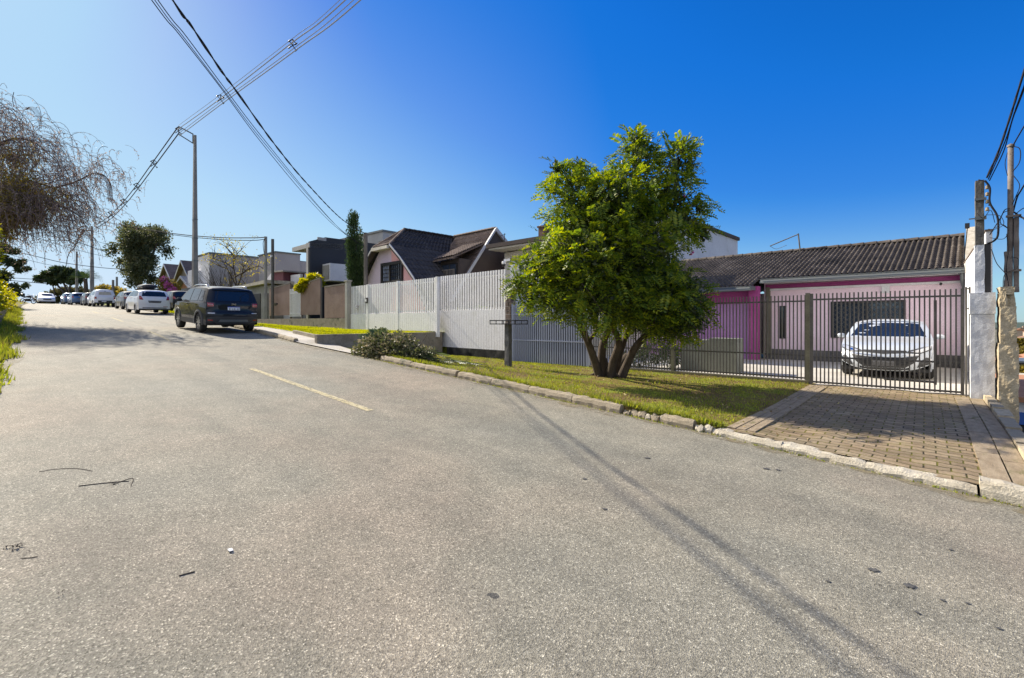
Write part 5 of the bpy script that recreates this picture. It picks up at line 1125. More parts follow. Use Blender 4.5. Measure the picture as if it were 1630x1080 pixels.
# weeping tree overhanging the street from the left: arching bare strands
wt = empty('weeping_tree', (-27.5, -3.2, ZR(-27.5) + .5), 'large weeping tree with bare arching twigs overhanging the road at left', 'tree')
mb = MB(); B0 = Vector((-27.5, -3.2, ZR(-27.5) + .2))
def wp(px, py, t): return at(px, py, t=t)
mains = [[B0, B0 + Vector((0, .4, 2.2)), wp(-60, 330, 20), wp(20, 290, 20), wp(85, 300, 20), wp(135, 335, 20)], [B0, B0 + Vector((0, .3, 2)), wp(-70, 300, 20), wp(0, 230, 20), wp(50, 225, 20), wp(95, 262, 20)],
         [B0, B0 + Vector((-.5, .3, 2)), wp(-90, 260, 21), wp(-40, 190, 21), wp(10, 180, 21)], [B0, B0 + Vector((.3, .3, 1.8)), wp(-60, 350, 19), wp(-5, 330, 19), wp(45, 335, 19), wp(80, 352, 19)],
         [wp(85, 300, 20), wp(120, 290, 20), wp(150, 276, 20), wp(165, 280, 20)], [wp(50, 320, 19.5), wp(100, 330, 19.5), wp(140, 352, 19.5)], [B0, B0 + Vector((0, -.6, 2.5)), B0 + Vector((-1, -2.5, 4.5)), B0 + Vector((-1.5, -4, 5.4))], [B0, B0 + Vector((1.2, -.4, 2.5)), B0 + Vector((2.5, -2, 4.2)), B0 + Vector((3.5, -3, 4.6))]]
for i, q in enumerate(mains): limb(mb, q, .15 if i in (0, 1, 2, 3, 6, 7) else .045, .012, 7)
mb.build('trunk', M['bark_dark'], wt, True)
mb = MB(); qs_p = []; qs_d = []
def strand(p, d, L_, drop, r=.008, n=9):
    pts = []; v = Vector(d).normalized(); p = Vector(p)
    for i in range(n):
        pts.append(p.copy()); v = (v + Vector((0, 0, -drop / n * (1 + i * .25)))).normalized(); p = p + v * L_ / n
    mb.tube(pts, [r * (1 - .6 * i / n) for i in range(n)], 3, caps=False); return pts
pathpts = [p for q in mains for p in smooth_path(q, 6)[8:]]
for k in range(3600):
    p = random.choice(pathpts) + Vector((random.gauss(0, .6), random.gauss(0, .6), random.gauss(0, .5)))
    rr_ = (p.x * RX + p.y * RY) / (p.x * FX + p.y * FY) * FPX + 815
    if rr_ > 118 and random.random() < .45: continue
    a = random.uniform(0, 2 * math.pi); out = .8 * RX + .3 * math.cos(a), .8 * RY + .5 * math.sin(a)
    up = random.uniform(.1, 1.0); L_ = random.uniform(.8, 2.1) * (1 if rr_ < 120 else .55)
    pts = strand(p, (out[0] * random.uniform(.3, 1) + .5 * math.cos(a), out[1] * random.uniform(.3, 1) + .5 * math.sin(a), up), L_, random.uniform(1.6, 3.4), random.uniform(.006, .013))
    for q in pts[3:]:
        for _ in range(2): qs_p.append(tuple(q)); qs_d.append((random.gauss(0, .4), random.gauss(0, .4), -.9))
# a lone arched spray reaching out over the road, and one at the top
for k in range(12): strand(wp(150 + k * 1.2, 276 + abs(k - 5) * .6, 20), (RX, RY, .45 - .05 * k), 1.6, 3.6, .009, 12)
for k in range(6): strand(wp(40, 175, 20.5), (RX * .8, RY * .8, .9 - k * .12), 1.4, 2.6, .008, 12)
mb.tube(smooth_path([wp(22, 170, 20.5), wp(20, 158, 20.5), wp(22, 147, 20.5)]), .012, 4)
mb.build('hanging_twigs', M['twig'], wt)
qp = np.array(qs_p); qd = np.array(qs_d); k = RNG.random(len(qp)) < .8
quads('seed_leaves', leaf_quads(qp[k] + RNG.normal(size=(k.sum(), 3)) * .03, qd[k], (.05, .12), .28, .45), m_leaf('dry_leaf', (.12, .085, .07), (.22, .165, .12), (.38, .31, .23), .35, ns=.7), wt)
P, D = sample_lobes([PL(15, 330, 19, 40, 26), PL(45, 345, 19, 28, 18), PL(0, 360, 19, 24, 26), PL(18, 300, 20, 40, 26), PL(60, 330, 19.5, 16, 14, .6), PL(22, 250, 20, 34, 34, .35), PL(80, 320, 19.5, 24, 26, .4), PL(40, 300, 19.5, 30, 30, .5)], 15000, 1.0); D *= .3; D[:, 2] -= 1
quads('olive_foliage', leaf_quads(P, D, (.07, .17), .35, .5), M['leaf_olive'], wt)
P, D = sample_lobes([(B0 + Vector((-.5, -2.6, 4.6)), (2.4, 2.2, 1.7), 1), (B0 + Vector((2, -2, 4.2)), (2, 2, 1.4), 1)], 4500, 1.0)
quads('back_foliage', leaf_quads(P, D, (.08, .2), .4, .8), M['leaf_olive'], wt)
# shrubs on the left bank
crown_tree('bank_shrub', 'tall yellow green shrub at the left edge of the photo', (-20.6, .1, ZR(-20.6) + .3), [((-21.2, .05, 3.6), (.5, .5, .9), 1), ((-20.8, .0, 2.7), (.6, .5, .8), 1), ((-21.8, .15, 4.2), (.4, .4, .45), .7), ((-21, .0, 2.0), (.5, .45, .5), 1), ((-22.6, .25, 2.2), (.6, .4, .5), .8)], 3800, (.08, .17), M['leaf_yellow'], .05, [([(-20.9, 0, 1.4), (-21, 0, 2.4), (-21.2, .1, 3.6)], .05, .02)], cat='shrub')
t = 33
crown_tree('bank_tree', 'dark tree with round leaf clusters on the left bank', at(-10, 490, t=t), [PL(3, 412, t, 10, 6), PL(15, 418, t, 9, 5), PL(28, 422, t, 6, 4), PL(36, 417, t, 5, 3.4), PL(43, 429, t, 4, 3.4), PL(30, 430, t, 5, 3.5), PL(23, 454, t, 4, 3), PL(32, 458, t, 3.6, 3), PL(41, 455, t, 4.4, 3), PL(5, 440, t, 10, 8), PL(8, 462, t, 12, 10), PL(18, 466, t, 8, 6), PL(28, 467, t, 6, 3.5), PL(2, 395, t, 14, 7), PL(20, 400, t, 12, 3.4)], 6500, (.1, .24), M['leaf_dark'], .1,
           [([at(-10, 492, t=t), at(-4, 450, t=t), at(14, 424, t=t), at(40, 420, t=t)], .1, .02), ([at(-10, 480, t=t), at(10, 466, t=t), at(24, 458, t=t), at(40, 456, t=t)], .08, .02), ([at(-4, 450, t=t), at(20, 436, t=t), at(42, 430, t=t)], .06, .015)], shell=.8)
crown_tree('bank_shrub', 'low bright shrub further up the left bank', (-34, .6, ZR(-34) + .2), [((-33, .9, ZR(-33) + .7), (.9, .5, .5), 1), ((-35.5, .8, ZR(-35) + .8), (1.2, .6, .7), 1), ((-38, .9, ZR(-38) + .6), (1.2, .6, .5), 1)], 2600, (.08, .16), M['leaf_yellow'], .05, [], cat='shrub')

# ================================================================== POLES AND WIRES
def utility_pole(base, H, r0, r1, label, arm=None, recess=True):
    p = empty('utility_pole', base, label, 'utility pole', 'concrete street poles'); b = Vector(base); mb = MB()
    n = 24; ring = []
    for i in range(n + 1):
        z = H * i / n - .3; w_ = lerp(r0, r1, i / n); d = w_ * .62
        ring.append([(b.x - w_, b.y - d, b.z + z), (b.x + w_, b.y - d, b.z + z), (b.x + w_, b.y + d, b.z + z), (b.x - w_, b.y + d, b.z + z)])
    vs = [q for g_ in ring for q in g_]; mb.add(vs, [(i * 4 + j, i * 4 + (j + 1) % 4, i * 4 + 4 + (j + 1) % 4, i * 4 + 4 + j) for i in range(n) for j in range(4)] + [(n * 4, n * 4 + 1, n * 4 + 2, n * 4 + 3)])
    mb.build('shaft', M['pole'], p)
    mb = MB()
    for z in (H * .42, H * .52, H * .3): w_ = lerp(r0, r1, z / H) + .008; mb.box((b.x - w_, b.y - w_ * .66, b.z + z), (b.x + w_, b.y + w_ * .66, b.z + z + .05))
    mb.build('band', M['gutter'], p)
    return p
p1 = utility_pole((-31.2, 8.25, ZR(-31.2)), 10.35 + .3, .21, .09, 'tall tapered concrete pole standing behind the dark blue car'); T1 = Vector((-31.2, 8.25, ZR(-31.2) + 10.3))
A_ = at(284, 205, Y=7.45)
MB().tube([T1 + Vector((0, -.1, .1)), (A_.x, A_.y, A_.z + .12)], .035, 5).tube([T1 + Vector((0, -.1, -.42)), (A_.x + .1, A_.y, A_.z - .35)], .03, 5).tube([(A_.x, A_.y, A_.z + .12), (A_.x + .1, A_.y, A_.z - .35)], .03, 5).tube([T1 + Vector((0, -.1, .12)), T1 + Vector((0, -.1, -.44))], .03, 5).build('bracket', M['gutter'], p1)
p2 = utility_pole((-77, 9.5, ZR(-77)), 9.9, .34, .16, 'second concrete pole up the street beside the palm tree'); T2 = Vector((-77, 9.5, ZR(-77) + 9.5))
B_ = at(134, 367, Y=8.8); MB().tube([T2 + Vector((0, 0, -.3)), B_], .07, 4).tube([T2 + Vector((0, 0, -.28)), T2 + Vector((0, 0, -1.02))], .06, 4).tube([T2 + Vector((0, 0, -1.0)), B_ + Vector((.2, 0, -.5))], .05, 4).build('bracket', M['gutter'], p2)
p3 = utility_pole((-100.7, 10.6, ZR(-100)), 8.6, .3, .16, 'farthest concrete pole at the crest of the street')
o = utility_pole((at(13, 485, t=70).x, at(13, 485, t=70).y, 2.5), 4.6, .3, .2, 'leaning thin street pole among the shrubs at the far left'); 
for px_, py_, hh, lab in ((164, 452, 62, 'short pole stub above the pickup roof'), (180, 446, 60, 'thin pole between pickup and round tree'), (186, 441, 66, 'slightly taller thin pole at the left edge of the round tree')):
    p = at(px_, py_, t=hh); o = MB().tube([(p.x, p.y, 3), p], .13, 6).build('small_pole', M['pole']); tag(o, lab, 'pole')
A2_ = at(423, 377, Y=13); o = MB().tube([(A2_.x, A2_.y, 1.2), A2_], .10, 8).lathe((A2_.x, A2_.y, 1.2), (0, 0, 1), [(0, .2), (2.2, .2), (2.2, .001)], 8).build('entry_pole', M['concrete']); tag(o, 'pale thin entry pole left of its darker twin behind the brown panel', 'pole')
p = at(434, 381, Y=13.2); o = MB().tube([(p.x, p.y, 1.2), p], .10, 8).build('entry_pole', M['bar']); tag(o, 'dark thin entry pole right of its pale twin behind the brown panel', 'pole'); MB().box((p.x - .4, p.y - .1, p.z - 1.2), (p.x + .1, p.y - .02, p.z - 1.1)).build('bracket', M['chrome'], o)
W0 = at(582, 371, Y=12.45)
wpst = MB().tube([(W0.x + .05, W0.y, .9), (W0.x, W0.y, W0.z)], [.11, .09], 9).build('wooden_post', M['wood']); tag(wpst, 'weathered round wooden post holding cables beside the cypress', 'pole')

def plane_pts(pxs, A, B):
    (ax, ay), (bx, by) = A, B; nx, ny = by - ay, ax - bx; out = []
    for px_, py_ in pxs:
        d = ray(px_, py_); t = (nx * ax + ny * ay) / (nx * d[0] + ny * d[1]); out.append(Vector((d[0] * t, d[1] * t, EYE + d[2] * t)))
    return out
def wire(pts, r, label, group, mat='cable', twist=0):
    P = smooth_path(pts, 8)
    mb = MB()
    if twist:
        for s in (0, 1):
            Q = []
            L_ = 0
            PP = []
            for i in range(len(P) - 1):
                n = max(1, int((P[i + 1] - P[i]).length / .12))
                for k in range(n): PP.append(P[i].lerp(P[i + 1], k / n))
            for i, q in enumerate(PP): a = i * .7 + s * math.pi; Q.append(q + Vector((0, math.cos(a), math.sin(a))) * r * .8)
            mb.tube(Q, r * .75, 4)
    else: mb.tube(P, r, 5)
    return tag(mb.build('overhead_cable', M[mat], None, True), label, 'cable', group)
GA = 'main street line cables'; PA, PB = (-31.2, 7.5), (8, 6.4)
E = Vector((8, 6.4, 10.9))
def main_span(pxs, dz, dy, r, lab, mat='wire_light'):
    pts = plane_pts(pxs, (PA[0], PA[1] + dy), (PB[0], PB[1] + dy)); return wire(pts + [(pts[-1] + E + Vector((0, dy, dz))) / 2 + Vector((0, 0, -.15)), E + Vector((0, dy, dz))], r, lab, GA, mat)
main_span([(285, 217), (354, 165), (471, 80), (574, 0)], 0, 0, .018, 'lowest conductor of the main line, nearest span from the tall pole')
main_span([(284, 213), (352, 162), (469, 76), (563, 0)], .1, .1, .013, 'middle conductor of the main line, nearest span from the tall pole')
main_span([(282, 207), (348.5, 159), (460, 72), (550, 0)], .25, -.1, .018, 'upper conductor of the main line, nearest span from the tall pole')
main_span([(284, 200), (352, 150), (465, 62), (537, 4)], .35, 0, .010, 'thin messenger wire above the main line, nearest span')
def spacer(p, s, lab):
    f = MB(); p = Vector(p); d = Vector((0, 1, 0)); u = Vector((0, 0, 1))
    for a, b_ in (((-.2, .2), (.2, -.2)), ((-.2, -.2), (.2, .2)), ((-.2, .2), (0, .38)), ((.2, .2), (0, .38)), ((0, .0), (0, .38))): f.tube([p + d * a[0] * s + u * a[1] * s, p + d * b_[0] * s + u * b_[1] * s], .028 * s, 5)
    for a in ((-.2, -.2), (.2, -.2), (-.2, .2), (.2, .2)): f.tube([p + d * a[0] * s + u * a[1] * s + Vector((-.06, 0, 0)), p + d * a[0] * s + u * a[1] * s + Vector((.06, 0, 0))], .045 * s, 6)
    o = f.build('cable_spacer', M['dark_trim']); tag(o, lab, 'spacer', 'spacers on the main line'); return o
for (a, b_), s, lab in (((466, 73), .55, 'cable spacer nearest the top of the photo'), ((351, 159), .6, 'cable spacer where the lines cross'), ((284, 209), .6, 'cable spacer hanging at the arm of the tall pole')):
    spacer(plane_pts([(a, b_)], PA, PB)[0], s, lab)
QA, QB = (-31.2, 7.5), (-77, 8.8)
for dx, dy, r, lab in ((0, 0, .03, 'upper conductor of the second span beyond the tall pole'), (4, 3, .03, 'lower conductor of the second span beyond the tall pole')):
    wire(plane_pts([(283 + dx * .5, 203 + dy * 3), (243 + dx, 259 + dy * 1.5), (216 + dx, 297 + dy), (195 + dx, 323 + dy), (172 + dx, 346 + dy), (150 + dx, 360 + dy)][::1], QA, QB), r, lab, GA)
for (a, b_), s, lab in (((245, 262), .8, 'cable spacer first beyond the tall pole'), ((218, 299), .9, 'cable spacer second beyond the tall pole'), ((197, 324), 1.0, 'cable spacer third beyond the tall pole'), ((178, 343), 1.1, 'cable spacer just above the round tree')):
    spacer(plane_pts([(a, b_)], QA, QB)[0], s, lab)
RA, RB = (-77, 8.8), (-101, 10)
for d in (0, 1.6): wire(plane_pts([(134, 366 + d), (126, 378 + d), (117, 396 + d), (112, 399 + d)], RA, RB), .05, ('upper' if d == 0 else 'lower') + ' bundled conductor descending between the two farthest poles', GA)
for k, (a, b_) in enumerate(((130, 372), (125, 380), (120, 390))): spacer(plane_pts([(a, b_)], RA, RB)[0], 1.5, ['cable spacer beside the second pole', 'cable spacer midway between the far poles', 'cable spacer near the farthest pole'][k])
wire(plane_pts([(113, 398), (107, 412), (104, 432)], (-100.7, 10), (-125, 12)), .07, 'conductors dropping behind the spreading tree at the crest', GA)
# crossing service drops that shade the road
GB = 'service drops crossing the street'; CA, CB = (-20.4, 12.45), (-7.25, 1.68)
def drop(pxs, r, lab, tw=0, ez=0):
    pts = plane_pts(pxs, CA, CB)[::-1]; a, b_ = pts[-1], pts[-2]; d = (a - b_); d *= 1.0 / max(1e-6, Vector((d.x, d.y)).length)
    k1 = a + d * 2.5 + Vector((0, 0, .25)); k2 = a + d * 7.5 + Vector((0, 0, 1.2 + ez)); return wire(pts + [k1, k2], r, lab, GB, 'cable', tw)
drop([(274.5, 0), (304, 41), (352, 113), (378, 148), (437, 230), (489, 293), (545, 350), (582, 373)], .0145, 'thick twisted black cable crossing above the street to the wooden post', 1)
drop([(241, 0), (285.5, 55.5), (352, 141), (415, 226), (489, 315), (540, 366), (580, 392)], .0065, 'leftmost thin wire crossing above the street')
drop([(246, 0), (291, 58), (357, 145), (419, 226), (500, 322), (545, 368), (581, 394)], .0055, 'middle thin wire crossing above the street')
drop([(251, 0), (297, 59), (363, 148), (423, 226), (511, 333), (550, 373), (581, 396)], .0065, 'right hand thin wire crossing above the street')
# cross-street wires far left
GC = 'far wires crossing up the street'
for pts, r, lab in (([(10, 397), (60, 409), (104, 419), (167, 427), (230, 431)], .035, 'lower dark wire crossing the street at far left'), ([(52, 360), (70, 367), (120, 384), (180, 406)], .035, 'dark wire sloping down behind the weeping tree'), ([(45, 372), (80, 386), (130, 400), (172, 410)], .02, 'thin pale wire sloping down behind the weeping tree'), ([(90, 362), (140, 380), (200, 398)], .02, 'thin pale wire above the sloping dark one'), ([(10, 404), (60, 418), (110, 428)], .02, 'faint wire below the lower dark one')):
    wire(plane_pts(pts, (-80, -5), (-72, 14)), r, lab, GC)
wire(plane_pts([(10, 446), (40, 449), (75, 452)], (-110, 2), (-105, 14)), .05, 'faint wire above the motorcycle', GC)
wire(plane_pts([(10, 442), (40, 444), (75, 446)], (-110, 2), (-105, 14)), .04, 'fainter wire just over the one above the motorcycle', GC)
wire(plane_pts([(150, 351), (180, 356), (268, 371), (340, 378), (400, 379), (423, 378)], (-75, 9), (-33.4, 13)), .035, 'teal grey wire running left from the pale entry pole', GC)
wire(plane_pts([(180, 358), (268, 373), (340, 381), (400, 383), (423, 381)], (-75, 9), (-33.4, 13)), .025, 'second wire just below, running left from the pale entry pole', GC)
wire([at(423, 379, Y=12.9), at(419, 386, Y=12.85), at(420, 400, Y=12.85), at(422, 408, Y=12.9)], .02, 'cable hanging down the pale entry pole', GC)
# right hand cables to the entry poles
GD = 'cables leading to the entry poles at right'
def rwire(pxs, A, B, r, lab, tw=0):
    pts = plane_pts(pxs, A, B); d = pts[-1] - pts[-2]; d.normalize(); return wire(pts + [pts[-1] + d * 3], r, lab, GD, 'cable', tw)
rwire([(1571, 283), (1590, 240), (1610, 180), (1632, 108)], (.73, 11.6), (3.4, 2), .018, 'thick twisted cable rising right from the concrete entry pole', 1)
rwire([(1573, 286), (1600, 225), (1616, 176), (1632, 132)], (.76, 11.6), (3.5, 2), .008, 'thin cable just below the twisted one at right')
rwire([(1575, 288), (1598, 240), (1612, 190), (1632, 138)], (.78, 11.6), (3.5, 2), .008, 'second thin cable below the twisted one at right')
rwire([(1611, 235), (1618, 222), (1632, 198)], (1.12, 11.7), (3.9, 2), .010, 'cable leaving the top of the slim pipe pole')
rwire([(1612, 340), (1620, 312), (1632, 292)], (1.2, 11.65), (3.9, 2), .012, 'dark cable leaving the middle of the slim pipe pole')
rwire([(1614, 338), (1624, 345), (1634, 350)], (1.2, 11.65), (3.9, 2), .014, 'cable bundle bending right from the slim pipe pole')

# ================================================================== CARS
def chaikin(p, n=2):
    for _ in range(n):
        q = [p[0]]
        for a, b in zip(p[:-1], p[1:]): q += [tuple(lerp(a[i], b[i], .25) for i in range(len(a))), tuple(lerp(a[i], b[i], .75) for i in range(len(a)))]
        q.append(p[-1]); p = q
    return p
def make_car(name, label, cat, loc, rz, S, group=None, pitch=0):
    """local frame: +x is the nose, z up from the ground"""
    root = empty(name, loc, label, cat, group, rz); root.rotation_euler = (0, pitch, rz)
    L2, W0, ZB = S['L'] / 2, S['W'] / 2, S.get('zb', .24); belt, roof = S['belt'], S['roof']; tum = S.get('tumble', .17); paint = M[S['paint']]
    def W(x, z):
        a = min(1, abs(x) / L2); w_ = W0 * (1 - S.get('taper', .10) * a ** 5)
        if z < belt: w_ *= 1 - .035 * ((belt * .62 - z) / belt) ** 2 - .02 * max(0, (.45 - z) / .45)
        else: w_ -= tum * ((z - belt) / (roof - belt)) ** 1.15 + .012
        return w_
    ch = chaikin([(x, z, c) for x, z, c in S['top']], 2)
    # resample
    out = [ch[0]]
    for a, b in zip(ch[:-1], ch[1:]):
        d = math.hypot(b[0] - a[0], b[1] - a[1]); n = max(1, int(d / .05))
        for k in range(1, n + 1): out.append(tuple(lerp(a[i], b[i], k / n) for i in range(3)))
    ch = out; n = len(ch); E = []
    for i in range(n):
        a, b = ch[max(0, i - 1)], ch[min(n - 1, i + 1)]; dx, dz = b[0] - a[0], b[1] - a[1]; l = math.hypot(dx, dz) + 1e-9; nx, nz = -dz / l, dx / l
        E.append((ch[i], (nx, nz)))
    NV = 20; vs = []; vv = [(-1 + 2 * j / NV) for j in range(NV + 1)]; vv = [math.copysign(abs(v) ** .8, v) for v in vv]
    edge = []; mx = -9
    for (x, z, c), (nx, nz) in E:
        ex, ez = x - nx * c, z - nz * c; ex = max(ex, mx + .0008); mx = ex; edge.append((ex, max(ez, ZB)))
    for i, ((x, z, c), (nx, nz)) in enumerate(E):
        wx, wz = edge[i]; we = W(wx, wz)
        for v in vv:
            k = abs(v) ** 3.2; vs.append((lerp(x, wx, k), v * we, lerp(z, wz, k)))
    q = NV + 1; fs = [(i * q + j, i * q + j + 1, (i + 1) * q + j + 1, (i + 1) * q + j) for i in range(n - 1) for j in range(NV)]
    band_v, band_f = vs, fs
    NR = 22; sv = []; sf = []; wheels = S['axles']; ra = S['arch']
    for side in (1, -1):
        base = len(sv)
        for (ex, ez) in edge:
            for j in range(NR + 1):
                z = lerp(ez, ZB, j / NR); sv.append((ex, side * W(ex, z), z))
        for i in range(n - 1):
            for j in range(NR):
                ids = (base + i * (NR + 1) + j, base + (i + 1) * (NR + 1) + j, base + (i + 1) * (NR + 1) + j + 1, base + i * (NR + 1) + j + 1)
                cx = sum(sv[k][0] for k in ids) / 4; cz = sum(sv[k][2] for k in ids) / 4
                if any(math.hypot(cx - wx, cz - S['wr']) < ra for wx in wheels): continue
                sf.append(ids if side < 0 else ids[::-1])
    nb = len(band_v); AV = band_v + sv; AF = band_f + [tuple(nb + k for k in f) for f in sf]
    mb = MB(); mb.add(AV, AF); body = mb.build('body', paint, root, True, True)
    MB().box((edge[0][0] + .12, -W0 * .9, ZB - .03), (edge[-1][0] - .12, W0 * .9, ZB + .05)).build('underbody', M['black_plastic'], root, local=True)
    bvh = BVHTree.FromPolygons([Vector(v) for v in AV], AF)
    def decal(nm, poly, axis, mat, off=.006, par=None, cuts=4, th=0, smooth=True):
        """poly in (y,z) for axis x ('front'/'rear'), (x,z) for 'left'/'right', (x,y) for 'top'"""
        bm = bmesh.new()
        f = bm.faces.new([bm.verts.new((a, b, 0)) for a, b in poly]); 
        if len(poly) > 4: bmesh.ops.triangulate(bm, faces=[f])
        bmesh.ops.subdivide_edges(bm, edges=bm.edges[:], cuts=cuts, use_grid_fill=True)
        dv = {'front': Vector((-1, 0, 0)), 'rear': Vector((1, 0, 0)), 'left': Vector((0, -1, 0)), 'right': Vector((0, 1, 0)), 'top': Vector((0, 0, -1))}[axis]
        lastd = None
        for v in bm.verts:
            a, b = v.co.x, v.co.y
            o = {'front': Vector((9, a, b)), 'rear': Vector((-9, a, b)), 'left': Vector((a, 9, b)), 'right': Vector((a, -9, b)), 'top': Vector((a, b, 9))}[axis]
            h = bvh.ray_cast(o, dv)
            if h[0] is None: h = bvh.find_nearest(o + dv * (9 - (L2 if axis in ('front', 'rear') else W0)))
            v.co = h[0] - dv * off
        bm.normal_update()
        me = bpy.data.meshes.new(nm); bm.to_mesh(me); bm.free(); me.materials.append(mat)
        if smooth: me.polygons.foreach_set('use_smooth', [True] * len(me.polygons))
        o = bpy.data.objects.new(nm, me); C.objects.link(o); o.parent = par or root; return o
    for w_ in S.get('glass_side', []):
        for sd in ('left', 'right'): decal('side_window', w_, sd, M['glass'], .007)
    for nm, poly, axis, mat, off in S.get('decals', []):
        decal(nm, poly, axis, M[mat], off)
    for x, z in S.get('handles', []):
        for s in (1, -1): MB().box((x - .1, s * (W(x, z) + .002), z - .015), (x + .1, s * (W(x, z) + .03), z + .015)).build('door_handle', M[S.get('handle_mat', S['paint'])], root, local=True)
    for xs_ in S.get('seams', []):
        for s in (1, -1):
            mb = MB(); zz = rng(ZB + .12, xs_[1], .1)
            for a, b in zip(zz[:-1], zz[1:]): mb.add([(xs_[0] - .006, s * (W(xs_[0], a) + .003), a), (xs_[0] + .006, s * (W(xs_[0], a) + .003), a), (xs_[0] + .006, s * (W(xs_[0], b) + .003), b), (xs_[0] - .006, s * (W(xs_[0], b) + .003), b)], [(0, 1, 2, 3)])
            mb.build('door_seam', M['dark_trim'], root, local=True)
    # arches and wheels
    for wx in wheels:
        for s in (1, -1):
            mb = MB(); k0, k1 = -.18, math.pi + .18; nn = 26; r1 = ra + S.get('clad', .035); vs = []
            for i in range(nn + 1):
                a = lerp(k0, k1, i / nn)
                for rr, dy in ((ra - .035, .004), (ra - .02, .022), (r1 - .01, .018), (r1, .002)):
                    x = wx + rr * math.cos(a); z = max(ZB - .02, S['wr'] + rr * math.sin(a)); vs.append((x, s * (W(x, z) + dy), z))
            mb.add(vs, [(i * 4 + j, (i + 1) * 4 + j, (i + 1) * 4 + j + 1, i * 4 + j + 1) for i in range(nn) for j in range(3)])
            mb.build('wheel_arch', M[S.get('clad_mat', S['paint'])], root, True, True)
            mb = MB(); yo = s * (W(wx, S['wr'] + ra) - .02); yi = s * (W0 - .36); vs = []
            for i in range(17):
                a = math.pi * i / 16; 
                for y in (yo, yi): vs.append((wx + (ra - .01) * math.cos(a), y, S['wr'] + (ra - .01) * math.sin(a)))
            mb.add(vs, [(2 * i, 2 * i + 2, 2 * i + 3, 2 * i + 1) for i in range(16)] + [tuple(2 * i + 1 for i in range(17))]); mb.build('wheel_well', M['black_plastic'], root, local=True)
            R_ = S['wr']; yc = s * (W0 - .115); wh = MB().lathe((wx, yc, R_), (0, s, 0), [(-.10, R_ * .66), (-.105, R_ * .9), (-.09, R_ * .975), (-.06, R_), (.06, R_), (.09, R_ * .975), (.105, R_ * .9), (.098, R_ * .68)], 36).build('tyre', M['rubber'], root, True, True)
            mb = MB().lathe((wx, yc, R_), (0, s, 0), [(-.08, .001), (-.08, R_ * .62), (.06, R_ * .64), (.095, R_ * .69), (.1, R_ * .66), (.085, R_ * .6)], 36, 1)
            for k in range(5):
                a = k * 2 * math.pi / 5 + .3
                for da in (-.16, .16):
                    c0 = Vector((wx, yc + s * .075, R_)); d = Vector((math.cos(a + da * .4), 0, math.sin(a + da * .4))); e = Vector((math.cos(a + da * 1.6), 0, math.sin(a + da * 1.6)))
                    p0 = c0 + d * .03; p1 = c0 + e * R_ * .65; u = (p1 - p0).normalized(); sdv = Vector((-u.z, 0, u.x)) * .02
                    mb.prism([p0 - sdv, p0 + sdv, p1 + sdv * .9, p1 - sdv * .9], (0, s * .02, 0), 0)
            mb.lathe((wx, yc + s * .07, R_), (0, s, 0), [(0, R_ * .17), (.03, R_ * .16), (.035, .001)], 14, 0)
            rim = mb.build('rim', [M['alloy'], M['black_plastic']], wh, local=True)
    # mirrors
    for s in (1, -1):
        mx_, mz = S['mirror']; y0 = W(mx_, mz)
        mb = MB(); vs = []
        for i in range(9):
            for j in range(12):
                a = math.pi * i / 8; b = 2 * math.pi * j / 12; vs.append((mx_ + .055 * math.sin(a) * math.cos(b) * (1.3 if math.cos(b) > 0 else .6), s * (y0 + .14 + .105 * math.cos(a)), mz + .068 * math.sin(a) * math.sin(b)))
        mb.add(vs, [(i * 12 + j, i * 12 + (j + 1) % 12, (i + 1) * 12 + (j + 1) % 12, (i + 1) * 12 + j) for i in range(8) for j in range(12)]); mb.box((mx_ - .02, s * (y0 - .03), mz - .06), (mx_ + .03, s * (y0 + .12), mz - .03))
        mr = mb.build('wing_mirror', M[S.get('mirror_mat', S['paint'])], root, True, True)
    if S.get('rails'):
        for s in (1, -1):
            x0, x1 = S['rails']; pts = []
            for i in range(9):
                u = i / 8; x = lerp(x0, x1, u); pts.append((x, s * (W(x, roof) - .06), roof + .05 - .06 * (abs(2 * u - 1) ** 5)))
            MB().tube(pts, .018, 6).build('roof_rail', M['chrome'], root, True, True)
    def plate(axis, y, z, cover=False, w_=.4, h=.13, off=.02):
        p = decal('number_plate', [(y - w_ / 2, z - h / 2), (y + w_ / 2, z - h / 2), (y + w_ / 2, z + h / 2), (y - w_ / 2, z + h / 2)], axis, M['plate'] if not cover else M['plate_grey'], off, cuts=1, smooth=False)
        if not cover:
            decal('plate_band', [(y - w_ / 2, z + h * .28), (y + w_ / 2, z + h * .28), (y + w_ / 2, z + h / 2), (y - w_ / 2, z + h / 2)], axis, M['plate_blue'], off + .003, p, 1)
        return p
    return root, decal, W, plate

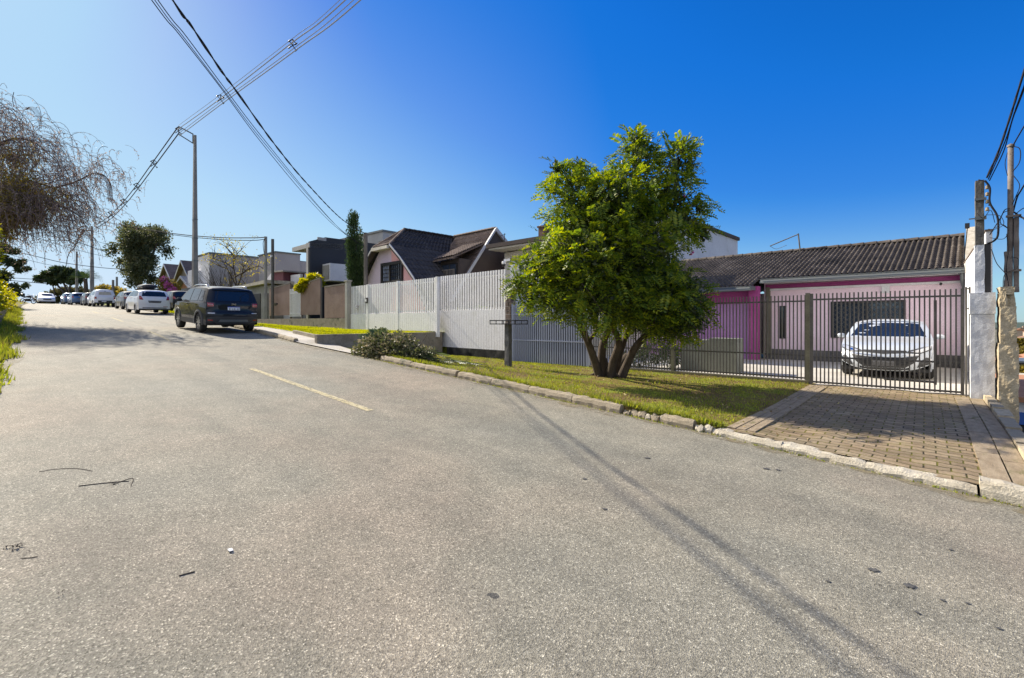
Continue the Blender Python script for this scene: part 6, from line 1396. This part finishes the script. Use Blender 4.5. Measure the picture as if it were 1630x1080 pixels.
# --- the near car: compact boxy off-roader, tail towards the camera
SUV = dict(L=4.24, W=1.80, belt=1.08, roof=1.66, tumble=.19, paint='car_navy', zb=.30, taper=.085, axles=(-1.27, 1.30), arch=.40, wr=.345, clad=.075, clad_mat='black_plastic', mirror=(.62, 1.12), mirror_mat='car_navy',
    top=[(-2.06, .32, .10), (-2.12, .48, .12), (-2.12, .72, .12), (-2.06, .80, .10), (-2.05, 1.06, .09), (-2.0, 1.16, .09), (-1.86, 1.52, .09), (-1.80, 1.62, .08), (-1.55, 1.665, .07), (-.6, 1.69, .07), (.15, 1.665, .07), (.55, 1.57, .07), (1.10, 1.16, .06), (1.25, 1.10, .05), (1.75, 1.05, .08), (1.98, .98, .14), (2.08, .86, .2), (2.10, .60, .2), (2.12, .45, .2), (2.04, .32, .2)],
    glass_side=[[(-1.62, 1.14), (-1.18, 1.14), (-1.16, 1.52), (-1.50, 1.50)], [(-1.12, 1.13), (-.30, 1.12), (-.30, 1.56), (-1.10, 1.55)], [(-.22, 1.12), (.78, 1.13), (.62, 1.28), (.28, 1.54), (-.22, 1.56)]],
    decals=[('rear_window', [(-.60, 1.15), (.60, 1.15), (.53, 1.49), (-.53, 1.49)], 'rear', 'glass', .008), ('rear_spoiler', [(-.64, 1.53), (.64, 1.53), (.60, 1.60), (-.60, 1.60)], 'rear', 'car_navy', .05),
            ('bumper_cladding', [(-.86, .33), (.86, .33), (.86, .54), (.60, .60), (-.60, .60), (-.86, .54)], 'rear', 'black_plastic', .012), ('tailgate_recess', [(-.46, .80), (.46, .80), (.50, .99), (-.50, .99)], 'rear', 'car_black', .003),
            ('sill_cladding', [(-.85, .32), (.88, .32), (.88, .46), (-.85, .46)], 'left', 'black_plastic', .012), ('sill_cladding', [(-.85, .32), (.88, .32), (.88, .46), (-.85, .46)], 'right', 'black_plastic', .012),
            ('rear_skid_plate', [(-.5, .40), (.5, .40), (.44, .49), (-.44, .49)], 'rear', 'gutter', .018),
            ('windscreen', [(-.60, 1.17), (.60, 1.17), (.52, 1.52), (-.52, 1.52)], 'front', 'glass', .008)],
    handles=[(-.98, 1.0), (.02, 1.0)], seams=[(-1.14, 1.1), (-.26, 1.12), (.82, 1.1)], rails=(-1.45, .25))
sx, sy = -20.25, 5.98
root, decal, Wf, plate = make_car('parked_car', 'dark blue compact off-roader parked at the kerb, tail towards the camera', 'car', (sx, sy, ZR(sx) + .02), math.pi, SUV, 'cars parked along the street', pitch=math.atan((ZR(-21.6) - ZR(-19)) / 2.6) * -1)
for s in (1, -1):
    tl = decal('taillight', [(s * .58, .92), (s * .84, .90), (s * .85, 1.12), (s * .58, 1.10)][::s], 'rear', M['black_plastic'], .014)
    decal('lens', [(s * .63, .95), (s * .81, .94), (s * .82, 1.08), (s * .63, 1.07)][::s], 'rear', M['red_lens'], .024, tl)
    decal('lens_bar', [(s * .66, 1.0), (s * .79, 1.0), (s * .79, 1.03), (s * .66, 1.03)][::s], 'rear', plain('lens_bar', (.45, .2, .2), .3), .028, tl, 1)
    decal('reflector', [(s * .66, .44), (s * .80, .45), (s * .80, .49), (s * .66, .48)][::s], 'rear', M['red_lens'], .02, None, 1)
    decal('badge', [(s * .60, .70), (s * .80, .70), (s * .80, .73), (s * .60, .73)][::s], 'rear', M['clear_lens'], .012, None, 1)
pl = plate('rear', 0.0, .89)
for i in range(7): MB().box((-2.093 - .002, .17 - i * .053 - .014, .845), (-2.088 + .01, .17 - i * .053 + .014, .90)).build('plate_mark', M['dark_trim'], pl, local=True) if False else None
root.scale = (.97, .97, .97)
gl = [[(0, 0, 1, 5)], [(0, 0, 3, 1), (0, 4, 3, 5), (0, 0, 1, 5), (2, 0, 3, 5)], [(0, 0, 3, 1), (0, 2, 3, 3), (0, 4, 3, 5), (0, 0, 1, 3)]]
mbp = MB()
for i in range(7):
    for (a, b_, c_, d_) in gl[(i * 2 + 1) % 3]:
        y0 = .165 - i * .05; mbp.box((-2.078 - .052, y0 - a * .009, .835 + b_ * .013), (-2.078 - .05, y0 - c_ * .009, .835 + d_ * .013))
mbp.build('plate_characters', M['dark_trim'], pl, local=True)
cu = bpy.data.curves.new('badge_text', 'FONT'); cu.body = 'Jeep'; cu.size = .095; cu.extrude = .004; cu.align_x = 'CENTER'; tmp = bpy.data.objects.new('tmp', cu); C.objects.link(tmp)
dg = bpy.context.evaluated_depsgraph_get(); me = bpy.data.meshes.new_from_object(tmp.evaluated_get(dg)); bpy.data.objects.remove(tmp); me.materials.clear(); me.materials.append(M['chrome'])
bo = bpy.data.objects.new('badge', me); C.objects.link(bo); bo.parent = root; bo.location = (-2.085, 0, 1.02); bo.rotation_euler = (R(90), 0, R(-90))

# --- white sedan in the yard, nose to the gate
SED = dict(L=4.6, W=1.80, belt=.92, roof=1.44, tumble=.20, paint='car_pearl', zb=.20, taper=.12, axles=(-1.33, 1.37), arch=.36, wr=.32, clad=.03, mirror=(.62, .98),
    top=[(-2.28, .28, .1), (-2.32, .5, .14), (-2.28, .9, .14), (-2.15, 1.0, .1), (-1.7, 1.05, .07), (-1.0, 1.37, .08), (-.3, 1.44, .08), (.15, 1.42, .08), (.95, 1.02, .07), (1.25, .95, .05), (1.85, .84, .10), (2.12, .74, .20), (2.24, .62, .30), (2.30, .45, .34), (2.28, .3, .34), (2.2, .2, .30)],
    glass_side=[[(-1.35, 1.0), (-.25, .97), (-.25, 1.33), (-.9, 1.28)], [(-.18, .97), (.85, .97), (.2, 1.31), (-.18, 1.34)]],
    decals=[('windscreen', [(-.76, .985), (.76, .985), (.60, 1.34), (.3, 1.37), (-.3, 1.37), (-.60, 1.34)], 'front', 'glass', .008), ('lamp_surround', [(-.86, .79), (-.70, .765), (-.44, .68), (-.44, .63), (-.66, .62), (-.85, .70)], 'front', 'black_plastic', .009), ('lamp_surround', [(.86, .79), (.85, .70), (.66, .62), (.44, .63), (.44, .68), (.70, .765)], 'front', 'black_plastic', .009), ('rear_window', [(-.55, 1.06), (.55, 1.06), (.5, 1.3), (-.5, 1.3)], 'rear', 'glass', .008),
            ('grille', [(-.64, .575), (-.35, .53), (0, .52), (.35, .53), (.64, .575), (.54, .40), (.38, .28), (-.38, .28), (-.54, .40)], 'front', 'black_plastic', .010),
            ('upper_grille', [(-.46, .64), (0, .60), (.46, .64), (.40, .685), (-.40, .685)], 'front', 'black_plastic', .010), ('lower_intake', [(-.5, .215), (.5, .215), (.42, .27), (-.42, .27)], 'front', 'black_plastic', .01),
            ('chrome_bar', [(-.64, .59), (0, .545), (.64, .59), (.63, .61), (0, .562), (-.63, .61)], 'front', 'chrome', .016)],
    handles=[(-.95, .86), (.05, .86)], seams=[(-.22, .97), (.85, .97)])
root, decal, Wf, plate = make_car('parked_car', 'white sedan behind the barred gate, nose towards the street', 'car', (-.74, 14.15 + 2.3, GATE - .005), -math.pi / 2, SED)
for s in (1, -1):
    hl = decal('headlight', [(s * .47, .66), (s * .66, .64), (s * .83, .72), (s * .85, .79), (s * .70, .75)][::s], 'front', M['clear_lens'], .012); decal('lens', [(s * .60, .665), (s * .68, .665), (s * .70, .72), (s * .62, .71)][::s], 'front', M['chrome'], .02, hl, 1)
    decal('fog_surround', [(s * .60, .30), (s * .80, .34), (s * .82, .52), (s * .76, .54), (s * .66, .44)][::s], 'front', M['black_plastic'], .012)
    decal('running_light', [(s * .70, .29), (s * .83, .33), (s * .85, .50), (s * .83, .51), (s * .81, .36), (s * .70, .315)][::s], 'front', M['chrome'], .018)
mb = MB()
for i in range(5): z = .34 + i * .042; mb.box((2.283, -.44 - i * .02, z), (2.30, .44 + i * .02, z + .012))
mb.build('grille_bars', M['black_plastic'], root, local=True)
plate('front', 0, .40, True, .44, .17, .05)

# --- white hatchback with roof box
HAT = dict(L=4.05, W=1.66, belt=1.0, roof=1.47, tumble=.16, paint='car_white', zb=.24, taper=.09, axles=(-1.2, 1.22), arch=.34, wr=.30, clad=.03, mirror=(.7, 1.05),
    top=[(-1.98, .3, .1), (-2.0, .6, .12), (-1.98, .95, .1), (-1.85, 1.1, .08), (-1.6, 1.42, .08), (-1.3, 1.47, .07), (0, 1.48, .07), (.4, 1.42, .07), (1.15, 1.0, .06), (1.7, .86, .12), (1.95, .7, .2), (2.0, .5, .22), (1.96, .3, .22)],
    glass_side=[[(-1.55, 1.07), (-1.1, 1.05), (-1.1, 1.36), (-1.42, 1.32)], [(-1.03, 1.05), (-.1, 1.04), (-.1, 1.39), (-1.03, 1.37)], [(-.02, 1.04), (1.0, 1.06), (.35, 1.38), (-.02, 1.39)]],
    decals=[('rear_window', [(-.62, 1.06), (.62, 1.06), (.54, 1.36), (-.54, 1.36)], 'rear', 'glass', .008), ('windscreen', [(-.58, 1.05), (.58, 1.05), (.5, 1.38), (-.5, 1.38)], 'front', 'glass', .008), ('plate_recess', [(-.30, .66), (.30, .66), (.34, .80), (-.34, .80)], 'rear', 'gutter', .004), ('bumper_grille', [(-.6, .33), (.6, .33), (.6, .38), (-.6, .38)], 'rear', 'black_plastic', .01), ('reflector', [(-.68, .42), (-.42, .42), (-.42, .45), (-.68, .45)], 'rear', 'red_lens', .01)],
    handles=[(-.9, .92), (.1, .92)], seams=[(-.06, 1.04), (-1.06, 1.04), (.9, 1.0)])
hx = -37.6; root, decal, Wf, plate = make_car('parked_car', 'white hatchback carrying a black roof box, parked half on the grass', 'car', (hx, 7.3, ZR(hx) + .03), math.pi, HAT, 'cars parked along the street', pitch=-.035)
for s in (1, -1): decal('taillight', [(s * .56, .84), (s * .80, .86), (s * .78, 1.08), (s * .66, 1.08)][::s], 'rear', M['red_lens'], .014)
plate('rear', 0, .73, True, .38, .12)
rb = empty('roof_box', (hx, 7.3, ZR(hx) + 1.55), 'glossy black roof box on top of the white hatchback', 'roof box')
mb = MB(); vs = []
for i in range(13):
    u = -1 + i / 6; k = (1 - abs(u) ** 3.5) ** .45 if abs(u) < 1 else 0
    for j in range(16):
        a = 2 * math.pi * j / 16; vs.append((-u * .95, math.copysign(abs(math.cos(a)) ** .6, math.cos(a)) * .42 * (.75 + .25 * k) * (k > 0 or .5), (math.sin(a) * .17 * (1 if math.sin(a) > 0 else .7)) * (.35 + .65 * k) + .15 + (.02 * u)))
mb.add(vs, [(i * 16 + j, i * 16 + (j + 1) % 16, (i + 1) * 16 + (j + 1) % 16, (i + 1) * 16 + j) for i in range(12) for j in range(16)] + [tuple(range(16))[::-1], tuple(range(192, 208))]); mb.build('shell', M['car_black'], rb, True, True)
for x_ in (-.6, .5): MB().box((x_, -.5, -.04), (x_ + .05, .5, .04)).build('crossbar', M['black_plastic'], rb, local=True)

# --- white pickup with canopy
PIC = dict(L=4.7, W=1.72, belt=1.02, roof=1.72, tumble=.2, paint='car_white', zb=.35, taper=.05, axles=(-1.4, 1.35), arch=.38, wr=.33, clad=.04, clad_mat='car_white', mirror=(.9, 1.1), mirror_mat='black_plastic',
    top=[(-2.3, .42, .08), (-2.34, .6, .08), (-2.32, 1.05, .07), (-2.25, 1.15, .08), (-2.05, 1.68, .10), (-1.9, 1.76, .08), (-.4, 1.78, .08), (-.3, 1.62, .07), (.5, 1.60, .07), (1.15, 1.12, .06), (2.0, 1.0, .12), (2.28, .85, .18), (2.33, .6, .2), (2.28, .42, .2)],
    glass_side=[[(-.1, 1.1), (1.0, 1.12), (.5, 1.5), (-.1, 1.5)], [(-1.9, 1.15), (-.5, 1.15), (-.5, 1.5), (-1.8, 1.5)]],
    decals=[('canopy_window', [(-.5, 1.2), (.5, 1.2), (.45, 1.5), (-.45, 1.5)], 'rear', 'kerb_white', .01), ('rear_bumper', [(-.84, .42), (.84, .42), (.84, .64), (-.84, .64)], 'rear', 'black_plastic', .03), ('windscreen', [(-.6, 1.15), (.6, 1.15), (.5, 1.55), (-.5, 1.55)], 'front', 'glass', .008)], handles=[(.1, .95)], seams=[(0, 1.1), (1.0, 1.05)])
qx = -64.3; root, decal, Wf, plate = make_car('parked_car', 'white pickup truck with a white canopy and black rear bumper', 'pickup truck', (qx, 8.65, ZR(qx)), math.pi, PIC, 'cars parked along the street', pitch=-.03)
for s in (1, -1): decal('taillight', [(s * .66, .78), (s * .82, .78), (s * .82, 1.0), (s * .66, 1.0)][::s], 'rear', M['red_lens'], .014)
decal('emblem', [(-.10, 1.56), (.10, 1.56), (.0, 1.50)], 'rear', M['gutter'], .02, None, 1)
plate('rear', .1, .56, False, .36, .11, .05)

def small_car(lab, x, y, paint, rz=math.pi, tail=True, z=None, **kw):
    S = dict(HAT); S['paint'] = paint; S.update(kw); root, decal, Wf, plate = make_car('parked_car', lab, 'car', (x, y, (ZR(x) if z is None else z) + .02), rz, S, 'cars parked along the street', pitch=-.03 if rz > 2 else .03)
    for s in (1, -1):
        decal('taillight', [(s * .58, .84), (s * .78, .86), (s * .76, 1.04), (s * .66, 1.04)][::s], 'rear', M['red_lens'], .014)
        decal('headlight', [(s * .45, .62), (s * .76, .66), (s * .74, .78), (s * .5, .74)][::s], 'front', M['clear_lens'], .014)
    decal('grille', [(-.4, .5), (.4, .5), (.42, .66), (-.42, .66)], 'front', M['black_plastic'], .012)
    return root
small_car('dark hatchback parked just ahead of the pickup truck', -71.5, 8.8, 'car_grey')
small_car('blue hatchback parked two ahead of the pickup truck', -77.5, 8.3, 'car_blue')
small_car('blue and silver compact farthest in the parked row', -84.5, 8.3, 'car_blue')
small_car('dark saloon standing off the street behind the dark blue off-roader', -42.3, 10.1, 'car_black', z=ZR(-42) + .1, taper=.1)
small_car('grey car mostly hidden between white hatchback and pickup truck', -50.5, 8.7, 'car_grey')
rr_ = small_car('oncoming white car at the crest of the street', -93, 6.6, 'car_white', rz=0); del rr_['group']; rr_.name = 'oncoming_car'
# --- motorcycle at the crest
mx_, my_ = -80, 4.15; mz_ = ZR(mx_); mo = empty('motorcycle', (mx_, my_, mz_), 'dark motorcycle with a tail box at the left crest of the street', 'motorcycle', rz=math.atan2(RY, RX))
for x, nm in ((.68, 'front_wheel'), (-.62, 'rear_wheel')):
    mb = MB(); vs = []
    for i in range(24):
        a = 2 * math.pi * i / 24
        for j in range(6): b_ = 2 * math.pi * j / 6; vs.append((x + (.29 + .045 * math.cos(b_)) * math.cos(a), .045 * math.sin(b_), .33 + (.29 + .045 * math.cos(b_)) * math.sin(a)))
    mb.add(vs, [(i * 6 + j, i * 6 + (j + 1) % 6, ((i + 1) % 24) * 6 + (j + 1) % 6, ((i + 1) % 24) * 6 + j) for i in range(24) for j in range(6)]); wl = mb.build('wheel', M['rubber'], mo, True, True)
    mb = MB().lathe((x, -.05, .33), (0, 1, 0), [(0, .001), (0, .07), (.1, .07), (.1, .001)], 10)
    for i in range(10): a = i * .628; mb.tube([(x, 0, .33), (x + .27 * math.cos(a), 0, .33 + .27 * math.sin(a))], .006, 3)
    mb.build('hub', M['alloy'], wl, local=True)
MB().tube([(.68, .06, .33), (.45, .06, .95)], .025, 6).tube([(.68, -.06, .33), (.45, -.06, .95)], .025, 6).build('fork', M['alloy'], mo, local=True)
MB().tube(smooth_path([(.42, 0, .9), (.2, 0, .5), (-.1, 0, .35), (-.35, 0, .55), (-.62, 0, .33)]), .04, 6).tube([(.4, 0, .85), (-.5, 0, .75)], .04, 6).box((-.15, -.14, .3), (.2, .14, .62)).build('frame', M['dark_trim'], mo, local=True)
MB().lathe((-.12, 0, .86), (1, 0, 0), [(-.02, .02), (.02, .12), (.3, .16), (.5, .08), (.52, .001)], 10).build('tank', M['car_black'], mo, True, True)
MB().box((-.65, -.12, .80), (-.1, .12, .9)).build('seat', M['rubber'], mo, local=True); MB().box((-1.0, -.2, .92), (-.55, .2, 1.25)).build('tail_box', M['black_plastic'], mo, local=True)
MB().tube(smooth_path([(.3, -.35, 1.12), (.42, -.15, 1.02), (.42, .15, 1.02), (.3, .35, 1.12)]), .02, 6).build('handlebar', M['dark_trim'], mo, local=True)
MB().lathe((.5, 0, .92), (1, 0, 0), [(-.1, .05), (0, .1), (.02, .1), (.03, .001)], 12).build('headlight', M['clear_lens'], mo, True, True)
mb = MB(); mb.prism([(.95, -.06, .62), (.5, -.06, .78), (.45, -.06, .72)], (0, .12, 0)); mb.build('mudguard', M['dark_trim'], mo, local=True)

# ================================================================== LITTER ON THE ROAD
def on_road(px_, py_, dz=0):
    d = ray(px_, py_); t = 3.0
    for _ in range(30):
        x, y, z = d[0] * t, d[1] * t, EYE + d[2] * t; e = z - (ZR(x) + dz); t -= e / (d[2] - .06 * -d[0] * -1) if abs(d[2]) > 1e-3 else 0
    return Vector((d[0] * t, d[1] * t, ZR(d[0] * t) + dz))
def twig(pxs, r, lab):
    pts = [on_road(a, b_, .003) for a, b_ in pxs]; o = MB().tube(smooth_path(pts, 4), r, 5).build('dry_twig', M['bark']); tag(o, lab, 'twig', 'dry twigs lying on the asphalt')
twig([(62, 751), (90, 747), (120, 746), (147, 750)], .002, 'curved thin twig lying farthest left on the road')
twig([(125, 774), (150, 771), (180, 768), (205, 766)], .003, 'thick straight twig with a leaf tuft on the road'); twig([(180, 772), (200, 764), (212, 762), (208, 774)], .002, 'small hooked twig at the end of the thick one')
twig([(285, 917), (295, 914), (310, 910)], .003, 'short brown stick in the middle foreground of the road'); twig([(102, 624), (118, 624), (132, 624)], .004, 'tiny twig near the upper left of the road'); twig([(33, 889), (48, 888), (60, 886)], .002, 'short thin twig below the dark leaf tuft')
def tuft(px_, py_, s, n, lab):
    c = on_road(px_, py_, .01); P = np.array([[c.x, c.y, c.z]] * n) + RNG.normal(size=(n, 3)) * np.array([s, s, s * .15]); D = RNG.normal(size=(n, 3)); D[:, 2] = abs(D[:, 2]) * .3
    o = quads('dead_leaf_tuft', leaf_quads(P, D, (s * .4, s * 1.1), .4), M['bark_dark']); tag(o, lab, 'dead leaves', 'dead leaf tufts on the road')
tuft(25, 870, .022, 40, 'largest dark leaf tuft near the left edge of the road'); tuft(99, 944, .012, 14, 'small dark leaf tuft below the largest one'); tuft(181, 769, .018, 24, 'leaf tuft caught on the thick twig'); tuft(118, 617, .022, 10, 'small dark crumb near the upper left of the road'); tuft(232, 749, .008, 6, 'tiny dark crumb in the middle left of the road'); tuft(42, 878, .010, 12, 'little leaf tuft just right of the largest one')
# tar drops and fallen leaves
mb = MB()
for (a, b_, r1, r2) in ((1390, 907, .030, .011), (1447, 932, .028, .012), (1318, 925, .012, .005), (1500, 955, .012, .005), (1540, 960, .013, .004), (1513, 875, .014, .005), (1030, 729, .03, .012), (1219, 746, .03, .012), (1238, 748, .02, .01), (962, 810, .018, .008), (930, 762, .02, .008), (1590, 1000, .012, .005), (1460, 975, .010, .006)):
    c = on_road(a, b_, .0045); k = 22; ph = random.uniform(0, 6); mb.add([(c.x + (math.cos(6.283 * i / k) * r1 * RX - math.sin(6.283 * i / k) * r2 * RY * 2) * (1 + .3 * math.sin(3 * i + ph)), c.y + (math.cos(6.283 * i / k) * r1 * RY + math.sin(6.283 * i / k) * r2 * RX * 2) * (1 + .3 * math.sin(2 * i + ph)), c.z) for i in range(k)], [tuple(range(k))])
struct(mb.build('road_tar_spots', noisy('tar', (.05, .05, .052), (.10, .097, .09), 30, .8, .2, 120)))
n = 1500; X = RNG.normal(-4.3, 2.1, n); Y = RNG.uniform(6.2, 11.8, n); k = (X > -9.5) & (X < .6); X, Y = X[k], Y[k]; Z = np.array([(verge_z(a, b_) if a < -1.86 else drive_z(a, b_)) + .018 for a, b_ in zip(X, Y)])
P = np.stack([X, Y, Z], 1); D = RNG.normal(size=P.shape); D[:, 2] *= .25; o = quads('fallen_leaves', leaf_quads(P, D, (.02, .045), .5, .1), m_leaf('fallen_leaf', (.12, .075, .03), (.26, .17, .06), (.42, .36, .14), .1)); tag(o, 'dry fallen leaves scattered under the tree and on the driveway', 'leaves', kind='stuff')
c = on_road(367, 876, .006); o = MB().prism([(c.x - .02, c.y - .01, c.z), (c.x + .018, c.y - .012, c.z), (c.x + .022, c.y + .008, c.z), (c.x - .015, c.y + .012, c.z)], (0, 0, .004)).build('paper_scrap', M['white_wall']); tag(o, 'tiny white paper scrap on the asphalt in the foreground', 'paper')

# the lots do not stand quite square to the street
def turn(o, pivot, deg):
    a = R(deg); v = o.location - Vector((pivot[0], pivot[1], 0)); c_, s_ = math.cos(a), math.sin(a)
    o.location = (pivot[0] + v.x * c_ - v.y * s_, pivot[1] + v.x * s_ + v.y * c_, o.location.z); o.rotation_euler.z += a
for o in [q for q in bpy.data.objects if q.parent is None]:
    b_ = o.name.split('.')[0]
    if b_ == 'pink_house' or (b_ == 'roof_antenna' and o.location.x > -10): turn(o, (.83, 18.9), -3)
    elif b_ == 'slatted_fence' and 'wing' not in o['label']: turn(o, ((-16.9, 11.9) if 'long' in o['label'] else (-12.4, 12.15)), -3.5)
    elif b_ in ('entrance_gate', 'intercom'): turn(o, (-16.9, 11.9), -3.5)
    elif b_ in ('chalet',): turn(o, (-20, 14), -3.5)
    elif b_ == 'beige_house': turn(o, (-12, 17), -2)
    elif b_ == 'charcoal_house': turn(o, (-29.5, 14.1), -3)
